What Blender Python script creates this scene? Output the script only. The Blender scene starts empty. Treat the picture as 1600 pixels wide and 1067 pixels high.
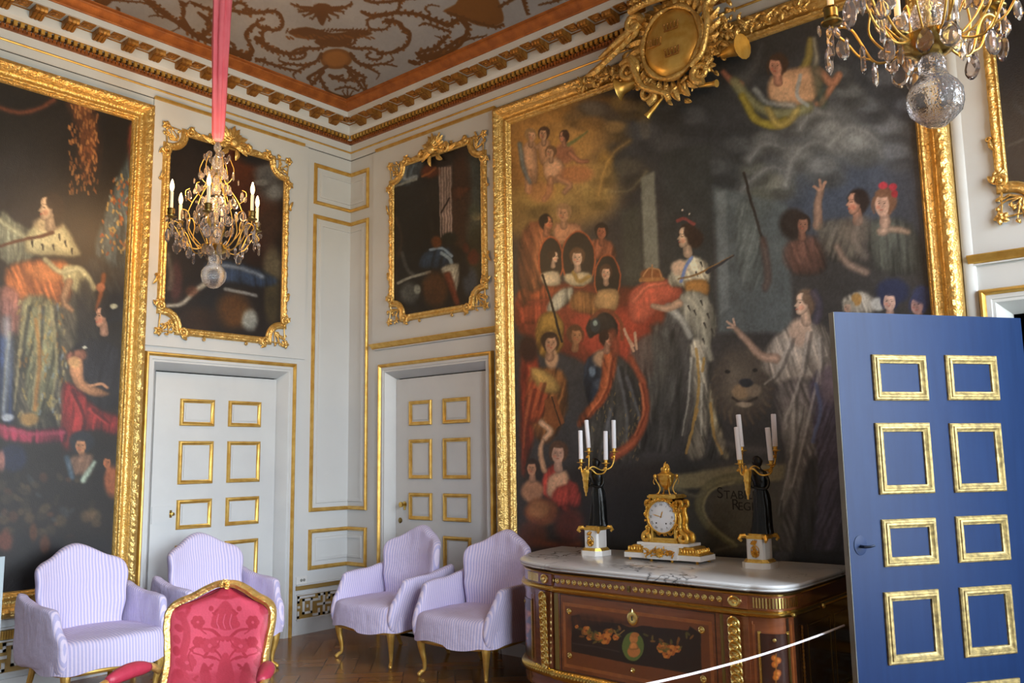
EXPOSURE = 1.55; BULB = 1.7; SKY = 9.0; CANDLE_W = 3.0
import bpy, bmesh, math, random
import numpy as np
from mathutils import Vector, Matrix
random.seed(7); RS = np.random.RandomState(11)
PI = math.pi
sc = bpy.context.scene
COL = sc.collection
# ------------------------------------------------------------------ camera
CX, CY, CH, YAW, PITCH, ROLL, FPX = 6.66439, -5.36821, 1.55, 0.70274, 0.13565, -0.0158, 1335.805
CF = np.array([-math.sin(YAW)*math.cos(PITCH), math.cos(YAW)*math.cos(PITCH), math.sin(PITCH)])
_r = np.array([math.cos(YAW), math.sin(YAW), 0.0]); _u = np.cross(_r, CF)
CR = math.cos(ROLL)*_r + math.sin(ROLL)*_u
CU = -math.sin(ROLL)*_r + math.cos(ROLL)*_u
C0 = np.array([CX, CY, CH])
def ray(px, py): return CF*FPX + CR*(px-800) - CU*(py-533.5)
def to_px(P):
    d = np.asarray(P, float)-C0; z = d@CF
    return 800+FPX*(d@CR)/z, 533.5-FPX*(d@CU)/z
def onA(px, py, d=0.0):
    r = ray(px, py); t = (-d-CY)/r[1]; q = C0+t*r; return (q[0], q[2])
def onB(px, py, d=0.0):
    r = ray(px, py); t = (d-CX)/r[0]; q = C0+t*r; return (-q[1], q[2])
def onZ(px, py, z):
    r = ray(px, py); return C0+(z-CH)/r[2]*r
cam = bpy.data.cameras.new('camera'); camo = bpy.data.objects.new('camera', cam); COL.objects.link(camo)
cam.sensor_width = 36; cam.lens = 36*FPX/1600; cam.clip_start = 0.05; cam.clip_end = 100
m = Matrix.Identity(4)
for i in range(3):
    m[i][0] = CR[i]; m[i][1] = CU[i]; m[i][2] = -CF[i]; m[i][3] = C0[i]
camo.matrix_world = m
sc.camera = camo
sc.view_settings.view_transform = 'Standard'; sc.view_settings.look = 'None'; sc.view_settings.gamma = 1
sc.view_settings.use_curve_mapping = False
sc.view_settings.exposure = EXPOSURE if 'EXPOSURE' in globals() else 0.0
sc.cycles.use_denoising = True
sc.cycles.max_bounces = 10; sc.cycles.transparent_max_bounces = 16; sc.cycles.transmission_bounces = 8
sc.cycles.diffuse_bounces = 5; sc.cycles.glossy_bounces = 4
sc.cycles.sample_clamp_indirect = 6.0
sc.cycles.caustics_reflective = False; sc.cycles.caustics_refractive = False
sc.cycles.blur_glossy = 0.5
# ------------------------------------------------------------------ materials
def lin(c):
    c = np.asarray(c, float)
    return np.where(c <= 0.04045, c/12.92, ((c+0.055)/1.055)**2.4)
def hx(h):
    return np.array([int(h[i:i+2], 16)/255 for i in (0, 2, 4)])
def L4(h):
    r = lin(hx(h)); return (float(r[0]), float(r[1]), float(r[2]), 1)
MATS = {}
class NT:
    def __init__(s, name):
        s.m = bpy.data.materials.new(name); s.m.use_nodes = True; s.t = s.m.node_tree
        s.b = s.t.nodes['Principled BSDF']; MATS[name] = s.m
    def n(s, typ, **kw):
        x = s.t.nodes.new(typ)
        for k, v in kw.items():
            if k.startswith('_'): setattr(x, k[1:], v)
            else: x.inputs[k.replace('__', ' ')].default_value = v
        return x
    def l(s, a, ao, b, bi): s.t.links.new(a.outputs[ao], b.inputs[bi])
    def set(s, **kw):
        for k, v in kw.items(): s.b.inputs[k.replace('__', ' ')].default_value = v
    def ramp(s, stops):
        r = s.t.nodes.new('ShaderNodeValToRGB'); e = r.color_ramp.elements
        while len(e) < len(stops): e.new(0.5)
        for q, (p, c) in zip(e, stops): q.position = p; q.color = c if not isinstance(c, str) else L4(c)
        return r
    def bump(s, src, out, strength=0.3, dist=0.01):
        b = s.n('ShaderNodeBump', Strength=strength, Distance=dist); s.l(src, out, b, 'Height'); s.l(b, 'Normal', s.b, 'Normal'); return b
def simple(name, h, rough=0.5, metal=0.0, noise=0.0, nscale=8, bump=0.0, bscale=60, bdist=0.004, coat=0, h2=None, detail=4):
    t = NT(name); t.set(Roughness=rough, Metallic=metal); t.b.inputs['Base Color'].default_value = L4(h)
    if coat: t.set(Coat__Weight=coat, Coat__Roughness=0.15)
    if h2 or bump:
        tc = t.n('ShaderNodeTexCoord')
    if h2:
        nz = t.n('ShaderNodeTexNoise', Scale=nscale, Detail=detail); t.l(tc, 'Object', nz, 'Vector')
        r = t.ramp([(0.35, h), (0.65, h2)]); t.l(nz, 'Fac', r, 'Fac'); t.l(r, 'Color', t.b, 'Base Color')
    if bump:
        nb = t.n('ShaderNodeTexNoise', Scale=bscale, Detail=3); t.l(tc, 'Object', nb, 'Vector'); t.bump(nb, 'Fac', bump, bdist)
    return t.m
simple('wall_paint', 'ced1d1', 0.55, h2='c7cacb', nscale=1.2, bump=0.15, bscale=14, bdist=0.006)
simple('trim_paint', 'd0d3d3', 0.5, h2='c9cccd', nscale=3, bump=0.1, bscale=20, bdist=0.004)
simple('gap_dark', '17181b', 0.8)
simple('gold_paint', 'e3bd68', 0.38, 0.7, h2='cfa04a', nscale=14, bump=0.25, bscale=45, bdist=0.003)
t = NT('carved_gold'); tc = t.n('ShaderNodeTexCoord'); nz = t.n('ShaderNodeTexNoise', Scale=30, Detail=4); t.l(tc, 'Object', nz, 'Vector'); r = t.ramp([(0.3, 'ecca80'), (0.7, 'd0a455')]); t.l(nz, 'Fac', r, 'Fac'); t.l(r, 'Color', t.b, 'Base Color'); t.set(Roughness=0.34, Metallic=0.72)
vo = t.n('ShaderNodeTexVoronoi', Scale=85, _feature='SMOOTH_F1'); t.l(tc, 'Object', vo, 'Vector'); b1 = t.bump(vo, 'Distance', 0.6, 0.007); nb = t.n('ShaderNodeTexNoise', Scale=120, Detail=3); t.l(tc, 'Object', nb, 'Vector')
b2 = t.n('ShaderNodeBump', Strength=0.5, Distance=0.005); t.l(nb, 'Fac', b2, 'Height'); t.l(b1, 'Normal', b2, 'Normal'); t.l(b2, 'Normal', t.b, 'Normal')
simple('dark_gold', 'b5813c', 0.42, 0.6, h2='8a5c28', nscale=20, bump=0.3, bscale=90, bdist=0.004)
simple('orange_gold', 'a7622a', 0.5, 0.35, h2='8b4e20', nscale=12, bump=0.4, bscale=80, bdist=0.004)
simple('bead_gold', 'a8642c', 0.45, 0.4, h2='7c4620', nscale=40, bump=0.3, bscale=90)
simple('ormolu', 'f6cd6c', 0.3, 0.78, h2='e3ab42', nscale=40, bump=0.5, bscale=150, bdist=0.003)
simple('brass', 'd3b566', 0.25, 1.0, bump=0.1, bscale=90, bdist=0.002)
simple('old_brass', '8d7a48', 0.3, 1.0, bump=0.1, bscale=90, bdist=0.002)
simple('black_bronze', '0f1010', 0.33, 0.3, bump=0.4, bscale=70, bdist=0.003)
simple('white_marble', 'f1f0ee', 0.25)
simple('enamel_white', 'eef1f6', 0.12, coat=1.0)
simple('ink', '1b1d22', 0.5)
simple('candle_wax', 'f0eef2', 0.5)
simple('ivory_wax', 'f2e6c8', 0.5)
simple('rope_white', 'efe9ef', 0.7)
simple('pink_silk', 'e8798a', 0.5, h2='de6a7e', nscale=5, bump=0.2, bscale=30)
simple('chrome', 'aeb4bb', 0.2, 1.0)
simple('dark_iron', '2a3140', 0.4, 0.6)
simple('door_edge', '8d8f88', 0.6, h2='7d7f79', nscale=6, bump=0.2, bscale=40)
simple('door_gold', 'cdb678', 0.5, 0.35, h2='8d7c50', nscale=38, bump=0.5, bscale=70, bdist=0.003)
simple('red_silk_dark', 'a82f45', 0.45, h2='9c2a3f', nscale=30, bump=0.2, bscale=200)
simple('stand_panel', '5f747f', 0.4)
simple('stand_edge', '9aa7ad', 0.5)
simple('key_gold', '9c7f45', 0.5, 0.1)
simple('pale_brass', 'ecd488', 0.24, 1.0)
simple('socket_white', 'd9dad8', 0.4)
simple('black_wood', '15110e', 0.4)
simple('veneer_gold_strip', '9a5a2c', 0.28, h2='8a4c22', nscale=25, coat=0.6)
simple('olive_strip', '6e5a22', 0.3, coat=0.5)
simple('marquetry_dark', '2a1510', 0.25, coat=0.6)
simple('glow_glass_brown', '5a2c10', 0.2)
# blue door paint: brushed
t = NT('blue_paint'); tc = t.n('ShaderNodeTexCoord'); mp = t.n('ShaderNodeMapping'); mp.inputs['Scale'].default_value = (9, 9, 0.8)
t.l(tc, 'Object', mp, 'Vector'); nz = t.n('ShaderNodeTexNoise', Scale=3, Detail=5); t.l(mp, 'Vector', nz, 'Vector')
r = t.ramp([(0.3, '132b54'), (0.7, '17315c')]); t.l(nz, 'Fac', r, 'Fac'); t.l(r, 'Color', t.b, 'Base Color'); t.set(Roughness=0.4, Specular__IOR__Level=0.22)
t.bump(nz, 'Fac', 0.12, 0.004)
# mahogany
def wood(name, c1, c2, rough=0.25, coat=0.7, sc_=(1, 1, 9), s=3):
    t = NT(name); tc = t.n('ShaderNodeTexCoord'); mp = t.n('ShaderNodeMapping'); mp.inputs['Scale'].default_value = sc_
    t.l(tc, 'Object', mp, 'Vector'); nz = t.n('ShaderNodeTexNoise', Scale=s, Detail=6, Distortion=0.6); t.l(mp, 'Vector', nz, 'Vector')
    r = t.ramp([(0.3, c1), (0.7, c2)]); t.l(nz, 'Fac', r, 'Fac'); t.l(r, 'Color', t.b, 'Base Color')
    t.set(Roughness=rough, Coat__Weight=coat, Coat__Roughness=0.12); return t
wood('mahogany', '6b3a1e', '84492a', sc_=(1.5, 1.5, 10))
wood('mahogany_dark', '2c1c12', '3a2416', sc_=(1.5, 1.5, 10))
wood('marquetry_wood', '7a4522', '5c3018', sc_=(1.5, 1.5, 14))
# grey veined marble top
t = NT('veined_marble'); tc = t.n('ShaderNodeTexCoord')
nz = t.n('ShaderNodeTexNoise', Scale=2.2, Detail=6, Distortion=1.5); t.l(tc, 'Object', nz, 'Vector')
mx = t.n('ShaderNodeMixRGB', Fac=0.55); t.l(tc, 'Object', mx, 'Color1'); t.l(nz, 'Color', mx, 'Color2')
vo = t.n('ShaderNodeTexVoronoi', Scale=3.0, _feature='DISTANCE_TO_EDGE'); t.l(mx, 'Color', vo, 'Vector')
r1 = t.ramp([(0.0, '3a3c40'), (0.012, 'a8aaac'), (0.04, 'd6d7d8')]); t.l(vo, 'Distance', r1, 'Fac')
nz2 = t.n('ShaderNodeTexNoise', Scale=1.6, Detail=5); t.l(tc, 'Object', nz2, 'Vector')
r2 = t.ramp([(0.42, (0, 0, 0, 1)), (0.58, (1, 1, 1, 1))]); t.l(nz2, 'Fac', r2, 'Fac')
m2 = t.n('ShaderNodeMixRGB', Color1=L4('cfd0d1')); t.l(r2, 'Color', m2, 'Fac'); t.l(r1, 'Color', m2, 'Color2')
t.l(m2, 'Color', t.b, 'Base Color'); t.set(Roughness=0.17)
# striped linen (stripes follow the vertex attribute "stripe", in metres)
t = NT('striped_linen'); at = t.n('ShaderNodeAttribute', _attribute_name='stripe')
mm = t.n('ShaderNodeMath', _operation='MULTIPLY'); mm.inputs[1].default_value = 1/0.021; t.l(at, 'Fac', mm, 0)
fr = t.n('ShaderNodeMath', _operation='FRACT'); t.l(mm, 'Value', fr, 0)
r = t.ramp([(0.0, 'e4d9ef'), (0.40, 'e4d8ee'), (0.5, 'bdb8e0'), (0.9, 'c2bce2')]); t.l(fr, 'Value', r, 'Fac')
t.l(r, 'Color', t.b, 'Base Color'); t.set(Roughness=0.85)
tc = t.n('ShaderNodeTexCoord'); nb = t.n('ShaderNodeTexNoise', Scale=14, Detail=5); t.l(tc, 'Object', nb, 'Vector'); t.bump(nb, 'Fac', 0.55, 0.02)
# vertex painted surfaces
def vpaint(name, rough, bump, bscale, coat=0.0, metal=0):
    t = NT(name); at = t.n('ShaderNodeAttribute', _attribute_name='Col'); t.l(at, 'Color', t.b, 'Base Color'); t.set(Roughness=rough, Metallic=metal)
    if coat: t.set(Coat__Weight=coat, Coat__Roughness=0.2)
    tc = t.n('ShaderNodeTexCoord'); nb = t.n('ShaderNodeTexNoise', Scale=bscale, Detail=4); t.l(tc, 'Object', nb, 'Vector'); t.bump(nb, 'Fac', bump, 0.004)
    return t.m
vpaint('oil_canvas', 0.42, 0.35, 130)
vpaint('ceiling_painted', 0.7, 0.1, 30)
vpaint('damask', 0.5, 0.15, 200)
vpaint('marquetry', 0.28, 0.03, 50, coat=0.6)
# oak parquet
t = NT('parquet'); tc = t.n('ShaderNodeTexCoord'); mp = t.n('ShaderNodeMapping'); mp.inputs['Rotation'].default_value = (0, 0, PI/4)
t.l(tc, 'Object', mp, 'Vector'); ck = t.n('ShaderNodeTexChecker', Scale=1.6); t.l(mp, 'Vector', ck, 'Vector')
wv = []
for rot in (0, PI/2):
    m2 = t.n('ShaderNodeMapping'); m2.inputs['Rotation'].default_value = (0, 0, PI/4+rot); m2.inputs['Scale'].default_value = (1, 1, 1)
    t.l(tc, 'Object', m2, 'Vector'); br = t.n('ShaderNodeTexBrick', Scale=1.0, Color1=L4('9c6a3a'), Color2=L4('7e522b'), Mortar=L4('382414'))
    br.inputs['Mortar Size'].default_value = 0.004; br.inputs['Brick Width'].default_value = 0.625; br.inputs['Row Height'].default_value = 0.125
    t.l(m2, 'Vector', br, 'Vector'); wv.append(br)
mx = t.n('ShaderNodeMixRGB'); t.l(ck, 'Fac', mx, 'Fac'); t.l(wv[0], 'Color', mx, 'Color1'); t.l(wv[1], 'Color', mx, 'Color2')
nz = t.n('ShaderNodeTexNoise', Scale=5, Detail=6); t.l(tc, 'Object', nz, 'Vector')
m3 = t.n('ShaderNodeMixRGB', _blend_type='MULTIPLY', Fac=0.35); t.l(mx, 'Color', m3, 'Color1'); t.l(nz, 'Color', m3, 'Color2')
t.l(m3, 'Color', t.b, 'Base Color'); t.set(Roughness=0.22)
# glass
t = NT('crystal'); t.set(Roughness=0.03, IOR=1.5, Transmission__Weight=0.93); t.b.inputs['Base Color'].default_value = (1.0, 0.93, 0.93, 1)
t = NT('cut_glass'); t.set(Roughness=0.05, IOR=1.45, Transmission__Weight=0.90); t.b.inputs['Base Color'].default_value = (0.98, 0.96, 0.98, 1); tc = t.n('ShaderNodeTexCoord'); vo = t.n('ShaderNodeTexVoronoi', Scale=75); t.l(tc, 'Object', vo, 'Vector'); t.bump(vo, 'Distance', 0.5, 0.006)
t = NT('window_glass'); tr = t.n('ShaderNodeBsdfTransparent'); gl = t.n('ShaderNodeBsdfGlossy', Roughness=0.02); fz = t.n('ShaderNodeFresnel', IOR=1.45)
mxs = t.n('ShaderNodeMixShader'); t.l(fz, 'Fac', mxs, 0); t.l(tr, 'BSDF', mxs, 1); t.l(gl, 'BSDF', mxs, 2); t.l(mxs, 'Shader', t.t.nodes['Material Output'], 'Surface')
t = NT('flame_bulb'); t.b.inputs['Base Color'].default_value = (1, .8, .5, 1); t.b.inputs['Emission Color'].default_value = (1.0, 0.62, 0.25, 1); t.set(Emission__Strength=BULB if 'BULB' in globals() else 14.0)
# ------------------------------------------------------------------ mesh builder
class MB:
    def __init__(s): s.v = []; s.f = []
    def add(s, vs, fs):
        o = len(s.v); s.v += [tuple(map(float, p)) for p in vs]; s.f += [tuple(i+o for i in f) for f in fs]; return s
    def box(s, x0, y0, z0, x1, y1, z1, M=None):
        vs = [(x, y, z) for x in (x0, x1) for y in (y0, y1) for z in (z0, z1)]
        if M: vs = [M(*p) for p in vs]
        return s.add(vs, [(0, 1, 3, 2), (4, 6, 7, 5), (0, 4, 5, 1), (2, 3, 7, 6), (0, 2, 6, 4), (1, 5, 7, 3)])
    def grid(s, fn, nu, nv, cu=False, cv=False):
        o = len(s.v)
        for i in range(nu):
            for j in range(nv): s.v.append(tuple(map(float, fn(i, j))))
        for i in range(nu if cu else nu-1):
            for j in range(nv if cv else nv-1):
                a = o+i*nv+j; b = o+((i+1) % nu)*nv+j; c = o+((i+1) % nu)*nv+(j+1) % nv; d = o+i*nv+(j+1) % nv
                s.f.append((a, b, c, d))
        return s
    def cap(s, pts):
        o = len(s.v); s.v += [tuple(map(float, p)) for p in pts]; s.f.append(tuple(range(o, o+len(pts)))); return s
    def lathe(s, prof, c=(0, 0, 0), n=16, M=None, flute=0, fa=0.0):
        def fn(i, j):
            r, z = prof[j]; a = 2*PI*i/n
            if flute: r = r*(1+fa*math.cos(flute*a))
            p = (c[0]+r*math.cos(a), c[1]+r*math.sin(a), c[2]+z)
            return M(*p) if M else p
        s.grid(fn, n, len(prof), cu=True)
        for j, rev in ((0, True), (len(prof)-1, False)):
            if prof[j][0] > 1e-4: s.cap([fn(i, j) for i in (range(n-1, -1, -1) if rev else range(n))])
        return s
    def tube(s, pts, r, n=8, closed=False, cap=True, flat=1.0):
        pts = [Vector(p) for p in pts]; N = len(pts)
        rs = r if isinstance(r, (list, tuple)) else [r]*N
        T = []
        for i in range(N):
            a = pts[(i-1) % N] if (closed or i > 0) else pts[i]; b = pts[(i+1) % N] if (closed or i < N-1) else pts[i]
            d = b-a; T.append(d.normalized() if d.length > 1e-9 else Vector((0, 0, 1)))
        up = Vector((0, 0, 1)) if abs(T[0].z) < 0.9 else Vector((1, 0, 0))
        nrm = (up-T[0]*up.dot(T[0])).normalized(); fr = []
        for i in range(N):
            nrm = nrm-T[i]*nrm.dot(T[i])
            nrm = nrm.normalized() if nrm.length > 1e-6 else T[i].orthogonal().normalized()
            fr.append((nrm.copy(), T[i].cross(nrm)))
        s.grid(lambda i, j: pts[i]+(fr[i][0]*math.cos(2*PI*j/n)+fr[i][1]*flat*math.sin(2*PI*j/n))*rs[i], N, n, cu=closed, cv=True)
        if cap and not closed:
            for i in (0, N-1): s.cap([pts[i]+(fr[i][0]*math.cos(2*PI*j/n)+fr[i][1]*flat*math.sin(2*PI*j/n))*rs[i] for j in range(n)])
        return s
    def ball(s, c, r, nu=12, nv=8, M=None):
        rx, ry, rz = (r, r, r) if not isinstance(r, (tuple, list)) else r
        def fn(i, j):
            a = 2*PI*i/nu; b = -PI/2+PI*j/(nv-1)
            p = (c[0]+rx*math.cos(b)*math.cos(a), c[1]+ry*math.cos(b)*math.sin(a), c[2]+rz*math.sin(b))
            return M(*p) if M else p
        return s.grid(fn, nu, nv, cu=True)
    def prism(s, poly, f0, f1):
        n = len(poly); a = [f0(*p) for p in poly]; b = [f1(*p) for p in poly]
        return s.add(a+b, [tuple(range(n))[::-1], tuple(range(n, 2*n))]+[(i, (i+1) % n, n+(i+1) % n, n+i) for i in range(n)])
    def build(s, name, mat, parent=None, loc=None, sharp=35, **kw):
        me = bpy.data.meshes.new(name); me.from_pydata(s.v, [], s.f)
        bm = bmesh.new(); bm.from_mesh(me)
        bmesh.ops.remove_doubles(bm, verts=bm.verts, dist=kw.get('merge', 1e-5))
        bmesh.ops.recalc_face_normals(bm, faces=bm.faces); bm.to_mesh(me); bm.free()
        me.polygons.foreach_set('use_smooth', [True]*len(me.polygons)); me.set_sharp_from_angle(angle=math.radians(sharp))
        me.materials.append(MATS[mat]); o = bpy.data.objects.new(name, me); COL.objects.link(o)
        if parent: o.parent = parent
        if loc: o.location = loc
        return o
def structure(o): o['kind'] = 'structure'; return o
def thing(name, label, cat, loc=(0, 0, 0), rz=0.0, group=None):
    o = bpy.data.objects.new(name, None); COL.objects.link(o); o.location = loc; o.rotation_euler = (0, 0, rz); o.empty_display_size = 0.1
    return tag(o, label, cat, group)
def tag(o, label, cat, group=None):
    o['label'] = label; o['category'] = cat
    if group: o['group'] = group
    return o
def copy_tree(o, parent=None):
    c = o.copy(); COL.objects.link(c)
    if parent: c.parent = parent
    for ch in o.children: copy_tree(ch, c)
    return c
def smooth_path(pts, k=6, closed=False):
    pts = [np.array(p, float) for p in pts]; n = len(pts); out = []
    rng = range(n) if closed else range(n-1)
    for i in rng:
        p0 = pts[(i-1) % n] if (closed or i > 0) else 2*pts[0]-pts[1]; p1 = pts[i]; p2 = pts[(i+1) % n]
        p3 = pts[(i+2) % n] if (closed or i+2 < n) else 2*p2-p1
        for q in range(k):
            t = q/k; out.append(0.5*((2*p1)+(-p0+p2)*t+(2*p0-5*p1+4*p2-p3)*t*t+(-p0+3*p1-3*p2+p3)*t**3))
    if not closed: out.append(pts[-1])
    return [tuple(p) for p in out]
# wall frames: (s, z, d) -> world ; s along the wall from the far corner, d out of the wall
def WA(s, z, d): return (s, -d, z)
def WB(s, z, d): return (d, -s, z)
def WC(s, z, d): return (RX-d, -s, z)
def WD(s, z, d): return (s, RY+d, z)
RX, RY, RZ = 7.6, -7.7, 5.03
def sweep(mb, path, prof, W, closed=True, orn=None):
    """profile [(a,d)] swept along a planar path [(s,z)]; a = offset to the left of travel"""
    P = [Vector(p) for p in path]; n = len(P); mit = []
    for i in range(n):
        e0 = (P[i]-P[i-1]).normalized() if (closed or i > 0) else None
        e1 = (P[(i+1) % n]-P[i]).normalized() if (closed or i < n-1) else None
        if e0 is None: e0 = e1
        if e1 is None: e1 = e0
        n0 = Vector((-e0.y, e0.x)); n1 = Vector((-e1.y, e1.x)); b = n0+n1
        b = b/max(1e-6, b.dot(n0)) if b.length > 1e-6 else n0
        if b.length > 3: b = b.normalized()*3
        mit.append(b)
    def fn(i, j):
        a, d = prof[j]
        if orn: d = d+orn(i, j)
        q = P[i]+mit[i]*a; return W(q.x, q.y, d)
    mb.grid(fn, n, len(prof), cu=closed)
    if not closed:
        for i in (0, n-1): mb.cap([fn(i, j) for j in range(len(prof))])
    return mb
def rect(s0, z0, s1, z1): return [(s0, z0), (s1, z0), (s1, z1), (s0, z1)]
GM = [(0, 0), (0, 0.012), (0.006, 0.022), (0.016, 0.024), (0.026, 0.014), (0.032, 0.012), (0.034, 0)]
def gprof(w, d): return [(a/0.034*w, b/0.024*d) for a, b in GM]
def shift(prof, o): return [(a, d+o) for a, d in prof]
# ================================================================== THE ROOM
def ident(a, b, c): return (a, b, c)
def wall_with_holes(name, W, length, holes, thick=0.35, z1=5.25):
    mb = MB(); s = -0.35 if name in ('wall_back', 'wall_front') else 0.0
    holes = sorted(holes); e = length+(0.35 if name in ('wall_back', 'wall_front') else 0)
    def bx(a, b, za, zb):
        if b > a and zb > za: mb.box(a, za, -thick, b, zb, 0, M=W)
    for (a, b, za, zb) in holes:
        bx(s, a, -0.2, z1); bx(a, b, -0.2, za); bx(a, b, zb, z1); s = b
    bx(s, e, -0.2, z1)
    return structure(mb.build(name, 'wall_paint', merge=1e-6))
wall_with_holes('wall_back', WA, RX, [(0.55, 1.84, 0, 2.38), (5.69, 6.97, 0, 2.38)])
wall_with_holes('wall_left', WB, -RY, [(0.71, 2.0, 0, 2.38)])
WIN = [(0.45, 1.95, 0.5, 4.1), (3.1, 4.6, 0.5, 4.1), (5.75, 7.25, 0.5, 4.1)]
wall_with_holes('wall_right', WC, -RY, WIN)
wall_with_holes('wall_front', WD, RX, [])
structure(MB().box(-0.35, RY-0.35, -0.2, RX+0.35, 0.35, 0).build('floor', 'parquet'))
# room beyond the open door: floor and dark walls
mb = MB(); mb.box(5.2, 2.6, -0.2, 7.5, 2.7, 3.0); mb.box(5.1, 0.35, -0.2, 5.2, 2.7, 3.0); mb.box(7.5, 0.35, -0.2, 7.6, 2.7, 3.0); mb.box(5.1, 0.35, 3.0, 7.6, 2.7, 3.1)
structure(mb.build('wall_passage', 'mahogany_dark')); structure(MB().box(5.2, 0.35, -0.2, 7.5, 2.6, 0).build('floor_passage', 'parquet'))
# windows: casing, mullions, panes
for k, (a, b, za, zb) in enumerate(WIN):
    mb = MB(); w = 0.06
    for q in ((a, a+w, za, zb), (b-w, b, za, zb), (a, b, za, za+w), (a, b, zb-w, zb), ((a+b)/2-0.035, (a+b)/2+0.035, za, zb)):
        mb.box(q[0], q[2], -0.22, q[1], q[3], -0.14, M=WC)
    for i in range(1, 6):
        z = za+(zb-za)*i/6; mb.box(a, z-0.015, -0.20, b, z+0.015, -0.16, M=WC)
    f = structure(mb.build('window_%d' % (k+1), 'trim_paint'))
    MB().box(a+0.02, za+0.02, -0.185, b-0.02, zb-0.02, -0.18, M=WC).build('pane', 'window_glass', f)
# ------------------------------------------------------------ cornice
PL = [(0, RY), (RX, RY), (RX, 0), (0, 0)]
NTRIM = [0]
def trim(mb, mat, **kw):
    NTRIM[0] += 1; return structure(mb.build('trim_%d' % NTRIM[0], mat, **kw))
trim(sweep(MB(), PL, [(0, 4.583), (.012, 4.59), (.014, 4.647), (.014, 4.668), (.018, 4.735), (.05, 4.765), (.055, 4.80), (.09, 4.803), (.11, 4.82), (.115, 4.83), (.115, 4.905), (.258, 4.905), (.258, 4.956), (.262, 5.04), (0, 5.04)], ident), 'trim_paint')
trim(sweep(MB(), PL, [(.01, 4.650), (.022, 4.652), (.025, 4.659), (.022, 4.666), (.01, 4.668)], ident), 'gold_paint')
trim(sweep(MB(), PL, [(.25, 4.956), (.268, 4.957), (.272, 4.966), (.29, 4.975), (.315, 5.0), (.328, 5.008), (.332, 5.018), (.356, 5.024), (.36, 5.04), (.25, 5.04)], ident), 'orange_gold')
# bead row with little upright lips, along the two walls in view
def along(W, L, step, off=0.0):
    n = int((L-off)/step); return [off+step*(i+0.5) for i in range(n)]
for W, L in ((WA, RX), (WB, -RY)):
    mb = MB()
    for s in along(W, L, 0.030, 0.045): mb.box(s-0.011, 4.738, .012, s+0.011, 4.764, .058, M=W)
    sweepbox = mb.box(0.02, 4.7365, .012, L-0.02, 4.7655, .047, M=W)
    trim(mb, 'bead_gold')
    mb = MB()
    for s in along(W, L, 0.0475, 0.085):
        mb.box(s-0.016, 4.768, .05, s+0.010, 4.800, .082, M=W)
    trim(mb, 'gold_paint')
    mb = MB(); mb.box(.09, 4.766, .04, L-.09, 4.803, .058, M=W); trim(mb, 'mahogany_dark')
    mb = MB(); mb.box(.09, 4.8015, .05, L-.09, 4.807, .088, M=W); trim(mb, 'gold_paint')
# modillion brackets and the rosettes between them
def modillion_mb():
    mb = MB(); w = 0.042
    prof = [(.112, 4.906), (.112, 4.846), (.135, 4.842), (.165, 4.852), (.19, 4.866), (.215, 4.86), (.235, 4.868), (.243, 4.885), (.24, 4.906)]
    for sgn, ww, e in ((1, w, 0),):
        n = len(prof)
        vs = [(-ww, z, d) for d, z in prof]+[(ww, z, d) for d, z in prof]
        mb.add(vs, [tuple(range(n)), tuple(range(2*n-1, n-1, -1))]+[(i, i+1, n+i+1, n+i) for i in range(n-1)]+[(n-1, 0, n, 2*n-1)])
    for sx in (-0.028, 0, 0.028):
        mb.add([(sx+a, z-0.004, d+0.004) for a in (-.009, .009) for d, z in prof[1:-1]], [(i, i+1, 7+i+1, 7+i) for i in range(6)])
    return mb
base = modillion_mb()
ros = MB(); ros.lathe([(0.0, -0.012), (0.012, -0.012), (0.018, -0.004), (0.028, -0.002), (0.034, -0.012), (0.04, -0.012), (0.043, 0.002)], n=14)
for W, L in ((WA, RX), (WB, -RY)):
    holder = trim(MB().box(0.118, 4.895, .113, L-0.118, 4.9065, .118, M=W), 'dark_gold')
    me = bpy.data.meshes.new('m')
    def put(bmb, s, mp, name, mat, cache={}):
        m2 = MB(); m2.v = [mp(s, *v) for v in bmb.v]; m2.f = bmb.f
        return m2.build(name, mat, holder, merge=1e-7)
    ss = [0.335+0.2285*i for i in range(int((min(L, 5.6)-0.33)/0.2285))]
    first = {}
    for i, s in enumerate(ss):
        for nm, bmb, ds, mat in (('modillion', base, 0, 'dark_gold'), ('rosette', ros, -0.114, 'dark_gold')):
            if nm not in first:
                mp = (lambda s_, a, z, d: W(a, z, d)) if nm == 'modillion' else (lambda s_, a, z, d: W(a, 4.905+d, .2+z))
                first[nm] = o = put(bmb, 0, mp, nm, mat)
            else:
                o = first[nm].copy(); COL.objects.link(o); o.parent = holder
            o.location = Vector(W(s+ds, 0, 0))
    mb = MB()
    for s in ss: mb.box(s-0.114-0.047, 4.898, .145, s-0.114+0.047, 4.9062, .25, M=W)
    mb.build('coffer_backing', 'dark_gold', holder)
# ------------------------------------------------------------ panels, mouldings
def gold_rect(W, s0, z0, s1, z1, w=0.034, d=0.024, base=0.0, mat='gold_paint'):
    return trim(sweep(MB(), rect(s0, z0, s1, z1), shift(gprof(w, d), base), W), mat)
# wide over-door panels standing slightly proud
for W, s0, s1, zt in ((WA, .36, 1.985, 4.57), (WA, 5.56, 7.15, 4.57), (WB, .53, 2.09, 4.575)):
    zb = 2.655 if W is WA else 2.50
    trim(MB().box(s0+0.005, zb, 0, s1, zt, 0.016, M=W), 'wall_paint')
    trim(MB().box(s0+0.06, zt-0.004, 0.004, s1-0.0, zt+0.02, 0.04, M=W), 'gold_paint')
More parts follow.
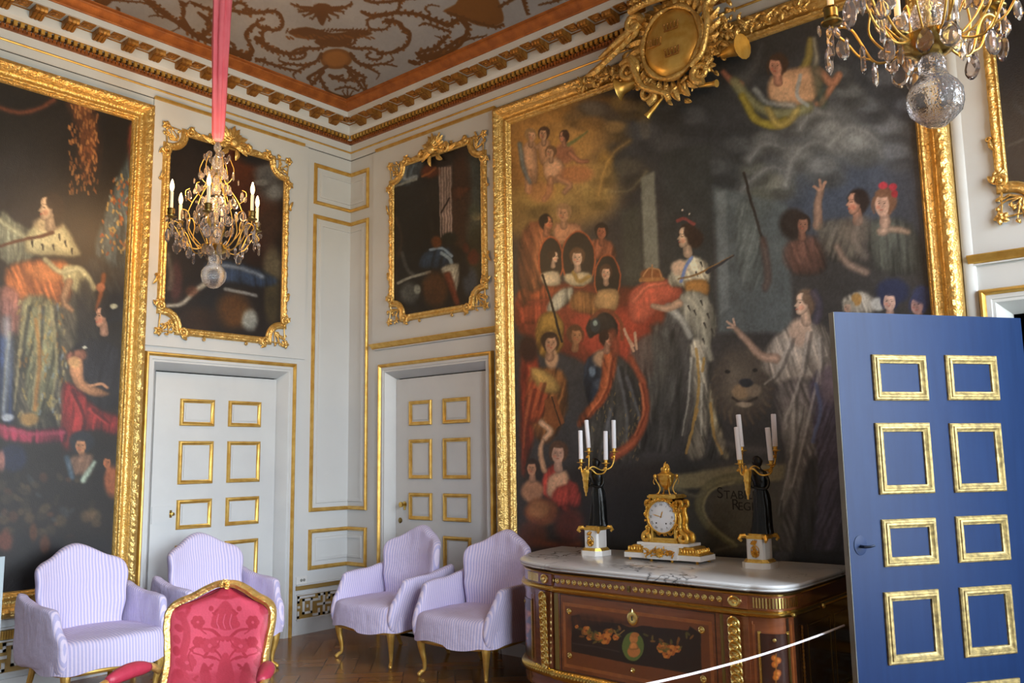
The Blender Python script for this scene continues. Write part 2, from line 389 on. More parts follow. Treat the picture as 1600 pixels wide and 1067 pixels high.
# thin dark joint under the cornice, then a painted shadow strip beside the frame
for W, L in ((WA, RX), (WB, -RY)):
    trim(MB().box(0.0, 4.578, 0, L, 4.583, 0.004, M=W), 'gap_dark')
trim(MB().box(1.966, 0.0, 0.0, 1.972, 4.55, 0.022, M=WA), 'gap_dark')  # dark-coloured strip standing in for the shadow gap next to the frame
# pilaster strip right of the great painting
trim(sweep(MB(), [(5.60, 0.0), (5.60, 4.58)], [(0, 0), (0.0, 0.012), (0.015, 0.022), (0.05, 0.025), (0.065, 0.018), (0.07, 0)], WA, closed=False), 'trim_paint')
# cornice shelves above the doors of the back wall
CP = [(0, 0), (0.0, 0.012), (0.008, 0.03), (0.02, 0.038), (0.034, 0.06), (0.04, 0.066), (0.048, 0.062), (0.05, 0)]
for s0, s1 in ((0.372, 1.985), (5.565, 7.15)):
    trim(sweep(MB(), [(s1, 2.603), (s0, 2.603)][::-1], CP, WA, closed=False), 'gold_paint')
    trim(MB().box(s0+.02, 2.595, 0, s1, 2.604, 0.02, M=WA), 'trim_paint')
# corner panels that wrap the room's corner (one moulding on each wall, open at the corner)
SA, SB = 0.29, 0.455
for zlo, zhi in ((4.035, 4.445), (1.085, 3.93), (0.560, 0.925)):
    for W, S in ((WA, SA), (WB, SB)):
        trim(sweep(MB(), [(0.012, zlo), (S, zlo), (S, zhi), (0.012, zhi)], gprof(0.036, 0.026), W, closed=False), 'gold_paint')
        trim(sweep(MB(), [(0.012, zlo+.075), (S-.075, zlo+.075), (S-.075, zhi-.075), (0.012, zhi-.075)], [(0, 0), (0.004, 0.01), (0.012, 0.012), (0.03, 0.012), (0.03, 0)], W, closed=False), 'wall_paint')
# ------------------------------------------------------------ doors and architraves
ROWS = [(2.088, 1.862), (1.735, 1.378), (1.252, 1.012), (0.885, 0.535), (0.400, 0.150)]
def architrave(W, s0, s1, z):
    path = [(s1, 0), (s1, z), (s0, z), (s0, 0)]
    trim(sweep(MB(), path, [(0, 0), (0.002, 0.03), (0.01, 0.044), (0.02, 0.046), (0.032, 0.034), (0.036, 0.024), (0.036, 0)], W, closed=False), 'gold_paint')
    trim(sweep(MB(), path, [(0.034, 0), (0.035, 0.024), (0.06, 0.026), (0.064, 0.02), (0.08, 0.02), (0.084, 0.012), (0.14, -0.07), (0.14, -0.12)], W, closed=False), 'trim_paint')
architrave(WA, .472, 1.918, 2.452); architrave(WB, .635, 2.081, 2.452); architrave(WA, 5.603, 7.049, 2.452)
def grey_door(name, W, s0, s1, cols, knob_s, label_keys):
    mb = MB(); mb.box(s0+0.006, 0.01, -0.115, s1-0.006, 2.300, -0.072, M=W)
    leaf = structure(mb.build(name, 'trim_paint'))
    trim(MB().box(s0-0.03, 0, -0.16, s1+0.03, 2.36, -0.118, M=W), 'gap_dark')
    for zt, zb in ROWS:
        for c0, c1 in cols:
            sweep(MB(), rect(c0, zb, c1, zt), shift(gprof(0.034, 0.022), -0.073), W).build('panel_moulding', 'gold_paint', leaf)
            MB().box(c0+.05, zb+.05, -0.073, c1-.05, zt-.05, -0.066, M=W).build('raised_field', 'trim_paint', leaf)
    return leaf
colsA = [(onA(640, 700, -.07)[0], onA(675, 700, -.07)[0]), (onA(693, 700, -.07)[0], onA(735, 700, -.07)[0])]
colsB = [(onB(406, 700, -.07)[0], onB(355, 700, -.07)[0]), (onB(333, 700, -.07)[0], onB(279, 700, -.07)[0])]
d1 = grey_door('door_1', WB, .775, 1.941, colsB, 0, None)
d2 = grey_door('door_2', WA, .612, 1.778, colsA, 0, None)
def MW(W, s, z, d0):   # lathe axis pointing out of the wall
    return lambda x, y, q: W(s+x, z+y, d0+q)
s, z = onA(631, 788, -.06); kn = MB(); kn.lathe([(0.028, 0), (0.028, 0.006), (0.012, 0.01), (0.01, 0.03), (0.024, 0.04), (0.024, 0.055), (0.0, 0.06)], M=MW(WA, s, z, -.072)); kn.box(s-.012, z-.05, -.072, s+.012, z-.02, -.068, M=WA); kn.build('door_knob', 'brass', d2)
s, z = onA(623, 813, -.06); kn = MB(); kn.lathe([(0.024, 0), (0.026, 0.004), (0.018, 0.01), (0.0, 0.011)], M=MW(WA, s+.01, z, -.072)); kn.build('escutcheon', 'old_brass', d2)
s, z = onB(267, 803, -.06); kn = MB(); kn.box(s-.01, z-.03, -.072, s+.01, z+.03, -.062, M=WB); kn.lathe([(0.008, 0), (0.008, 0.02), (0.016, 0.03), (0.014, 0.042), (0, 0.045)], M=MW(WB, s, z, -.065)); kn.build('door_handle', 'brass', d1)
# raised lock plate on the left door
s0_, z0_ = onB(272, 816, -.07); s1_, z1_ = onB(237, 792, -.07)
MB().box(s0_, z0_, -.072, s1_, z1_, -.064, M=WB).build('lock_plate', 'trim_paint', d1)
# ------------------------------------------------------------ the open blue door
HZ = 2.262
fe = onZ(1303, 487, HZ); hg = onZ(1594.5, 497, HZ); dv = (hg-fe)[:2]; DW = float(np.hypot(*dv)); dv = dv/DW; dn = np.array([dv[1], -dv[0]])
def WO(s, z, d): return (fe[0]+dv[0]*s+dn[0]*d, fe[1]+dv[1]*s+dn[1]*d, z)
mb = MB(); mb.box(0.0, 0.012, -0.042, DW, HZ, 0.0, M=WO); blue = structure(mb.build('door_3', 'blue_paint'))
MB().box(-0.0035, 0.012, -0.0415, 0.001, HZ-0.001, -0.0015, M=WO).build('door_edge', 'door_edge', blue)
MB().box(0.003, 0.012, -0.0435, DW, HZ-0.001, -0.0415, M=WO).build('door_back_face', 'trim_paint', blue)
def doorpx(px, py):
    r = ray(px, py); n3 = np.array([dn[0], dn[1], 0]); t = ((fe-C0)@n3)/(r@n3); q = C0+t*r; return float((q-fe)[:2]@dv), float(q[2])
BR = []
for tl, tr, br_, bl in (((1360, 553), (1446, 556), (1449, 626), (1366, 626)), ((1475, 555), (1556, 556), (1560, 626), (1480, 625)), ((1366, 660), (1452, 661), (1458, 769), (1373, 774)), ((1482, 661), (1563, 661), (1570, 768), (1490, 769)),
                        ((1376, 812), (1461, 808), (1465, 881), (1381, 886)), ((1492, 807), (1573, 803), (1577, 875), (1496, 879)), ((1381, 925), (1467, 920), (1471, 1031), (1386, 1040)), ((1499, 917), (1580, 913), (1586, 1020), (1505, 1028))):
    q = [doorpx(*p) for p in (tl, tr, br_, bl)]
    BR.append(((q[0][0]+q[3][0])/2, (q[2][1]+q[3][1])/2, (q[1][0]+q[2][0])/2, (q[0][1]+q[1][1])/2))
za, zb = doorpx(1505, 1067)[1], 0.13
BR.append((BR[6][0], zb, BR[6][2], za)); BR.append((BR[7][0], zb, BR[7][2], za))
for a, b, c, d in BR:
    sweep(MB(), rect(a, b, c, d), [(0, 0), (0.001, 0.010), (0.008, 0.016), (0.016, 0.016), (0.019, 0.022), (0.028, 0.024), (0.038, 0.012), (0.044, 0.010), (0.046, 0)], WO).build('panel_moulding', 'door_gold', blue)
    sweep(MB(), rect(a, b, c, d), [(0, -0.04), (0.001, -0.05), (0.008, -0.056), (0.028, -0.064), (0.046, -0.04)], WO).build('panel_moulding', 'gold_paint', blue)
s, z = doorpx(1344, 852)
kb = MB(); kb.lathe([(0.036, 0), (0.036, 0.003), (0.03, 0.004), (0, 0.004)], M=lambda x, y, q: WO(s+x, z+y*1.35, q)); ek = kb.build('escutcheon', 'blue_paint', blue)
kb = MB(); kb.tube([WO(s, z-.005, 0.003), WO(s, z-.005, 0.035), WO(s+.02, z-.003, .05), WO(s+.045, z+.002, .05)], [.008, .007, .006, .005], 8); kb.build('lever', 'dark_iron', blue)
sl, zl = 0.0, doorpx(1318, 850)[1]
MB().box(-0.006, zl-.06, -0.032, 0.0, zl+.06, -0.012, M=WO).build('latch_plate', 'door_edge', blue)
for zz in (0.35, 1.15, 1.95):
    MB().lathe([(0.01, -0.05), (0.01, 0.05)], c=WO(DW+0.006, zz, -0.02), n=10).build('hinge', 'old_brass', blue)
# ------------------------------------------------------------ dado with greek key
def greek_key(W, s0, s1, zlo, zhi, unit):
    h = zhi-zlo; g = h/7.0
    trim(MB().box(s0, zlo-.004, 0.0, s1, zhi+.004, 0.006, M=W), 'key_gold')
    mb = MB(); mb.box(s0-.01, zlo-.016, 0.0, s1+.01, zlo-.003, 0.017, M=W); mb.box(s0-.01, zhi+.003, 0.0, s1+.01, zhi+.014, 0.017, M=W)
    def bar(x0, y0, x1, y1):
        w = g*0.36
        a, b = sorted((x0, x1)); c, d = sorted((y0, y1))
        sa, sb = max(s0, o+a*g-w), min(s1, o+b*g+w)
        if sb-sa > 0.004: mb.box(sa, zlo+c*g-w, 0.003, sb, zlo+d*g+w, 0.0165, M=W)
    n = int(math.ceil((s1-s0)/(12*g)))
    for k in range(n):
        o = s0+k*12*g
        for seg in ((1, 1.5, 4, 1.5), (1, 5.5, 4, 5.5), (1, 1.5, 1, 5.5), (4, 1.5, 4, 5.5), (2.5, 3.4, 2.5, 3.6),
                    (8, .5, 8, 6.5), (5.7, 3.5, 10.3, 3.5), (0, 6.5, 6, 6.5), (6, 6.5, 6, 5.1), (6, 5.1, 6.6, 5.1), (10, .5, 12, .5), (10, .5, 10, 1.9), (8, 6.5, 9.9, 6.5), (9.9, 6.5, 9.9, 5.1), (8, .5, 6.1, .5), (6.1, .5, 6.1, 1.9), (10.4, 5.1, 12, 5.1)):
            bar(*seg)
    trim(mb, 'trim_paint')
def dado(W, s0, s1, fluted):
    trim(MB().box(s0, .395 if not fluted else .362, 0, s1, .432 if not fluted else .425, .014, M=W), 'key_gold')
    if fluted:
        mb = MB(); s = s0+.012
        while s < s1-.01: mb.box(s-.006, .366, .012, s+.006, .421, .022, M=W); s += .0165
        trim(mb, 'gold_paint')
    trim(MB().box(s0, .434, 0, s1, .446, .03, M=W), 'trim_paint')
    greek_key(W, s0+.025, s1-.02, .145, .345, 0)
dado(WB, 0.02, 0.585, False); dado(WA, 0.02, 0.43, False); dado(WB, 2.10, 5.6, True); dado(WA, 2.0, 5.5, True)
structure(MB().box(2.1, 0, 0, -RY, .10, .02, M=WB).build('baseboard_left', 'trim_paint'))
structure(MB().box(1.95, 0, 0, 5.58, .10, .02, M=WA).build('baseboard_back', 'trim_paint'))
s0, z0 = onB(478, 915); s1, z1 = onB(461.5, 902)
sk = tag(MB().box(s0, .447, 0, s0+.115, .512, .012, M=WB).build('wall_socket', 'socket_white'), 'small white electrical socket on the left wall above the gilt strip near the corner', 'socket')
for dx in (.03, .06): 
    MB().lathe([(0.014, 0), (0.014, 0.002), (0, 0.002)], M=MW(WB, s0+dx, .48, .012), n=12).build('socket_hole', 'door_edge', sk)
# ================================================================== PAINTED SURFACES
def vnoise(X, Y, seed=0):
    rs = np.random.RandomState(seed); T = rs.rand(256, 256)
    xi = np.floor(X).astype(int); yi = np.floor(Y).astype(int); fx = X-xi; fy = Y-yi
    fx = fx*fx*(3-2*fx); fy = fy*fy*(3-2*fy); a = xi % 256; b = yi % 256; a1 = (a+1) % 256; b1 = (b+1) % 256
    return (T[a, b]*(1-fx)+T[a1, b]*fx)*(1-fy)+(T[a, b1]*(1-fx)+T[a1, b1]*fx)*fy
def fbm(X, Y, seed=0, o=4):
    r = 0; w = 0.5; tot = 0
    for i in range(o):
        r = r+w*vnoise(X*2**i+17*i, Y*2**i+31*i, seed+i); tot += w; w *= .55
    return r/tot
class Paint:
    round = True
    def __init__(s, P, base, warp=3.0, seed=3):
        s.P = np.asarray(P, float); X, Y = to_px(s.P); s.X0, s.Y0 = X, Y
        s.X = X+warp*(fbm(X/11, Y/11, seed)-.5)*2; s.Y = Y+warp*(fbm(X/11+50, Y/11, seed+9)-.5)*2
        s.C = np.tile(hx(base), (len(X), 1)); s.seed = seed
    def _mix(s, idx, m, col, a):
        c = hx(col) if isinstance(col, str) else np.asarray(col); m = (m*a)[:, None]; s.C[idx] = s.C[idx]*(1-m)+c*m
    def b(s, cx, cy, rx, ry, col, ang=0, soft=.5, a=1.0):
        R_ = max(rx, ry)*(1+soft)+2; idx = np.nonzero((abs(s.X-cx) < R_) & (abs(s.Y-cy) < R_))[0]
        if not len(idx): return s
        t = math.radians(ang); dx = s.X[idx]-cx; dy = s.Y[idx]-cy
        d = np.sqrt(((dx*math.cos(t)+dy*math.sin(t))/rx)**2+((-dx*math.sin(t)+dy*math.cos(t))/ry)**2)
        m = np.clip((1+soft/2-d)/max(soft, 1e-3), 0, 1); s._mix(idx, m*m*(3-2*m), col, a); return s
    def bs(s, lst, **k):
        for q in lst: s.b(*q[:5], **dict(k, **(q[5] if len(q) > 5 else {})))
        return s
    def p(s, pts, col, soft=3, a=1.0, sm=3, vol=True, fold=.34):
        if sm: pts = smooth_path(pts, sm, closed=True)
        pts = np.array(pts, float); lo = pts.min(0)-soft-1; hi = pts.max(0)+soft+1
        idx = np.nonzero((s.X > lo[0]) & (s.X < hi[0]) & (s.Y > lo[1]) & (s.Y < hi[1]))[0]
        if not len(idx): return s
        x = s.X[idx]; y = s.Y[idx]; D = np.full(len(idx), 1e9); ins = np.zeros(len(idx), bool); n = len(pts)
        for i in range(n):
            ax, ay = pts[i]; bx, by = pts[(i+1) % n]; ex, ey = bx-ax, by-ay; L = ex*ex+ey*ey+1e-9
            t = np.clip(((x-ax)*ex+(y-ay)*ey)/L, 0, 1); D = np.minimum(D, (x-ax-t*ex)**2+(y-ay-t*ey)**2)
            c = ((ay > y) != (by > y)) & (x < (bx-ax)*(y-ay)/((by-ay) if abs(by-ay) > 1e-9 else 1e-9)+ax); ins ^= c
        sd = np.where(ins, 1, -1)*np.sqrt(D); m = np.clip(.5+sd/soft, 0, 1)
        if sm and vol and s.round:
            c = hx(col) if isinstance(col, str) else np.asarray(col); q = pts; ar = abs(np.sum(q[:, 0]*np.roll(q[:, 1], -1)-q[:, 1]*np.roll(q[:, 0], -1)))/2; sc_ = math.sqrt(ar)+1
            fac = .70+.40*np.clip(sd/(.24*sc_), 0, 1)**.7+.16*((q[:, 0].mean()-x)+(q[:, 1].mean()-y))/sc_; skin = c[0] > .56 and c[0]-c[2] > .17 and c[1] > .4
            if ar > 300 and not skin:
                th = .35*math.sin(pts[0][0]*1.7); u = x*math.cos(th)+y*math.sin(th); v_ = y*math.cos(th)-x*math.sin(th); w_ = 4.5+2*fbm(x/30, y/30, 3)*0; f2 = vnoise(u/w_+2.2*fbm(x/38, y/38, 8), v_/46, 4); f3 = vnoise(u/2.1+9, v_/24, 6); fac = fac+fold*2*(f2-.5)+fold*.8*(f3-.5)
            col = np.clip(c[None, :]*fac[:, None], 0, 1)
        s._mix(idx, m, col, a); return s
    def l(s, pts, w, col, soft=1.5, a=1.0, k=5):
        pts = smooth_path(pts, k) if k and len(pts) > 2 else pts
        pts = np.array(pts, float); n = len(pts); w0, w1 = w if isinstance(w, tuple) else (w, w); mw = max(w0, w1)+soft+1
        lo = pts.min(0)-mw; hi = pts.max(0)+mw; idx = np.nonzero((s.X > lo[0]) & (s.X < hi[0]) & (s.Y > lo[1]) & (s.Y < hi[1]))[0]
        if not len(idx): return s
        x = s.X[idx]; y = s.Y[idx]; D = np.full(len(idx), -1e9)
        for i in range(n-1):
            ax, ay = pts[i]; ex, ey = pts[i+1]-pts[i]; L = ex*ex+ey*ey+1e-9; t = np.clip(((x-ax)*ex+(y-ay)*ey)/L, 0, 1)
            D = np.maximum(D, w0+(w1-w0)*(i+t)/(n-1)-np.sqrt((x-ax-t*ex)**2+(y-ay-t*ey)**2))
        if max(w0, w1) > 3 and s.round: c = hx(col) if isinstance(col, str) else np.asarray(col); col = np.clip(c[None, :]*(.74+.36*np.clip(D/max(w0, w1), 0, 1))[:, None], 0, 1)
        s._mix(idx, np.clip(.5+D/soft, 0, 1), col, a); return s
    def ls(s, col, w, paths, soft=1.5, a=1.0):
        for q in paths: s.l(q, w, col, soft, a)
        return s
    def head(s, x, y, r, skin='b98a68', hair='2a1c14', look=0, tilt=0):
        """small painted head; look -1 left .. 1 right"""
        sk = hx(skin); g = 1 if look >= 0 else -1; dk = sk*.55; s.b(x-look*r*.32, y-r*.20, r*.92, r*1.02, hair, soft=.35); s.b(x-look*r*.45, y+r*.35, r*.5, r*.7, hair, soft=.6, a=.8)
        s.l([(x-look*r*.15, y+r*.6), (x-look*r*.25, y+r*1.5)], (r*.34, r*.44), sk*.88, 2)
        if abs(look) > .6:
            F = [(.40, -.80), (.60, -.42), (.55, -.14), (.80, .20), (.62, .30), (.66, .44), (.58, .52), (.62, .64), (.55, .84), (.30, .98), (-.10, .80), (-.34, .35), (-.34, -.30), (-.05, -.82)]
            s.p([(x+g*q[0]*r, y+q[1]*r) for q in F], sk, 1.6, fold=0); s.b(x+g*r*.30, y-r*.06, r*.13, r*.05, sk*.35, soft=.6, a=.85); s.l([(x+g*r*.14, y-r*.26), (x+g*r*.46, y-r*.28)], r*.035, sk*.45, 1, .7); s.b(x+g*r*.56, y+r*.47, r*.11, r*.06, '9a4438', soft=.6, a=.8); s.b(x+g*r*.2, y+r*.36, r*.24, r*.2, sk*np.array([1.02, .74, .68]), soft=1, a=.5)
            s.b(x-g*r*.28, y-r*.45, r*.45, r*.55, hair, soft=.45, a=.95)
        else:
            s.b(x+look*r*.12, y+r*.10, r*.60, r*.86, sk, ang=tilt, soft=.25); s.b(x-look*r*.3-r*.28, y+r*.2, r*.26, r*.6, sk*.74, soft=.9, a=.55); s.b(x+look*r*.12+r*.1, y-r*.3, r*.28, r*.2, np.clip(sk*1.14, 0, 1), soft=1, a=.6); s.b(x-look*r*.02, y-r*.78, r*.62, r*.30, hair, soft=.5, a=.9)
            cx = x+look*r*.24
            for e in (-.24, .24): s.b(cx+e*r, y-r*.02, r*.10, r*.045, sk*.36, soft=.6, a=.85); s.l([(cx+e*r-r*.12, y-r*.17), (cx+e*r+r*.12, y-r*.17)], r*.025, sk*.5, 1, .6)
            s.b(cx+r*.06, y+r*.24, r*.07, r*.10, sk*.68, soft=.8, a=.7); s.b(cx, y+r*.50, r*.14, r*.055, '963f34', soft=.6, a=.75); s.b(cx-r*.28, y+r*.30, r*.16, r*.14, sk*np.array([1.04, .72, .66]), soft=1, a=.5)
            for e in (-1, 1): s.l([(cx+e*r*.62, y-r*.4), (cx+e*r*.72, y+r*.2), (cx+e*r*.6, y+r*.7)], (r*.14, r*.10), hair, 2, .7)
        return s
    def folds(s, pts_list, light, dark, w=2.0, a=.6):
        for q in pts_list:
            s.l(q, (w, w*.4), light, 3, a); s.l([(x+w*1.9, y) for x, y in q], (w, w*.5), dark, 3, a)
        return s
    def tex(s, amt=.10, sx=3.0, sy=3.0, seed=5):
        n = fbm(s.X0/sx, s.Y0/sy, seed, 4)-.5; n2 = fbm(s.X0/26, s.Y0/26, seed+3, 4)-.5
        s.C = np.clip(s.C*(1+amt*2*n[:, None]+amt*2.2*n2[:, None])+amt*.06*n[:, None], 0, 1); return s
    def attr(s, me):
        at = me.color_attributes.new('Col', 'FLOAT_COLOR', 'POINT'); L = np.ones((len(s.C), 4), np.float32); L[:, :3] = lin(s.C)
        at.data.foreach_set('color', L.ravel())
def painted_grid(name, mat, P, nu, nv, keep=None, parent=None):
    """P: (nu*nv,3) array -> mesh object; keep: mask per face"""
    i = np.arange(nu-1)[:, None]*nv+np.arange(nv-1)[None, :]; F = np.stack([i, i+nv, i+nv+1, i+1], -1).reshape(-1, 4)
    if keep is not None: F = F[keep(P[F].mean(1))]
    me = bpy.data.meshes.new(name); me.vertices.add(len(P)); me.vertices.foreach_set('co', P.astype(np.float32).ravel())
    me.loops.add(F.size); me.loops.foreach_set('vertex_index', F.ravel().astype(np.int32))
    me.polygons.add(len(F)); me.polygons.foreach_set('loop_start', (np.arange(len(F))*4).astype(np.int32))
    me.polygons.foreach_set('use_smooth', np.ones(len(F), bool)); me.update(calc_edges=True); me.validate()
    me.materials.append(MATS[mat]); o = bpy.data.objects.new(name, me); COL.objects.link(o)
    if parent: o.parent = parent
    return o
def canvas_grid(W, s0, s1, z0, z1, d, step):
    nu = int((s1-s0)/step)+1; nv = int((z1-z0)/step)+1; S = np.linspace(s0, s1, nu); Z = np.linspace(z0, z1, nv)
    SS, ZZ = np.meshgrid(S, Z, indexing='ij'); x = W(SS.ravel(), ZZ.ravel(), np.full(SS.size, d))
    return np.stack([np.broadcast_to(q, SS.size) for q in x], -1).astype(float), nu, nv
def make_canvas(W, s0, s1, z0, z1, d, step, base, paintfn, parent, outline=None, seed=3, warp=1.3, post=None):
    P, nu, nv = canvas_grid(W, s0, s1, z0, z1, d, step); keep = None
    if outline is not None:
        ol = np.array(outline)
        def keep(c):
            x = c[:, 0] if W is WA else -c[:, 1]; y = c[:, 2]; ins = np.zeros(len(c), bool); n = len(ol)
            for i in range(n):
                ax, ay = ol[i]; bx, by = ol[(i+1) % n]
                ins ^= ((ay > y) != (by > y)) & (x < (bx-ax)*(y-ay)/((by-ay) if abs(by-ay) > 1e-9 else 1e-9)+ax)
            return ins
    o = painted_grid('canvas', 'oil_canvas', P, nu, nv, keep, parent); pt = Paint(P, base, warp, seed); paintfn(pt); post and post(pt); pt.attr(o.data); return o
def lift(g, k):
    def f(pt): pt.C = np.clip(pt.C**g*k, 0, 1)
    return f
# ------------------------------------------------------------ the pictures' colours
def paint_great(p):
    def puff(x, y, r, col, a=.6):
        c = hx(col); p.b(x, y, r, r*.8, c*.8, soft=.8, a=a); p.b(x-r*.15, y-r*.3, r*.72, r*.42, c*1.15, soft=.9, a=a); p.b(x+r*.3, y+r*.45, r*.7, r*.35, c*.55, soft=.9, a=a*.7)
    # sky: amber at upper left, dark cloud, grey and blue to the right
    p.bs([(850, 260, 90, 110, '8a5f2c'), (900, 215, 70, 60, '96692f'), (905, 300, 60, 45, 'a07d42'), (825, 330, 40, 40, '7d6233'), (950, 175, 50, 25, '7a5526'),
          (870, 205, 26, 12, '4c3f30'), (925, 172, 30, 14, '45403a'), (1000, 235, 75, 70, '2f3031'), (1060, 190, 70, 60, '2c2e30'), (960, 225, 16, 45, '33322f'),
          (932, 300, 25, 12, 'a98d50'), (945, 255, 13, 20, '9a7434'), (1005, 180, 12, 22, '76603a'), (965, 160, 12, 10, '7a6236'), (1008, 205, 8, 12, '8b6c38')], soft=.9, a=.9)
    p.bs([(1180, 180, 90, 80, '2c2f33'), (1150, 300, 90, 60, '33383a'), (1260, 240, 80, 60, '41454a'), (1330, 160, 110, 90, '34383f'), (1400, 110, 70, 90, '2b2f36'),
          (1290, 190, 55, 30, '5a5e61'), (1330, 225, 60, 26, '64696c'), (1250, 240, 34, 24, '5b5f62'), (1375, 210, 40, 30, '585d63'), (1225, 290, 40, 26, '565b5b'), (1340, 285, 100, 45, '3e485a'), (1320, 330, 110, 40, '394252'),
          (1180, 315, 26, 22, '55594f'), (1420, 320, 50, 80, '363b46'), (1300, 135, 30, 16, '4b5054'), (1240, 180, 24, 18, '484c4f')], soft=1.0, a=.85)
    p.bs([(845, 225, 50, 45, 'a9783a'), (905, 205, 45, 35, 'a97a3c'), (915, 290, 50, 30, 'b08a4c'), (850, 310, 45, 25, '9a7438'), (830, 190, 30, 14, 'a07038')], soft=1, a=.55)
    for q in ((930, 178, 26, '5a5348'), (985, 172, 20, '6a5636'), (965, 205, 22, '8a6c3e'), (900, 188, 20, '6b5434'), (1010, 215, 34, '45474a'), (1050, 235, 36, '3e4042'), (985, 270, 30, '4a463c'), (940, 275, 24, '8a6f3c'), (880, 318, 26, '9a7c46'), (835, 320, 26, '7c6434'), (930, 312, 22, '96793f'), (1085, 190, 32, '3b3e42'), (1040, 170, 30, '3a3a3a')): puff(*q)
    p.l([(935, 305), (944, 266), (960, 238), (984, 220)], (5, 3), 'b48a48', 9, .7); p.l([(955, 300), (985, 296), (1010, 268)], 4, '6c6248', 9, .6)
    for q in ((1235, 190, 30, '5f6264'), (1270, 182, 26, '6a6d6e'), (1300, 214, 34, '74797b'), (1342, 232, 36, '767b7d'), (1250, 248, 28, '666a6a'), (1290, 268, 32, '62676a'), (1390, 205, 32, '5a5f66'), (1215, 292, 26, '63665f'), (1180, 270, 24, '50544f'), (1402, 245, 30, '5c626b'), (1362, 172, 28, '4c5158'), (1330, 150, 26, '555a5e'), (1160, 235, 30, '3f4346'), (1120, 270, 30, '3c4043'), (1200, 225, 26, '54585a'), (1385, 130, 30, '474c55'), (1420, 170, 24, '474d58'), (1310, 120, 24, '484c50')): puff(*q, a=.7)
    for a_ in ([(1150, 318), (1170, 285), (1205, 262), (1238, 270)], [(1228, 290), (1240, 245), (1275, 222), (1312, 236)], [(1295, 228), (1325, 200), (1362, 212), (1378, 245)], [(1250, 200), (1268, 175), (1300, 180)], [(1170, 250), (1195, 225), (1225, 232)]): p.l(a_, (9, 5), '74797b', 16, .75)
    p.bs([(855, 222, 40, 26, 'b5823f'), (912, 222, 40, 22, 'b9894a'), (905, 262, 34, 22, 'b98b4c'), (850, 300, 34, 16, 'ab823e'), (925, 192, 22, 10, 'a5763a'), (822, 250, 16, 40, 'a9733a')], soft=1, a=.6)
    # architecture
    p.p([(1035, 235), (1110, 225), (1118, 500), (1030, 520)], '2d302f', 10, .9, 0); p.p([(1001, 277), (1022, 268), (1030, 420), (1006, 420)], '787a6b', 5, .9, 0)
    p.p([(1115, 290), (1230, 320), (1240, 520), (1122, 520)], '4e5759', 9, .85, 0); p.p([(1118, 300), (1134, 296), (1140, 480), (1126, 490)], '6b7475', 6, .7, 0); p.p([(1150, 330), (1180, 320), (1192, 430), (1160, 450)], '5d6562', 8, .6)
    p.p([(970, 330), (1000, 320), (1005, 440), (975, 450)], '3b3f36', 12, .8, 0)
    p.p([(1060, 730), (1300, 712), (1310, 882), (1040, 882)], '37352f', 8, .95, 0); p.p([(1040, 742), (1150, 728), (1300, 722), (1300, 742), (1045, 764)], '6a6248', 6, .9, 0)
    p.p([(815, 735), (1040, 720), (1060, 882), (815, 882)], '1f1b19', 20, .95, 0); p.b(970, 830, 70, 70, '141414', soft=.8); p.b(1070, 800, 60, 80, '151616', soft=.8)
    p.p([(1030, 744), (1150, 730), (1300, 724), (1300, 744), (1030, 768)], '70684a', 6, .95, 0); p.p([(1060, 770), (1300, 748), (1300, 860), (1075, 850)], '403d34', 16, .6, 0)
    # cartouche on the plinth
    p.l([(1145, 850), (1108, 822), (1092, 790), (1106, 762), (1140, 748), (1185, 748)], (6, 9), '66603f', 4, .9); p.l([(1150, 852), (1114, 822), (1099, 792), (1112, 766), (1146, 754)], 2, '8a8258', 3, .8)
    p.b(1160, 795, 52, 40, '49463a', soft=.6, a=.85); p.l([(1060, 765), (1085, 775), (1100, 770)], 4, '5a5540', 4, .7)
    p.l([(1120, 860), (1160, 850), (1220, 856)], 4, '5b5742', 6, .5)
    # cherubs in the sky
    for x, y, r in ((829, 213, 9), (848, 209, 10), (880, 213, 9), (860, 238, 9)): pass
    F = 'b88a66'
    p.p([(820, 225), (836, 222), (840, 250), (838, 285), (822, 280), (816, 250)], 'b08461', 4); p.l([(826, 270), (826, 298)], 6, 'b5845f', 3); p.l([(840, 230), (852, 222)], 4, F, 3)
    p.p([(842, 224), (860, 220), (862, 250), (845, 256)], 'a87a55', 4); p.b(882, 240, 16, 16, '9c6446', soft=.5); p.l([(890, 240), (905, 252), (918, 252)], (5, 3), 'a56b4c', 3)
    p.p([(850, 255), (870, 246), (884, 265), (872, 285), (852, 280)], 'bb8d68', 4); p.l([(872, 278), (890, 288), (882, 300)], (6, 4), 'b07f5b', 3); p.l([(860, 280), (858, 300), (850, 312)], (6, 4), 'a87652', 3)
    p.b(900, 272, 26, 14, 'a8673f', soft=.7, a=.8); p.b(845, 300, 20, 16, 'a56a42', soft=.8, a=.6)
    p.l([(812, 225), (818, 262), (828, 285)], (4, 3), '5b6a6e', 4, .8); p.head(830, 212, 10, F, '8a6a45', .4); p.head(849, 209, 10, F, '4a3526', -.3); p.head(880, 214, 9, 'a97558', '3b2a20', -.7); p.head(860, 238, 9, F, '6b4d33', -.5)
    p.l([(888, 226), (905, 215), (918, 205)], (3, 1), '5c6a3d', 3, .8)
    # winged figure upper right
    p.l([(1240, 135), (1262, 95), (1266, 62)], (9, 5), '8a7a3c', 5, .9); p.l([(1252, 140), (1275, 100), (1272, 60)], (6, 3), '9f9a86', 5, .7); p.l([(1160, 125), (1180, 100), (1190, 70)], (14, 6), '4f5050', 10, .7)
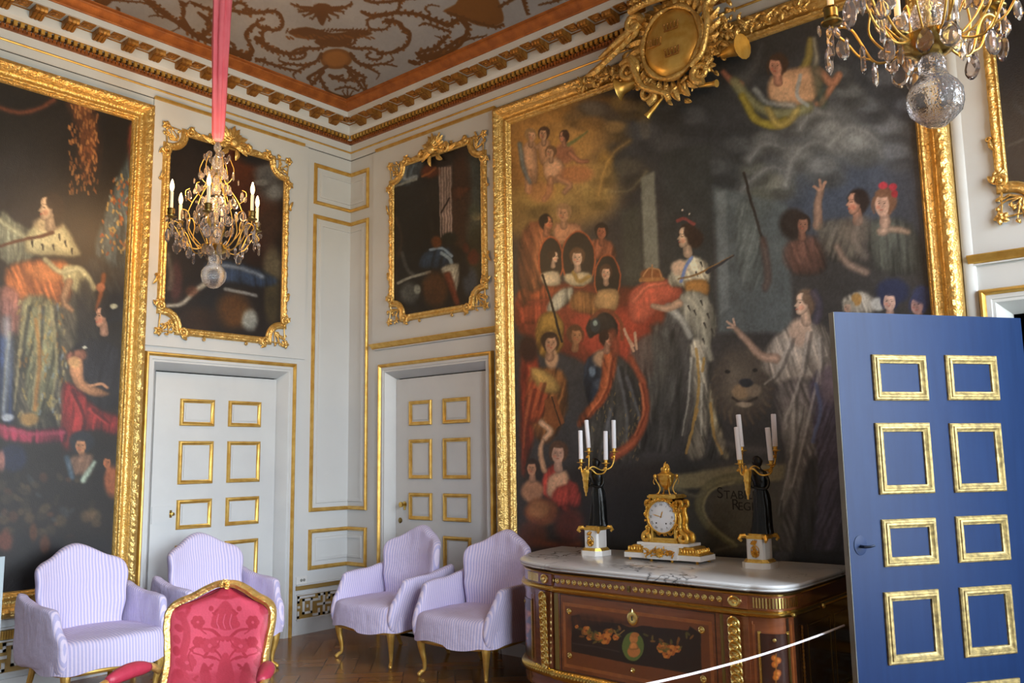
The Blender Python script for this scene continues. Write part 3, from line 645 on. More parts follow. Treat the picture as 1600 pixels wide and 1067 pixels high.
    p.p([(1205, 120), (1235, 108), (1280, 105), (1285, 130), (1270, 160), (1225, 168), (1200, 150)], 'b58c6b', 7); p.b(1262, 143, 13, 13, 'c09672', soft=.6); p.b(1222, 147, 16, 12, 'c29a77', soft=.6)
    p.l([(1278, 112), (1300, 130), (1310, 118), (1285, 158), (1276, 162)], (8, 4), 'a9745a', 4); p.l([(1130, 112), (1142, 125), (1155, 132)], (4, 7), '96604c', 4)
    p.l([(1148, 128), (1165, 150), (1195, 172), (1230, 178), (1262, 168)], (8, 9), '7a7c58', 6, .9); p.l([(1160, 150), (1180, 185), (1205, 195), (1228, 190)], (6, 8), '8f8230', 5, .95); p.l([(1200, 170), (1215, 195), (1235, 188), (1245, 172)], 6, 'a08d4c', 5, .8)
    p.l([(1180, 140), (1200, 160), (1240, 165)], 5, '8b9496', 5, .7); p.l([(1250, 118), (1246, 150), (1262, 165)], 3, '8f9aa0', 3, .8); p.head(1213, 103, 17, 'b9826a', '3a2a20', -.5, -25); p.l([(1275, 110), (1285, 160)], 9, '3b4a3f', 8, .6)
    # red tables, medallion portraits
    p.p([(812, 455), (900, 440), (1000, 450), (1060, 445), (1050, 560), (980, 600), (900, 560), (812, 520)], '702e1c', 8, .95, fold=.12); p.p([(815, 452), (870, 446), (875, 462), (815, 470)], '8f4223', 4, .9); p.p([(815, 478), (870, 470), (860, 500), (815, 505)], '7f3420', 4, .9)
    p.p([(900, 490), (980, 478), (1025, 470), (1010, 530), (1000, 590), (930, 560), (900, 520)], '9a3a26', 7, fold=.1); p.p([(983, 462), (998, 445), (1020, 436), (1060, 440), (1064, 466), (1030, 484), (1005, 505), (985, 500)], 'b5523a', 6, fold=.06); p.l([(990, 470), (1010, 448), (1040, 442)], 4, 'c9674a', 5, .8)
    p.p([(820, 360), (860, 350), (850, 440), (825, 450)], '8c5130', 7); p.p([(868, 350), (908, 352), (900, 380), (870, 380)], 'ac7450', 5); p.p([(925, 375), (955, 378), (962, 410), (930, 405)], '8a4c32', 5); p.p([(812, 375), (835, 350), (828, 460), (812, 470)], '5a3320', 8, .8)
    for cx, cy, rx, ry in ((861, 408, 17, 36), (904, 405, 24, 42), (949, 436, 18, 36)):
        p.b(cx, cy, rx+3, ry+3, '9c4a26', soft=.08); p.b(cx, cy, rx+1, ry+1, '5c2b18', soft=.08); p.b(cx, cy, rx, ry, '1b1916', soft=.08)
    p.p([(846, 428), (872, 424), (876, 444), (852, 446)], 'c0ab86', 4); p.p([(884, 428), (920, 426), (924, 440), (905, 448), (886, 442)], 'b9a67e', 4); p.l([(896, 425), (905, 440), (920, 432)], 3, '9b7a3c', 3); p.p([(936, 455), (962, 452), (964, 466), (940, 470)], 'b08a56', 4)
    p.head(866, 402, 9, 'c9a483', '241a14', .8); p.head(902, 402, 13, 'c9a07e', '4a3422', 0); p.head(947, 426, 11, 'c79a78', '3b281c', 0); p.head(880, 333, 13, 'b98660', '97724a', -.2, -15); p.head(855, 348, 12, '9c6040', '17120f', .7); p.head(940, 362, 12, '9a583c', '1d1713', .1)
    # ermine and gold drapery under the medallions
    p.p([(872, 455), (895, 448), (892, 470), (862, 490), (855, 478)], 'a59f86', 5); p.p([(900, 455), (935, 460), (965, 472), (950, 492), (915, 490), (890, 480)], '8a5a2e', 6); p.p([(935, 455), (966, 455), (962, 485), (930, 480)], 'ad8350', 5)
    p.b(1018, 430, 17, 11, '7e4a28', soft=.4); p.l([(1001, 437), (1036, 436)], 3, '9a6638', 2); p.ls('a9764a', 1.2, [[(1005, 432), (1012, 420), (1019, 418)], [(1019, 418), (1030, 422), (1034, 432)], [(1019, 414), (1019, 436)]])
    # central figure in ermine
    p.p([(1040, 490), (1075, 480), (1105, 500), (1115, 600), (1135, 690), (1160, 712), (1075, 712), (1050, 640), (1020, 600)], '3d3c3a', 8); p.p([(1018, 510), (1055, 520), (1070, 600), (1050, 700), (1010, 690), (1025, 600)], '3a3a37', 9, .9)
    p.p([(1045, 430), (1065, 412), (1085, 400), (1105, 412), (1108, 440), (1085, 448), (1050, 448)], 'b3ac92', 5); p.b(1062, 418, 13, 12, 'c9a98a', soft=.6); p.l([(1080, 402), (1070, 420), (1065, 440)], 2.6, '6b80b4', 2)
    p.p([(1072, 440), (1104, 438), (1106, 462), (1075, 462)], '9a6a34', 5); p.p([(1070, 455), (1105, 462), (1120, 510), (1100, 545), (1080, 520), (1060, 480)], '8f8d7d', 5)
    p.l([(1075, 465), (1095, 490), (1100, 520), (1110, 560)], (8, 5), 'a8a590', 5, .8); p.l([(1045, 480), (1065, 500), (1078, 525)], (7, 5), 'a9aaa0', 5, .9); p.l([(1020, 478), (1040, 482), (1060, 474)], (4, 7), 'c09a7c', 3)
    for x, y in ((1095, 470), (1105, 490), (1085, 485), (1112, 515), (1100, 505), (1095, 410), (1088, 425), (1098, 530), (1075, 478)): p.l([(x, y), (x+3, y+7)], (1.6, .6), '2a2824', 1.2)
    p.head(1071, 370, 17, 'cbaa8b', '2e211a', -.8); p.b(1086, 372, 13, 15, '2e211a', soft=.4); p.l([(1058, 345), (1070, 342), (1084, 350)], 2.5, '7c3a34', 2); p.b(1066, 328, 1.5, 1.5, 'd8c7b0'); p.b(1077, 334, 1.5, 1.5, 'd8c7b0')
    p.l([(1060, 436), (1090, 428), (1145, 400)], (1.2, 1.6), '7c5a30', 1.2); p.l([(1105, 425), (1147, 399)], (3, 1), '26262a', 1.5)
    p.p([(1078, 540), (1102, 540), (1106, 640), (1100, 712), (1072, 712), (1085, 640)], '9c9684', 6); p.p([(1110, 600), (1120, 650), (1140, 712), (1125, 712), (1108, 660)], '8c8368', 5)
    p.ls('a8813c', 2.2, [[(1088, 545), (1092, 600), (1084, 660), (1072, 708)], [(1110, 630), (1116, 680), (1128, 708)], [(1100, 560), (1098, 580)], [(1090, 640), (1086, 655)]], a=.8); p.folds([[(1080, 560), (1076, 620), (1066, 680)], [(1096, 600), (1096, 680)]], 'c4c3b4', '55524a', 2, .7)
    p.p([(985, 545), (1030, 520), (1050, 560), (1035, 610), (1010, 680), (985, 640)], '45443f', 9, .8)
    # lion
    for q in range(26):
        a = q*2*PI/26; x0, y0 = 1160+26*math.cos(a), 598+30*math.sin(a); p.l([(x0, y0), (x0+16*math.cos(a+.3), y0+18*math.sin(a+.3)+4), (x0+22*math.cos(a), y0+28*math.sin(a)+9)], (5, 2), ('57493a', '463c32', '665641')[q % 3], 3, .8)
    p.b(1160, 595, 48, 55, '453f38', soft=.7, a=.9); p.b(1155, 602, 26, 30, '5b5348', soft=.7, a=.8); p.b(1158, 612, 14, 12, '8c7456', soft=.6, a=.9); p.b(1178, 610, 12, 10, '7c6e5c', soft=.6, a=.8)
    p.b(1166, 598, 11, 7, '23262c', soft=.5); p.l([(1145, 622), (1160, 630), (1182, 622)], 2, '2b2622', 2); p.b(1163, 632, 12, 4, '948571', soft=.7); p.b(1137, 580, 4, 3, '1b1a1a', soft=.5); p.b(1180, 578, 4, 3, '1b1a1a', soft=.5); p.l([(1125, 690), (1160, 700), (1200, 705)], 8, '4f4b46', 8, .6)
    # woman at right with outstretched arm
    p.p([(1200, 540), (1225, 515), (1265, 500), (1300, 530), (1300, 650), (1250, 640), (1215, 600), (1190, 575)], '8f867b', 7); p.p([(1215, 600), (1290, 600), (1300, 700), (1290, 880), (1215, 880), (1235, 760), (1222, 680)], '57524f', 9)
    p.p([(1225, 640), (1262, 640), (1250, 720), (1232, 790), (1215, 800), (1228, 720)], '6e6a64', 8); p.p([(1265, 600), (1310, 585), (1330, 700), (1330, 880), (1250, 880), (1278, 760)], '3a3646', 9, .9); p.p([(1255, 745), (1275, 720), (1268, 882), (1240, 882)], '232224', 8)
    p.l([(1145, 510), (1165, 530), (1188, 555), (1212, 560)], (4, 8), 'a98a76', 4); p.ls('b5947e', 1.5, [[(1146, 510), (1136, 502)], [(1146, 512), (1137, 512)], [(1148, 508), (1146, 498)]]); p.b(1250, 520, 18, 22, 'b59a86', soft=.6)
    p.folds([[(1235, 530), (1215, 580), (1195, 600)], [(1262, 520), (1250, 590), (1225, 660)], [(1285, 560), (1262, 660), (1238, 760)], [(1240, 620), (1238, 700), (1222, 780)], [(1280, 530), (1282, 600)]], 'aaa39a', '45423f', 3, .6)
    p.l([(1275, 600), (1282, 640), (1270, 690)], 3, '4b5578', 3, .8); p.b(1298, 600, 16, 30, '6b5e66', soft=.7, a=.8); p.head(1256, 474, 19, 'c3a48d', '5c4a3c', -.75); p.l([(1272, 458), (1280, 475), (1276, 500)], 7, '3e3a4a', 4, .7)
    # figures upper right
    p.p([(1230, 380), (1275, 370), (1290, 420), (1250, 430), (1225, 410)], '5a3a30', 9, .7); p.l([(1278, 352), (1278, 318), (1283, 295)], (8, 5), '8d6f5e', 4, .95); p.ls('a07a66', 2.2, [[(1283, 295), (1281, 281)], [(1284, 296), (1290, 284)], [(1280, 297), (1272, 291)]]); p.p([(1280, 350), (1330, 345), (1345, 400), (1310, 410), (1285, 390)], '4f4a42', 9, .8)
    p.b(1340, 360, 30, 22, '5f564d', soft=.9, a=.8); p.p([(1360, 345), (1425, 350), (1440, 420), (1370, 420)], '3f423c', 10, .8); p.l([(1375, 362), (1395, 358), (1418, 362)], (6, 5), '9a7f6c', 5, .8); p.l([(1308, 385), (1322, 410), (1352, 425)], (5, 7), '8b7467', 6, .8)
    p.b(1240, 350, 22, 24, '26201d', soft=.5); p.head(1254, 350, 14, '7a5546', '241d1a', .3); p.head(1337, 317, 19, 'ae7d68', '251e1d', -.75); p.head(1380, 318, 20, 'bd9480', '6b4a38', -.5); p.l([(1345, 345), (1335, 372), (1350, 400)], 9, '6c625a', 9, .6); p.l([(1385, 345), (1380, 362)], 7, 'b08f7c', 5, .7); p.bs([(1380, 290, 8, 6, 'a8303c'), (1395, 292, 6, 6, '9c2a36'), (1398, 303, 5, 6, '92262f')], soft=.5)
    p.p([(1315, 470), (1345, 455), (1370, 470), (1362, 490), (1330, 492)], '8f8a80', 5, .9); p.b(1338, 468, 8, 10, '96703c', soft=.5); p.b(1395, 455, 26, 20, '20253c', soft=.5); p.b(1372, 475, 12, 10, 'a8a8a4', soft=.6); p.head(1390, 470, 16, 'b79384', '20253c', -.1); p.head(1434, 476, 16, 'a27c76', '2a2f4a', -.5); p.b(1440, 460, 14, 14, '2c3250', soft=.6); p.head(1325, 480, 9, 'a88a78', '8a8578', -.6)
    # spear
    p.l([(1162, 270), (1178, 330), (1195, 385)], 2.2, '2a2622', 1.5); p.l([(1192, 375), (1200, 430), (1196, 450)], 6, '4c3a34', 5, .7)
    # helmeted figures lower left
    p.p([(840, 500), (860, 486), (876, 500), (880, 540), (858, 560), (838, 545)], '8a6428', 5); p.l([(852, 500), (862, 520), (862, 545)], 5, 'b18a42', 5, .8); p.p([(815, 545), (840, 560), (845, 640), (830, 700), (815, 740)], '7a2c1a', 7); p.b(826, 545, 14, 22, '2a1712', soft=.6)
    p.p([(832, 580), (880, 580), (886, 640), (860, 690), (835, 680), (825, 620)], '6f4422', 7); p.p([(825, 600), (858, 598), (850, 650), (822, 660)], '8c3c20', 6); p.p([(828, 575), (862, 585), (875, 612), (845, 612)], '96743a', 6); p.b(862, 560, 10, 16, 'b08560', soft=.6)
    p.p([(850, 625), (868, 618), (882, 660), (868, 670), (852, 656)], '6b3b1c', 2, 1, 0); p.l([(862, 620), (876, 664)], .9, '1d120b', 1); p.l([(846, 660), (860, 674), (852, 684)], 5, 'b58a68', 3); p.folds([[(830, 610), (822, 650), (818, 700)], [(845, 600), (835, 640)]], 'a5502e', '4a1a10', 3, .7)
    p.head(860, 536, 15, 'ad7e5c', '2a1c14', .2, 20); p.p([(842, 520), (848, 495), (866, 488), (880, 505), (878, 526), (862, 515)], '96702e', 4); p.l([(848, 430), (862, 475), (878, 534)], 1.8, '16130f', 1.2)
    p.head(900, 524, 14, '96643f', '4c2f1b', .5); p.p([(918, 560), (955, 545), (962, 580), (948, 640), (925, 640), (912, 600)], '1f2630', 4); p.b(925, 580, 5, 8, '5a6a78', soft=.8); p.b(938, 600, 10, 8, '39424c', soft=.8); p.b(945, 560, 18, 14, 'a9825f', soft=.6)
    p.p([(950, 550), (985, 570), (1005, 620), (1012, 690), (990, 715), (940, 730), (905, 700), (930, 650), (955, 610)], '34332f', 7); p.folds([[(965, 575), (978, 640), (980, 700)], [(980, 590), (998, 650), (1000, 700)], [(955, 640), (940, 700)], [(950, 660), (960, 720)]], '55565a', '1d1c1c', 3, .7)
    rs = np.random.RandomState(5)
    for i in range(70): x = 925+rs.rand()*75; y = 610+rs.rand()*110; p.l([(x, y), (x+rs.rand()*5-2, y+4)], .8, '80683a', 1, .6)
    p.p([(945, 545), (965, 560), (950, 620), (920, 655), (905, 668), (905, 650), (935, 610)], '8f4526', 5); p.l([(985, 560), (1005, 600), (1008, 650), (990, 690), (960, 712)], (5, 8), '93452a', 5, .95); p.folds([[(955, 560), (945, 610), (918, 650)], [(1000, 600), (1006, 640), (992, 680)]], 'b8643c', '5c2413', 2, .8)
    p.p([(915, 512), (925, 494), (942, 486), (958, 494), (966, 515), (958, 530), (935, 522), (922, 528)], '25211e', 3, fold=.1); p.l([(925, 498), (945, 484), (968, 500), (972, 530)], 3, '6e3a22', 3, .9); p.head(950, 530, 12, 'b07a5c', '2a1a14', .8); p.b(930, 508, 8, 11, '2c3436', soft=.4); p.b(930, 505, 3.5, 4.5, '8a9a8c', soft=.7); p.l([(958, 520), (962, 550)], 7, '7a3a24', 5, .8); p.ls('b88f70', 2, [[(990, 548), (982, 530), (976, 514)], [(990, 540), (978, 522)], [(995, 545), (992, 520)]])
    # children at lower left
    p.p([(850, 740), (870, 725), (885, 760), (890, 800), (870, 790), (848, 770)], '8e2f24', 5); p.p([(858, 745), (884, 735), (892, 765), (880, 780), (856, 775)], 'bf9270', 5); p.l([(850, 735), (844, 705), (848, 688)], (5, 3), 'b98a66', 3); p.p([(870, 762), (900, 755), (905, 785), (880, 790), (862, 782)], 'a3392c', 5)
    p.p([(888, 750), (905, 765), (908, 790), (890, 790)], '7d2a22', 5, .9); p.b(832, 768, 17, 18, '9a6a4c', soft=.5); p.head(831, 731, 12, 'ac7a5c', '251a15', -.3); p.head(872, 708, 16, 'c0937a', '4a3223', -.1); p.b(846, 800, 26, 22, '6a3a20', soft=.4); p.b(842, 795, 16, 14, '8c5a34', soft=.7, a=.8)
    p.l([(830, 845), (870, 852), (905, 850)], 6, '5a2a18', 8, .8); p.b(890, 820, 22, 26, '5c2418', soft=.8, a=.8); p.b(832, 835, 22, 22, '4a2416', soft=.8, a=.8)
    # lower right dark floor
    p.p([(1040, 868), (1320, 860), (1325, 900), (1040, 900)], '15161a', 8, .9, 0); p.b(1222, 870, 14, 9, '5a5a60', soft=.9, a=.7)
    p.tex(.16, 2.6, 3.4)
def paint_left(p):
    p.bs([(90, 180, 140, 100, '17130f'), (30, 300, 60, 80, '1b1a1c'), (150, 230, 60, 60, '120f0c')], soft=1, a=.9)
    p.l([(0, 168), (30, 176), (60, 170), (85, 156)], 4, '5e3220', 5, .9)
    rs = np.random.RandomState(8)
    p.p([(105, 155), (150, 175), (155, 260), (135, 290), (122, 260), (120, 200)], '4a2a16', 12, .9)
    for i in range(150): x = 108+rs.rand()*45; y = 160+rs.rand()*140; p.l([(x, y), (x+rs.rand()*4-2, y+5)], 1.2, rs.choice(['8a5830', 'a06c3c', '6c3f22']), 1.5, .8)
    # patterned curtain at right
    p.p([(192, 260), (215, 220), (210, 330), (200, 430), (180, 425), (148, 395), (165, 330)], '3d4a4e', 8); p.p([(200, 200), (216, 196), (212, 240), (203, 270)], '5a2a1a', 6, .9)
    for i in range(110):
        x = 152+rs.rand()*54; y = 265+rs.rand()*130
        if abs(x-(205-(y-260)*.25)) < 26: p.l([(x, y), (x+rs.rand()*6-3, y+4)], 1.5, rs.choice(['9a5a2a', 'a88a4c', '7c3a1c', '6c7a78']), 1.5, .85)
    p.p([(140, 400), (200, 430), (200, 470), (150, 450)], '28292a', 10, .8)
    # robed figure
    p.p([(0, 640), (0, 470), (35, 500), (30, 600), (20, 660)], '2c3c66', 10, .95); p.p([(0, 330), (22, 345), (60, 370), (45, 410), (0, 405)], '737663', 6); p.l([(0, 345), (25, 362), (52, 380)], 5, '9b9a7c', 5, .8)
    p.p([(25, 440), (60, 420), (110, 430), (130, 500), (140, 600), (130, 665), (30, 665), (20, 560)], '4a4538', 9); p.p([(10, 420), (60, 405), (112, 415), (108, 470), (60, 480), (15, 470)], '99572e', 9); p.b(75, 425, 30, 14, 'b26c3c', soft=.8, a=.8)
    p.p([(30, 470), (85, 470), (95, 540), (75, 640), (48, 650), (35, 560)], '6b6a4e', 9, .9); p.p([(0, 450), (30, 460), (28, 520), (0, 520)], '8a5a4e', 9, .9)
    for i in range(120): x = 30+rs.rand()*75; y = 465+rs.rand()*185; p.l([(x, y), (x+rs.rand()*6-3, y+6)], 1.6, rs.choice(['a58a48', 'b9a86e', '8c7a52', '7c8a94', 'a06a2c']), 2, .55)
    p.folds([[(40, 480), (30, 560), (22, 640)], [(62, 480), (58, 560), (50, 640)], [(80, 480), (88, 560), (80, 640)], [(15, 520), (8, 580), (6, 640)]], '9c9068', '2e2d2a', 3, .6)
    p.l([(10, 500), (12, 570), (5, 645)], (8, 5), '8c949c', 8, .6); p.l([(56, 500), (62, 560), (54, 640)], 3, 'a87034', 4, .7)
    p.p([(100, 415), (130, 420), (145, 450), (148, 490), (120, 460), (100, 440)], '8c8460', 6); p.l([(70, 405), (95, 425), (125, 420), (145, 450)], (4, 6), 'b0a87e', 4, .9); p.p([(125, 440), (150, 470), (160, 640), (135, 660), (120, 560)], '1d1b18', 9, .9)
    p.p([(38, 385), (50, 355), (75, 342), (102, 352), (118, 380), (125, 400), (85, 400), (50, 398)], 'aca37a', 6); p.b(75, 350, 22, 12, 'b69f78', soft=.7)
    for x, y in ((50, 380), (66, 385), (83, 386), (102, 380), (112, 392), (92, 370)): p.l([(x, y-3), (x+1, y+5)], (1.8, 1), '26261f', 1.4)
    p.b(88, 330, 14, 26, '201914', soft=.5); p.head(75, 325, 20, 'b6997a', '241b15', -.8); p.l([(0, 385), (30, 376), (60, 370), (82, 364)], (2, 3), '53301c', 2)
    p.l([(108, 440), (100, 470), (112, 485)], (6, 4), 'a67c58', 4)
    # kneeling figure at right with reed pipes, red cloth
    p.l([(162, 430), (156, 465), (152, 485)], 4, '6b3a1e', 3); p.b(157, 449, 7, 7, '8c5236', soft=.6); p.b(180, 480, 24, 22, '14161a', soft=.5); p.head(160, 495, 16, 'a57a62', '16171b', -.75, 10); p.b(178, 478, 6, 4, 'a8a68c', soft=.7)
    p.p([(105, 555), (140, 530), (185, 545), (195, 620), (150, 640), (120, 600)], '1b1a1e', 8); p.p([(103, 553), (130, 545), (135, 560), (112, 570)], '6b4434', 5); p.p([(108, 575), (118, 560), (130, 565), (132, 595), (160, 608), (172, 616), (150, 620), (120, 606)], 'a87550', 4)
    p.l([(140, 603), (158, 600), (168, 605)], 2, 'b8845e', 2); p.b(116, 566, 10, 9, 'b98c5c', soft=.6); p.b(132, 543, 4, 2, 'c9cbb8', soft=.6)
    p.p([(100, 600), (125, 610), (150, 635), (190, 655), (185, 680), (140, 672), (115, 700), (98, 740), (96, 660)], '73201f', 7); p.folds([[(108, 610), (125, 650), (120, 690)], [(140, 640), (165, 660)]], '94302c', '3c0e10', 3, .8)
    p.p([(0, 662), (45, 672), (100, 668), (100, 690), (40, 692), (0, 684)], '7a2436', 6); p.l([(0, 668), (50, 678), (100, 675)], 3, '94384a', 4, .7); p.b(46, 655, 14, 10, '86673a', soft=.7); p.b(12, 652, 10, 6, '8f949c', soft=.8)
    # lower crowd
    p.p([(0, 700), (185, 700), (188, 935), (0, 935)], '16120f', 14, .92, 0); p.b(128, 690, 20, 17, '1b1d22', soft=.4); p.head(127, 696, 14, '9c6a48', '1b1d22', -.3); p.p([(108, 715), (145, 710), (142, 740), (112, 742)], '6f5240', 6, .9); p.l([(105, 715), (112, 745)], 5, '3c5060', 4, .8); p.l([(130, 750), (140, 735), (148, 722)], (5, 3), '8c9a88', 4, .9)
    p.b(172, 718, 12, 14, '1a1512', soft=.5); p.head(168, 722, 10, '9a5c38', '1a1512', -.6); p.b(176, 752, 14, 24, '8a4a2a', soft=.6, a=.9); p.b(20, 715, 22, 22, '181c30', soft=.6); p.b(2, 720, 6, 16, '8a5a50', soft=.8)
    for i in range(60):
        x = rs.rand()*160; y = 745+rs.rand()*120; p.b(x, y, 3+rs.rand()*8, 3+rs.rand()*8, rs.choice(['3c3022', '2b241a', '4f3c28', '57452e', '2f3236', '4c2c1c']), ang=rs.rand()*90, soft=.9, a=.55)
    p.p([(0, 830), (185, 840), (188, 940), (0, 940)], '0f0e10', 16, .85, 0); p.b(8, 845, 12, 16, '5a2c1e', soft=.8, a=.8); p.b(70, 850, 8, 14, '4a2817', soft=.8, a=.8); p.b(52, 832, 6, 14, '583018', soft=.8, a=.7)
    p.tex(.2, 2.4, 3.2, 12)
def paint_over_left(p):
    p.bs([(300, 300, 60, 70, '15100e'), (400, 300, 34, 100, '3d1a0c'), (370, 260, 26, 50, '4c2411'), (425, 290, 22, 28, '4a4a4a'), (415, 270, 18, 16, '565656'), (400, 245, 24, 14, '17181b'), (420, 350, 20, 30, '33231a'), (300, 260, 30, 26, '1e1512'), (340, 360, 50, 40, '120e0d')], soft=1, a=.9)
    p.bs([(425, 420, 14, 34, '5b5340'), (425, 470, 12, 40, '3e3622'), (350, 470, 40, 30, '14161c'), (365, 485, 26, 28, '553616'), (310, 500, 30, 20, '2b1c12'), (390, 500, 12, 16, '8e938f'), (275, 440, 10, 30, '46292a')], soft=.9, a=.9)
    p.p([(320, 412), (350, 405), (405, 420), (435, 440), (405, 450), (360, 440), (325, 440)], '2b3c58', 7, .9); p.l([(322, 425), (345, 415), (380, 420), (410, 432)], 4, '707c8c', 4, .8)
    p.l([(262, 478), (285, 474), (305, 455), (318, 445)], (3, 5), 'a8a79e', 4, .9); p.l([(352, 452), (370, 455), (400, 462)], 2.5, '8f9496', 3, .8); p.l([(262, 398), (268, 430), (264, 450)], 5, '67635a', 5, .6)
    p.bs([(430, 300, 12, 12, '7a7c7c'), (408, 285, 12, 5, '7c7d7a'), (300, 455, 10, 8, '5d3423')], soft=.9, a=.7); p.tex(.2, 2.4, 2.4, 21)
def paint_over_middle(p):
    p.bs([(640, 340, 50, 80, '171614'), (655, 300, 40, 40, '1c1b1a'), (740, 300, 20, 60, '3c4644'), (738, 350, 16, 30, '495046'), (745, 395, 16, 40, '26281a'), (722, 300, 14, 70, '33241c')], soft=.9, a=.95)
    p.p([(684, 262), (706, 255), (708, 372), (692, 372)], '6e5f59', 4, .95, 0); p.p([(680, 240), (706, 232), (706, 258), (682, 264)], '221e1c', 4, .9, 0); p.p([(708, 250), (726, 246), (727, 392), (708, 380)], '38261c', 4, .9, 0)
    for x in (686, 690, 694.5, 699, 703): p.l([(x, 262), (x+3, 370)], 1.0, 'a19088', 1.3, .8, 0)
    p.l([(702, 310), (696, 320), (690, 332)], 1.2, '241a18', 1.2); p.p([(665, 290), (682, 280), (684, 350), (670, 360)], '26221f', 8, .8)
    p.p([(618, 262), (640, 250), (662, 248), (656, 272), (640, 290), (622, 285)], '3f4b54', 6); p.l([(628, 265), (634, 280), (650, 276)], 3.5, '828e96', 3, .8); p.l([(615, 292), (632, 286), (650, 280)], 2, '8e948e', 2, .7); p.b(672, 268, 14, 10, '5a2c18', soft=.7); p.l([(660, 275), (672, 270), (680, 262)], 2, '9a6030', 2, .7)
    p.p([(708, 292), (735, 294), (730, 300), (722, 312), (708, 312)], '4a2a1a', 3, .9); p.b(745, 338, 9, 6, 'a8946c', soft=.9, a=.8); p.b(742, 330, 10, 12, '3a4438', soft=.9, a=.7)
    p.p([(662, 395), (690, 385), (706, 390), (708, 410), (690, 420), (655, 418)], '22303f', 5); p.l([(672, 390), (690, 388), (706, 400)], 2.2, '7d93a4', 2, .9); p.l([(690, 396), (702, 404), (705, 410)], 3, '8ba0ac', 2.5, .9); p.b(682, 378, 8, 9, '553016', soft=.7); p.b(702, 372, 12, 9, '191d18', soft=.6)
    p.l([(622, 442), (645, 432), (672, 425)], 2.2, '8c8f84', 2, .9); p.p([(688, 420), (705, 412), (718, 414), (716, 440), (712, 458), (700, 440)], 'aaa796', 4); p.b(680, 452, 20, 28, '4a301a', soft=.6, a=.95); p.l([(700, 430), (708, 455), (714, 472)], (6, 5), '6e3520', 4, .9)
    p.b(640, 458, 14, 16, '4c504e', soft=.7, a=.9); p.b(652, 452, 5, 7, '8c9288', soft=.7, a=.8); p.b(735, 440, 12, 22, '39424c', soft=.8, a=.9); p.b(740, 402, 10, 12, '5a2418', soft=.8, a=.8); p.b(728, 388, 5, 8, '4a2018', soft=.8, a=.8); p.l([(628, 395), (636, 420), (645, 428)], 3, '5a5c58', 3, .6)
    p.b(725, 420, 8, 14, '18191a', soft=.8); p.l([(618, 340), (628, 370), (622, 400)], 2, '4a3426', 4, .5); p.tex(.2, 2.4, 2.4, 31)
def paint_over_right(p):
    p.bs([(1590, 120, 50, 60, '1d2026'), (1590, 220, 50, 60, '232428')], soft=1); p.l([(1575, 228), (1600, 218)], 2, '4a4a48', 3, .7); p.l([(1585, 160), (1620, 200)], 8, '30343a', 12, .6); p.tex(.2, 2.4, 2.4, 41)
# ------------------------------------------------------------ frames
def dense_rect(s0, z0, s1, z1, step): return [(s0, z0), (s1, z0), (s1, z1), (s0, z1)]
def carved_frame(W, s0, z0, s1, z1, prof, ornf, parent, step=0.011, name='frame', mat='carved_gold'):
    """mitred frame; each side a dense grid so that the carving is real relief"""
    outer = [Vector(p) for p in rect(s0, z0, s1, z1)]; sg = [(1, 1), (-1, 1), (-1, -1), (1, -1)]
    mb = MB()
    for k in range(4):
        A_, B_ = outer[k], outer[(k+1) % 4]; ga, gb = sg[k], sg[(k+1) % 4]; L = (B_-A_).length; n = int(L/step)+2
        def fn(i, j, A_=A_, B_=B_, ga=ga, gb=gb, L=L, n=n):
            a, d = prof[j]; t = i/(n-1); pa = Vector((A_.x+ga[0]*a, A_.y+ga[1]*a)); pb = Vector((B_.x+gb[0]*a, B_.y+gb[1]*a)); q = pa+(pb-pa)*t
            return W(q.x, q.y, d+ornf(a, (t-.5)*L, j))
        mb.grid(fn, n, len(prof))
    return mb.build(name, mat, parent, sharp=50, merge=1e-6)
def _h(x, y): 
    v = math.sin(x*12.9898+y*78.233)*43758.5453; return v-math.floor(v)
BP = [(0, 0), (0.0, .045), (.006, .062), (.014, .078), (.024, .088), (.035, .094), (.046, .094), (.057, .088), (.068, .078), (.076, .07), (.082, .072), (.088, .066), (.095, .052), (.105, .045), (.116, .043), (.126, .047), (.131, .054), (.137, .064), (.143, .069), (.149, .069), (.155, .063), (.160, .052), (.165, .053), (.172, .047), (.180, .036), (.184, .02), (.184, 0)]
def big_orn(a, l, j):
    if .008 < a < .076:
        w = math.sin(PI*(a-.008)/.068); sc1 = math.sin(l*2*PI/.21+3.0*math.sin(a*46)); sc2 = math.sin(l*2*PI/.052+9*a/.07); lf = math.cos((a-.041)*2*PI/.034+2.5*math.sin(l*2*PI/.21))
        return w*(.006*sc1*lf+.004*sc2+.004*(_h(round(l/.011), j)-.5))
    if .133 < a < .158:
        k = (l/.034) % 1.0; big = 1.0 if int(math.floor(l/.034)) % 3 == 0 else .65
        return .009*big*math.sin(PI*k)**.6-.006
    return 0
GA = (1.985, .505, 5.530, 4.552)
t1 = thing('framed_painting', 'huge dark painting with a gilt cartouche on its frame, behind the chest of drawers', 'painting', (3.75, 0, .505))
def reloc(o, root): o.matrix_parent_inverse = Matrix.Translation(-root.location)
f = carved_frame(WA, *GA, BP, big_orn, t1); reloc(f, t1)
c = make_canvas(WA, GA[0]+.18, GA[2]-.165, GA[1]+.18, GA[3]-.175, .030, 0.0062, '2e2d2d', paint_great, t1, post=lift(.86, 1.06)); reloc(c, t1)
t2 = thing('framed_painting', 'large painting of a robed figure in ermine, gilt framed, at the left edge', 'painting', (0, -3.85, .505))
GB = (2.098, .505, 5.60, 4.50)
f = carved_frame(WB, *GB, BP, big_orn, t2); reloc(f, t2)
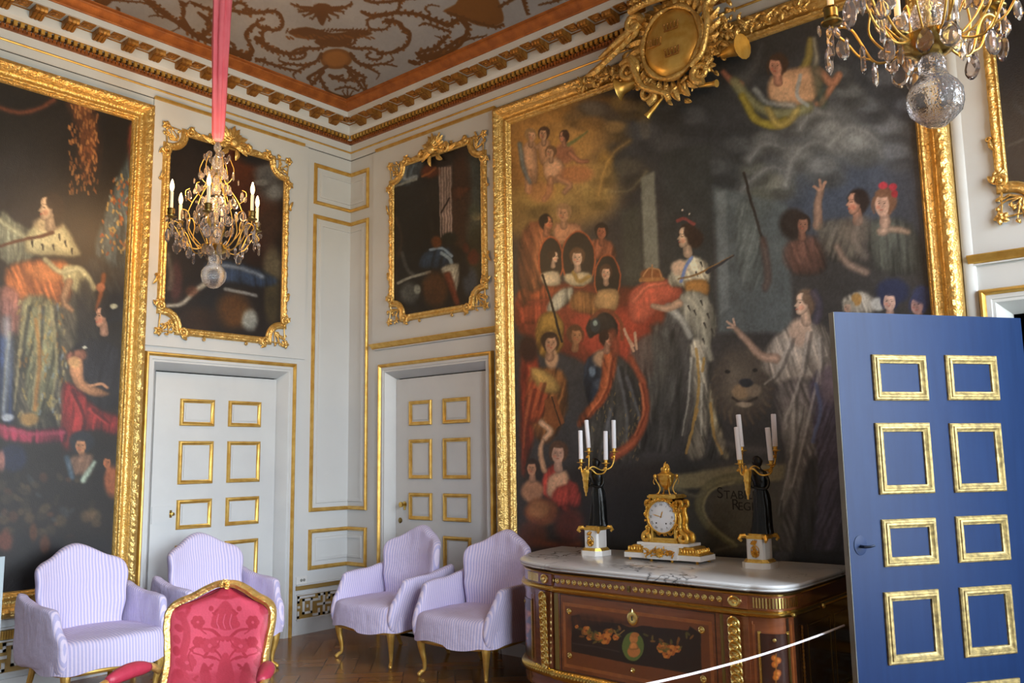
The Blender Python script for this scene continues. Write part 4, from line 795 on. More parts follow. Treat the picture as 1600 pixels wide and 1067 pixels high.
# only the side of this canvas that can be seen is painted finely
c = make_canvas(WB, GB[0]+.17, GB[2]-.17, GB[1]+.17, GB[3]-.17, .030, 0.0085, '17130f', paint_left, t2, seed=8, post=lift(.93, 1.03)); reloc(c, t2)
# inscription painted on the plinth
def text_mesh(body, size, name, mat, M4, parent=None, ext=0.0005):
    cu = bpy.data.curves.new(name, 'FONT'); cu.body = body; cu.size = size; cu.extrude = ext; cu.align_x = 'LEFT'; to = bpy.data.objects.new(name, cu); COL.objects.link(to)
    dg = bpy.context.evaluated_depsgraph_get(); dg.update(); me = bpy.data.meshes.new_from_object(to.evaluated_get(dg)); bpy.data.objects.remove(to); me.name = name
    me.transform(M4); me.materials.clear(); me.materials.append(MATS[mat]); o = bpy.data.objects.new(name, me); COL.objects.link(o)
    if parent: o.parent = parent
    return o
simple('umber_paint', '17140f', 0.6)
def wall_text(body, px, py, size, parent):
    s, z = onA(px, py, .032); M4 = Matrix(((1, 0, 0, s), (0, 0, -1, -.0315), (0, 1, 0, z), (0, 0, 0, 1))); o = text_mesh(body, size, 'inscription', 'umber_paint', M4, parent); reloc(o, parent)
wall_text('S', 1120, 778, .105, t1); wall_text('TABILINE', 1131, 779, .078, t1); wall_text('R', 1143, 796, .10, t1); wall_text('EGN', 1153, 797, .076, t1)
# rococo frames
def rococo_path(s0, z0, s1, z1, r, n=9, step=.02):
    P = []
    def seg(a, b):
        L = math.hypot(b[0]-a[0], b[1]-a[1]); k = max(1, int(L/step))
        for i in range(k): P.append((a[0]+(b[0]-a[0])*i/k, a[1]+(b[1]-a[1])*i/k))
    def arc(c, a0, a1):
        for i in range(n): a = a0+(a1-a0)*i/n; P.append((c[0]+r*math.cos(a), c[1]+r*math.sin(a)))
    seg((s0+r, z0), (s1-r, z0)); arc((s1, z0), PI, PI/2); seg((s1, z0+r), (s1, z1-r)); arc((s1, z1), -PI/2, -PI); seg((s1-r, z1), (s0+r, z1)); arc((s0, z1), 0, -PI/2); seg((s0, z1-r), (s0, z0+r)); arc((s0, z0), PI/2, 0)
    return P
def spiral(c, r0, turns, a0, W, d, n=22, sg=1, grow=.25):
    return [W(c[0]+r0*(grow+(1-grow)*(1-i/n))*math.cos(a0+sg*2*PI*turns*i/n), c[1]+r0*(grow+(1-grow)*(1-i/n))*math.sin(a0+sg*2*PI*turns*i/n), d) for i in range(n+1)]
def leaf(mb, W, c, ang, L, w, d, curl=.4):
    """small carved leaf lying in the wall plane"""
    n = 6
    def fn(i, j):
        t = i/n; a = ang+curl*t; x = L*t; ww = w*math.sin(PI*min(1, t*.92+.06))**.7; u = (j-2)/2
        ca, sa = math.cos(a), math.sin(a); q = (c[0]+x*ca-ww*u*sa, c[1]+x*sa+ww*u*ca)
        return W(q[0], q[1], d+.012*math.sin(PI*t)+w*.5*(1-abs(u))-(.004 if j in (1, 3) else 0))
    mb.grid(fn, n+1, 5)
def rococo(W, s0, z0, s1, z1, root, paintfn, base, crest=True, seed=20):
    r = .155; cp = rococo_path(s0, z0, s1, z1, r)
    cs = list(zip(cp, range(len(cp))))
    ol = cp
    c = make_canvas(W, s0, s1, z0, z1, .022, .0072, base, paintfn, root, outline=[(s0-.02+(p[0]-s0)*(s1-s0+.04)/(s1-s0), z0-.02+(p[1]-z0)*(z1-z0+.04)/(z1-z0)) for p in ol], seed=seed); reloc(c, root)
    prof = [(.004, .018), (.002, .034), (-.006, .040), (-.014, .034), (-.022, .032), (-.032, .042), (-.043, .046), (-.053, .040), (-.060, .026), (-.062, 0)]
    def orn(i, j):
        if 5 <= j <= 8: return .006*math.sin(i*1.9+j)*1.0+.003*math.sin(i*.7)
        if j in (1, 2): return .003*math.sin(i*3.1)
        return 0
    f = sweep(MB(), cp, prof, W, True, orn).build('frame', 'carved_gold', root, sharp=55); reloc(f, root)
    rs = random.Random(seed)
    for cx, cz, gx, gz in ((s0, z0, -1, -1), (s1, z0, 1, -1), (s1, z1, 1, 1), (s0, z1, -1, 1)):
        mb = MB()
        # two scroll ends where the scoop meets the straight sides
        for (ox, oz, a0, sg) in ((-gx*(r+.01), gz*.035, PI/2*gz, gx*gz), (gx*.035, -gz*(r+.01), 0 if gx > 0 else PI, -gx*gz)):
            mb.tube(spiral((cx+ox, cz+oz), .042, 1.3, a0, W, .04, sg=sg), [.016-.008*i/22 for i in range(23)], 7)
            mb.ball((0, 0, 0), .018, 8, 6, M=lambda x, y, z, ox=ox, oz=oz: W(cx+ox+x, cz+oz+z, .05+y))
            for q in range(3): leaf(mb, W, (cx+ox, cz+oz), a0+q*.7*sg, .075, .02, .03, .6*sg)
            mb.tube([W(cx+ox, cz+oz, .04), W(cx+ox*.62+gx*.012, cz+oz*.62+gz*.012, .03), W(cx+gx*.045, cz+gz*.045, .035)], [.008, .006, .005], 6)
        # flower sprig filling the scoop
        for q in range(9):
            a = math.atan2(gz, gx)+rs.uniform(-1.0, 1.0); L = rs.uniform(.04, .125); px, pz = cx-gx*.06, cz-gz*.06
            e = (px+L*math.cos(a), pz+L*math.sin(a)); m_ = ((px+e[0])/2+rs.uniform(-.02, .02), (pz+e[1])/2+rs.uniform(-.02, .02))
            mb.tube([W(px, pz, .02), W(m_[0], m_[1], .035), W(e[0], e[1], .03)], [.007, .006, .004], 6)
            leaf(mb, W, e, a+rs.uniform(-1, 1), .035, .012, .025)
        fc = (cx+gx*.045, cz+gz*.045)
        for q in range(5): leaf(mb, W, fc, q*2*PI/5+.3, .042, .016, .03)
        mb.ball((0, 0, 0), .012, 8, 6, M=lambda x, y, z: W(fc[0]+x, fc[1]+z, .045+y))
        o = mb.build('corner_ornament', 'carved_gold', root, sharp=60); reloc(o, root)
    def bud(fn):
        mb = MB(); fn(mb); o = mb.build('scroll_bud', 'carved_gold', root, sharp=60); reloc(o, root)
    for zz in (z1-.42, z0+.42):
        for gx, sx in ((-1, s0), (1, s1)): bud(lambda mb: (mb.tube(spiral((sx+gx*.075, zz), .016, 1.2, 0 if gx < 0 else PI, W, .03, 12), .006, 6), leaf(mb, W, (sx+gx*.07, zz), PI/2*(1 if zz > (z0+z1)/2 else -1), .09, .014, .03)))
    for ss in (s0+.36, s1-.36):
        bud(lambda mb: mb.tube(spiral((ss, z0-.075), .016, 1.2, PI/2, W, .03, 12), .006, 6)); bud(lambda mb: mb.tube(spiral((ss, z1+.075), .016, 1.2, -PI/2, W, .03, 12), .006, 6))
    if crest:
        mb = MB(); cc = ((s0+s1)/2, z1+.06)
        for q in range(13):
            a = -.35+q*(PI+.7)/12; leaf(mb, W, (cc[0]+.02*math.cos(a), cc[1]-.01+.02*math.sin(a)), a, .135+.02*math.sin(q*2.2), .027, .045, .15)
        for q in range(9):
            a = .1+q*(PI-.2)/8; leaf(mb, W, (cc[0], cc[1]-.02), a, .085, .02, .07, -.2)
        for sg in (-1, 1):
            mb.tube(spiral((cc[0]+sg*.15, cc[1]-.03), .045, 1.3, PI/2, W, .05, sg=-sg), [.02-.012*i/22 for i in range(23)], 7)
            leaf(mb, W, (cc[0]+sg*.12, cc[1]-.05), PI if sg < 0 else 0, .17, .03, .035, .25*sg); leaf(mb, W, (cc[0]+sg*.04, cc[1]-.06), -PI/2-sg*.4*-1, .1, .025, .045)
        mb.ball((0, 0, 0), (.045, .03, .045), 12, 8, M=lambda x, y, z: W(cc[0]+x, cc[1]-.015+z, .08+y))
        o = mb.build('shell_crest', 'carved_gold', root, sharp=60); reloc(o, root)
t3 = thing('framed_painting', 'dark overdoor painting in a scooped gilt frame, behind the smaller chandelier', 'painting', (0, -1.37, 2.6))
rococo(WB, .815, 2.665, 1.94, 4.325, t3, paint_over_left, '17110f', seed=20)
t4 = thing('framed_painting', 'overdoor painting with a pale fluted column, gilt framed, right of the room corner', 'painting', (1.245, 0, 2.8))
rococo(WA, .68, 2.885, 1.815, 4.325, t4, paint_over_middle, '1a1917', seed=21)
t5 = thing('framed_painting', 'nearly black overdoor painting in a gilt frame, cut off by the right edge', 'painting', (6.35, 0, 2.8))
rococo(WA, 5.80, 2.885, 6.90, 4.325, t5, paint_over_right, '1f2125', seed=22)
# ------------------------------------------------------------ gilt cartouche above the great painting
ct = MB(); cc = (3.83, 4.475)
def E2(a, rx, ry, c=cc): return (c[0]+rx*math.cos(a), c[1]+ry*math.sin(a))
sh = MB(); sh.grid(lambda i, j: WA(*E2(2*PI*i/40, .215*j/9, .245*j/9), .21+.05*math.sqrt(max(0, 1-(j/9)**2))), 40, 10, cu=True)
o = sh.build('shield', 'gold_paint', t1); reloc(o, t1)
ct.tube([WA(*E2(2*PI*i/48, .235, .265), .21) for i in range(48)], [.022+.006*math.sin(i*.9) for i in range(48)], 8, closed=True)
for i in range(30):      # fluted shell collar round the shield
    a = 2*PI*i/30; leaf(ct, WA, E2(a, .24, .27), a+.15, .14+.035*math.sin(3*a), .034, .17, .25)
for a0, sg, cx_, cz_, R0 in ((PI*.5, 1, cc[0]+.33, cc[1]+.23, .075), (PI*.4, -1, cc[0]-.36, cc[1]-.10, .085), (-PI*.4, -1, cc[0]+.22, cc[1]-.30, .07), (-PI*.5, 1, cc[0]-.20, cc[1]-.33, .07), (0, 1, cc[0]-.30, cc[1]+.24, .07)):
    ct.tube(spiral((cx_, cz_), R0, 1.5, a0, WA, .22, sg=sg), [.03-.018*i/22 for i in range(23)], 8)
ct.tube([WA(x, z, d) for x, z, d in smooth_path([(cc[0]-.43, cc[1]-.02, .2), (cc[0]-.33, cc[1]-.04, .25), (cc[0]-.28, cc[1]-.15, .26), (cc[0]-.22, cc[1]-.28, .25), (cc[0]-.06, cc[1]-.37, .24), (cc[0]-.03, cc[1]-.43, .22)], 5)], .022, 8)
ct.tube([WA(x, z, d) for x, z, d in smooth_path([(cc[0]+.40, cc[1]+.25, .2), (cc[0]+.30, cc[1]+.16, .25), (cc[0]+.31, cc[1]+.02, .26), (cc[0]+.26, cc[1]-.16, .25), (cc[0]+.16, cc[1]-.24, .24)], 5)], .022, 8)
o = ct.build('shield_surround', 'carved_gold', t1, sharp=60); reloc(o, t1)
# little raised crowns on the shield
mb = MB()
for ox, oz in ((.03, .08), (.03, -.11), (-.11, .0)):
    for k in range(5): mb.tube([WA(cc[0]+ox-.05+.025*k, cc[1]+oz, .258), WA(cc[0]+ox-.055+.0275*k, cc[1]+oz+.035, .262)], [.007, .004], 5); mb.ball(WA(cc[0]+ox-.055+.0275*k, cc[1]+oz+.04, .262), .007, 6, 5)
    mb.tube([WA(cc[0]+ox-.055, cc[1]+oz-.01, .262), WA(cc[0]+ox+.055, cc[1]+oz-.01, .262)], .006, 5)
o = mb.build('crown_emblem', 'dark_gold', t1); reloc(o, t1)
# spread wings either side and big crown on top
rs = random.Random(4)
for sg, wc in ((-1, (cc[0]-.33, cc[1]+.17)), (1, (cc[0]+.18, cc[1]+.40))):
    mb = MB()
    for row in range(3):
        for q in range(8):
            t = q/7; bx = wc[0]+sg*(t*.34); bz = wc[1]+(.05-.20*t if sg < 0 else .04+.10*t)-row*.018; leaf(mb, WA, (bx-sg*.06, bz+.03), (-PI/2-.5 if sg < 0 else -PI/2+.5)+sg*.5*t, .17-.03*row, .032, .16+.02*row, sg*.35)
    mb.tube([WA(wc[0]-sg*.08+sg*i*.075, wc[1]+.07+(-.03*i if sg < 0 else .02*i), .2) for i in range(6)], [.035, .04, .036, .03, .022, .012], 8)
    o = mb.build('wing', 'carved_gold', t1, sharp=60); reloc(o, t1)
mb = MB(); kc = (3.70, 4.80)
mb.tube([WA(kc[0]-.17+.34*i/8, kc[1]-.015*math.sin(PI*i/8), .26+.05*math.sin(PI*i/8)) for i in range(9)], .026, 8)
for i in range(12): mb.ball(WA(kc[0]-.16+.32*i/11, kc[1]-.015*math.sin(PI*i/11), .285+.05*math.sin(PI*i/11)), .011, 7, 5)
for k in range(5):
    a = -.8+1.6*k/4; mb.tube([WA(kc[0]+.17*math.sin(a), kc[1]+.02, .25+.05*math.cos(a)), WA(kc[0]+.22*math.sin(a), kc[1]+.12, .25), WA(kc[0]+.1*math.sin(a), kc[1]+.2, .23), WA(kc[0], kc[1]+.22, .22)], [.014, .014, .012, .01], 7)
    for q in range(5): leaf(mb, WA, (kc[0]+.17*math.sin(a), kc[1]+.03), PI/2-.9+.45*q, .05, .012, .28)
o = mb.build('crown', 'carved_gold', t1, sharp=60); reloc(o, t1)
# foliage, horns and trumpets below
mb = MB()
for q in range(150):
    side = rs.choice((-1, 1)); t = rs.random(); x = cc[0]+side*(.30+.62*t**1.2); z = GA[3]-.09+rs.uniform(-.06, .07)*(1.2-t); leaf(mb, WA, (x, z), rs.uniform(0, 2*PI), rs.uniform(.04, .08), rs.uniform(.012, .02), rs.uniform(.08, .17-.07*t), rs.uniform(-.8, .8))
for q in range(90):
    a = rs.uniform(PI*1.05, PI*1.95); x, z = E2(a, rs.uniform(.28, .42), rs.uniform(.30, .42)); leaf(mb, WA, (x, z), rs.uniform(0, 2*PI), rs.uniform(.04, .08), rs.uniform(.012, .022), rs.uniform(.12, .2), rs.uniform(-.8, .8))
for q in range(60):
    a = rs.uniform(-.5, .9) if q % 2 else rs.uniform(2.2, 3.9); x, z = E2(a, rs.uniform(.3, .5), rs.uniform(.3, .42)); leaf(mb, WA, (x, z), rs.uniform(0, 2*PI), rs.uniform(.04, .07), rs.uniform(.012, .02), rs.uniform(.1, .18), rs.uniform(-.8, .8))
o = mb.build('carved_foliage', 'carved_gold', t1, sharp=60); reloc(o, t1)
def horn(p0, p1, r0, r1, nm):
    a, b = Vector(WA(*p0)), Vector(WA(*p1)); mb = MB()
    mb.tube([a+(b-a)*t for t in (0, .3, .55, .75, .9, .97, 1.0)], [r0, r0*1.15, r0*1.5, r0+(r1-r0)*.35, r0+(r1-r0)*.7, r1, r1*1.03], 14)
    o = mb.build(nm, 'gold_paint', t1); reloc(o, t1)
horn((3.52, 4.30, .16), (3.36, 4.265, .20), .03, .085, 'horn_bell'); horn((4.20, 4.28, .16), (4.36, 4.27, .20), .03, .085, 'horn_bell')
horn((3.72, 4.10, .18), (3.60, 3.985, .2), .012, .026, 'trumpet_mouthpiece'); horn((4.02, 4.10, .18), (4.16, 4.07, .2), .012, .026, 'trumpet_mouthpiece')
# ------------------------------------------------------------ painted ceiling
def paint_ceiling(p):
    c1, c2 = '58360f', '6c4518'
    p.round = False
    def L(pts, w, a=1, col=c1):
        w0, w1 = w if isinstance(w, tuple) else (w, w); p.l(pts, (w0*.72+.25, w1*.62+.2), col, .9, a)
        q = smooth_path(pts, 5) if len(pts) > 2 else pts; acc = 0
        for i in range(1, len(q)):
            dx, dy = q[i][0]-q[i-1][0], q[i][1]-q[i-1][1]; d = math.hypot(dx, dy); acc += d; t = i/len(q); w_ = w0+(w1-w0)*t
            if acc > 4.2 and w_ > 1.6 and d > 0: acc = 0; g = 1 if (i % 2) else -1; an = math.degrees(math.atan2(dy, dx))+g*38; p.b(q[i][0]-g*dy/d*w_*.95, q[i][1]+g*dx/d*w_*.95, w_*.50+.8, w_*.34+.45, c1 if i % 3 else c2, ang=an, soft=.4)
    def mirror(pts): return pts
    # central bouquet / vase group near the corner (drawn about x=543)
    p.b(525, 92, 25, 16, c2, soft=.15); p.b(525, 92, 20, 12, '9a6830', soft=.5, a=.6); p.p([(495, 62), (545, 58), (548, 68), (530, 74), (498, 70)], c1, 1.5); p.p([(450, 50), (478, 42), (520, 52), (560, 46), (582, 52), (555, 60), (510, 62), (470, 60)], c1, 2)
    for x in range(450, 584, 6): p.b(x+2*math.sin(x), 47+2*math.sin(x*2.1), 4.5, 1.6, c1, ang=-60+x % 50, soft=.4); p.b(x, 58+2*math.sin(x*1.3), 4.5, 1.6, c2, ang=50-x % 40, soft=.4)
    for s in (-1, 1):
        X = lambda x: 525+s*(x-525) if s > 0 else 525-(x-525)
        L([(X(540), 72), (X(556), 76), (X(580), 76), (X(596), 84), (X(594), 92), (X(580), 92), (X(572), 86), (X(580), 82)], (3, 2)); L([(X(548), 84), (X(556), 96), (X(576), 102), (X(600), 100), (X(620), 104)], (3.5, 1.5))
        L([(X(560), 98), (X(580), 108), (X(592), 116), (X(588), 124)], (3, 1)); L([(X(600), 100), (X(614), 94), (X(612), 88)], (2, 1)); L([(X(540), 104), (X(556), 114), (X(570), 122), (X(560), 128)], (4, 2)); L([(X(545), 112), (X(562), 132), (X(568), 140)], (4, 2))
        L([(X(535), 118), (X(520), 124)], (3, 2)); L([(X(590), 84), (X(610), 82), (X(622), 76)], (3, 3)); L([(X(615), 82), (X(636), 70), (X(640), 52), (X(630), 44)], (3, 5)); L([(X(556), 58), (X(552), 68), (X(542), 72)], (2.5, 2))
    L([(500, 122), (512, 142), (530, 150), (545, 152), (560, 148), (572, 140), (566, 126)], 3); L([(515, 118), (540, 126), (562, 118)], (3.5, 3)); L([(524, 140), (543, 136), (560, 142)], (2, 2))
    for dx, dy in ((-8, -12), (0, -16), (8, -12), (-5, -4), (6, -4)): L([(543, 156), (543+dx, 154+dy)], (2.5, 1))
    # flower at top
    for a in range(9):
        t = PI*(a/8); L([(502, 14), (502+38*math.cos(t)*-1, 14+22*math.sin(t)-4)], (4, 2)); 
    L([(455, 6), (480, 16), (502, 20), (530, 14), (550, 6)], (2, 3)); p.p([(490, 8), (516, 8), (508, 34), (504, 40), (498, 34)], c1, 1.5)
    # big scrolls right
    L([(565, 18), (580, 24), (620, 20), (650, 22), (680, 32), (700, 40)], (3, 5)); L([(622, 20), (600, 24), (576, 30), (578, 44), (600, 46), (610, 36), (598, 34)], (3, 2)); L([(604, 32), (625, 36), (630, 46)], (5, 3)); L([(700, 40), (720, 30), (730, 40), (728, 55), (712, 65), (690, 80), (660, 90), (656, 82), (680, 75), (700, 56)], (5, 4))
    L([(660, 90), (690, 88), (716, 72), (728, 62), (760, 56)], (7, 1.5)); L([(680, 78), (690, 62), (680, 56)], (3, 1)); L([(640, 96), (650, 100), (660, 94)], (4, 3)); L([(662, 28), (672, 22), (664, 14), (672, 8), (686, 10)], (2, 1.5)); L([(655, 40), (664, 36), (682, 42), (704, 50)], (1.5, 3))
    p.p([(692, 18), (712, 6), (724, -10), (770, -10), (786, 20), (784, 36), (760, 42), (736, 36), (718, 24)], c2, 2); L([(700, 20), (730, 30), (770, 42), (786, 38)], 3); L([(720, 30), (732, 46)], (5, 4)); L([(636, -10), (626, 0), (622, 18)], (4, 3)); L([(570, 0), (590, 4), (640, -2), (670, -10)], (3, 3))
    L([(816, -5), (820, 8), (824, 22)], (4, 3)); L([(842, 8), (860, 4), (890, -6)], (1.5, 3)); L([(780, 10), (800, 0), (815, -8)], 3)
    # big scrolls left
    L([(400, 60), (420, 74), (440, 82), (460, 84), (480, 78)], (5, 3)); L([(385, 14), (400, 20), (430, 18), (442, 32), (436, 46), (410, 44), (400, 36), (412, 30)], (4, 3)); L([(400, 92), (430, 102), (450, 108), (470, 112)], (3, 2)); L([(300, 4), (330, 16), (350, 14), (392, 22)], (3, 4))
    L([(232, 0), (250, 14), (262, 26), (276, 34), (292, 46), (312, 58), (340, 70), (370, 82), (390, 92)], (4, 6)); L([(225, 0), (240, 10), (262, 26)], (2, 5)); L([(262, 28), (245, 24), (232, 26)], (2, 1)); L([(272, 30), (280, 42), (266, 50)], (3, 1)); L([(296, 46), (286, 30), (288, 18), (284, 4)], (5, 3)); p.p([(278, 0), (284, 10), (292, 10), (298, 0), (290, 4), (286, 2)], c1, 1)
    L([(150, 4), (158, 16), (172, 20), (186, 16), (182, 12)], (4, 2)); p.b(160, 2, 14, 8, c1, soft=.2); L([(165, 0), (200, 2), (230, 6), (248, 24)], (2, 1.5)); L([(312, 58), (330, 44), (326, 30), (340, 20)], (6, 5)); L([(340, 78), (380, 86), (395, 80), (388, 66)], (6, 3)); L([(346, 60), (366, 70)], (5, 3))
    L([(396, 40), (384, 54), (392, 72)], (5, 3)); L([(360, 10), (374, 4), (384, 10), (378, 20)], (4, 2)); L([(310, 20), (326, 32)], (3, 6)); L([(400, 96), (415, 92), (410, 104)], (2, 1))
    n = fbm(p.X0/40, p.Y0/40, 2)-.5; p.C = np.clip(p.C*(1+.10*n[:, None]), 0, 1); p.tex(.03, 3, 3)
xs = np.concatenate([[0, .2], np.linspace(.34, 3.7, 300), [5.5, RX]]); ys = np.concatenate([[0, -.2], np.linspace(-.34, -3.3, 260), [-5.5, RY]])
XX, YY = np.meshgrid(xs, ys, indexing='ij'); P = np.stack([XX.ravel(), YY.ravel(), np.full(XX.size, RZ)], -1)
o = structure(painted_grid('ceiling', 'ceiling_painted', P, len(xs), len(ys))); pt = Paint(P, '8f9094', .6, 77)
vis = pt.X0.copy(); bad = ((P-C0)@CF) < .5; pt.X[bad] = -9999; paint_ceiling(pt); pt.attr(o.data)
structure(MB().box(-.35, RY-.35, RZ+.01, RX+.35, .35, RZ+.25).build('ceiling_slab', 'wall_paint'))
# ================================================================== FURNITURE
def cushion(mb, outline, f, T, Tb=None, rings=((1.0, 0), (.985, .45), (.95, .8), (.88, .96), (.6, 1.0), (.3, 1.02), (0.0, 1.03))):
    Tb = T if Tb is None else Tb; n = len(outline); cx = sum(p[0] for p in outline)/n; cy = sum(p[1] for p in outline)/n
    lv = [(k, -t*Tb) for k, t in rings[::-1]]+[(k, t*T) for k, t in rings[1:]]
    mb.grid(lambda i, j: f(cx+(outline[i][0]-cx)*lv[j][0], cy+(outline[i][1]-cy)*lv[j][0], lv[j][1]), n, len(lv), cu=True)
    return mb
def stripe_attr(o, mode):
    me = o.data; n = len(me.vertices); co = np.zeros(n*3); me.vertices.foreach_get('co', co); co = co.reshape(-1, 3); no = np.zeros(n*3); me.vertices.foreach_get('normal', no); no = no.reshape(-1, 3)
    if mode == 'x': v = co[:, 0]
    elif mode == 'arm': v = co[:, 1]+.25*co[:, 2]
    else: v = np.where((abs(no[:, 0]) > .8), co[:, 1], co[:, 0])
    a = me.attributes.new('stripe', 'FLOAT', 'POINT'); a.data.foreach_set('value', v.astype(np.float32)); return o
def wr(x, y, z, k=1.0): return k*.004*(math.sin(21*x+13*z+3)+math.sin(33*z-17*y+1)+.7*math.sin(47*x+29*y))
def cabriole(mb, x, y, ztop, sx, sy, r=1.0, foot=.04):
    pts = [(x, y, ztop), (x+sx*.012, y+sy*.012, ztop*.82), (x+sx*.006, y+sy*.006, ztop*.6), (x-sx*.008, y-sy*.008, ztop*.35), (x-sx*.008, y-sy*.008, ztop*.16), (x+sx*.01, y+sy*.012, .03), (x+sx*.025, y+sy*.03, .012)]
    pts = smooth_path(pts, 4); n = len(pts); rr = [.030, .032, .024, .017, .013, .014, .016]
    rad = [r*np.interp(i/(n-1)*6, range(7), rr) for i in range(n)]; mb.tube(pts, rad, 10); mb.ball((x+sx*.022, y+sy*.026, .016), .0165*r, 10, 6); return mb
def slip_chair():
    root = thing('slipcovered_armchair', '', 'armchair')
    top = [(.0, 1.005), (.06, .992), (.13, .955), (.20, .915), (.26, .893), (.298, .862), (.312, .81)]
    right = top+[(.308, .72), (.295, .6), (.285, .45), (.27, .30)]
    ol = smooth_path([(x, z) for x, z in right]+[(-x, z) for x, z in right[::-1][:-1]][:], 4, closed=True)
    def fb(x, z, off):
        y = -.255-.17*(z-.42)+.10*(x/.3)**2*min(1, max(0, (z-.3)/.3)); return (x+wr(x, y, z, .5), y+off+wr(x, 0, z, 1.0), z)
    mb = MB(); cushion(mb, ol, fb, .05, .045, rings=((1.0, 0), (.99, .4), (.965, .75), (.92, .93), (.8, .98), (.65, 1.0), (.5, 1.03), (.35, 1.05), (.2, 1.06), (0, 1.06)))
    stripe_attr(mb.build('back_cover', 'striped_linen', root, sharp=80), 'x')
    so = smooth_path([(0, .375), (.2, .36), (.31, .325), (.365, .25), (.368, .1), (.35, -.1), (.33, -.28), (.2, -.33), (0, -.34), (-.2, -.33), (-.33, -.28), (-.35, -.1), (-.368, .1), (-.365, .25), (-.31, .325), (-.2, .36)], 5, closed=True); n = len(so)
    lv = [(1.035, .262), (1.03, .30), (1.015, .35), (1.0, .40), (.985, .425), (.955, .441), (.90, .45), (.75, .458), (.5, .463), (.25, .466), (0, .467)]
    def fs(i, j):
        k, z = lv[j]; x, y = so[i]; w = 0
        if j == 0: z += .008*math.sin(i*.55)+.010*math.sin(i*.21+1)
        f_ = max(0, 1-j/4)*.006*math.sin(i*1.3)
        return (x*k*(1+f_), y*k*(1+f_), z+(wr(x*k, y*k, 0, .6) if j > 3 else 0))
    mb = MB(); mb.grid(fs, n, len(lv), cu=True); stripe_attr(mb.build('seat_cover', 'striped_linen', root, sharp=80), 'seat')
    for sx in (-1, 1):
        ol = smooth_path([(-.35, .262), (-.1, .262), (.18, .262), (.30, .264), (.335, .34), (.318, .45), (.265, .52), (.225, .60), (.19, .645), (.10, .655), (-.06, .662), (-.22, .69), (-.33, .70), (-.37, .5)], 4, closed=True)
        def fa(y, z, off, sx=sx):
            x = .340+.09*max(0, z-.44)+.012*math.sin(max(0, min(1, (y+.3)/.6))*PI); return (sx*(x+off)+wr(0, y, z, .6), y, z-.25*max(0, off)*0+wr(0, y, 3*off, .5))
        mb = MB(); cushion(mb, ol, fa, .030, .034); stripe_attr(mb.build('arm_cover', 'striped_linen', root, sharp=80), 'arm')
        cabriole(MB(), sx*.30, .275, .30, sx*.8, .8).build('leg', 'gold_paint', root)
        mb = MB(); mb.tube(smooth_path([(sx*.27, -.26, .32), (sx*.27, -.28, .2), (sx*.28, -.33, .06), (sx*.285, -.36, .0)], 3), [.024, .023, .022, .021, .02, .018, .016, .015, .014, .014][:10], 8); mb.build('leg', 'gold_paint', root)
    mb = MB(); mb.tube([(x*.93, y*.93, .262) for x, y in so], .018, 8, closed=True); mb.build('seat_rail', 'gold_paint', root)
    return root
ch = slip_chair()
LST = [((.66, -2.66, 0), -PI/2+.03, 'lilac striped slipcovered armchair, leftmost of the four'),
       ((.60, -1.70, 0), -PI/2, 'lilac striped slipcovered armchair mostly hidden behind the red and gold chair'),
       ((1.315, -.60, 0), PI, 'lilac striped slipcovered armchair just right of the room corner'),
       ((2.265, -.60, 0), PI+.03, 'lilac striped slipcovered armchair touching the left end of the chest of drawers')]
for i, (loc, rz, lab) in enumerate(LST):
    c = ch if i == 0 else copy_tree(ch)
    c.location = loc; c.rotation_euler.z = rz; tag(c, lab, 'armchair', 'slipcovered armchairs along the walls')
# ------------------------------------------------------------ red damask armchair
RT = onZ(353, 908, 1.0); fdir = np.array([.60, -.80]); fdir /= np.linalg.norm(fdir); rzr = math.atan2(-fdir[0], fdir[1])
rloc = (RT[0]+fdir[0]*.36, RT[1]+fdir[1]*.36, 0)
rc = thing('damask_armchair', 'gilt carved armchair upholstered in crimson damask, in the foreground at the bottom left', 'armchair', rloc, rzr)
hf = [(x*.92, z) for x, z in [(0, 1.0), (.05, .997), (.11, .975), (.17, .945), (.225, .925), (.262, .90), (.278, .86), (.276, .80), (.262, .72), (.255, .64), (.262, .55), (.268, .47), (.25, .42), (.12, .405)]]
ol = smooth_path([(x, z) for x, z in hf]+[(0, .40)]+[(-x, z) for x, z in hf[::-1][:-1]], 5, closed=True)
def RB(x, z, d): return (x, -.26-.20*(z-.42)+d+.05*(x/.28)**2, z)
mb = MB(); sweep(mb, ol[::-1], [(0, -.025), (-.004, 0), (0, .020), (.009, .030), (.016, .026), (.022, .018), (.027, .017), (.027, -.03)], RB, True, lambda i, j: .003*math.sin(i*1.1) if j in (2, 3, 4) else 0)
mb.build('back_frame', 'carved_gold', rc, sharp=60)
mb = MB()
for q in range(7): leaf(mb, RB, (0, .985), -.2+q*(PI+.4)/6, .028, .010, .03)
mb.build('carved_crest', 'carved_gold', rc, sharp=60)
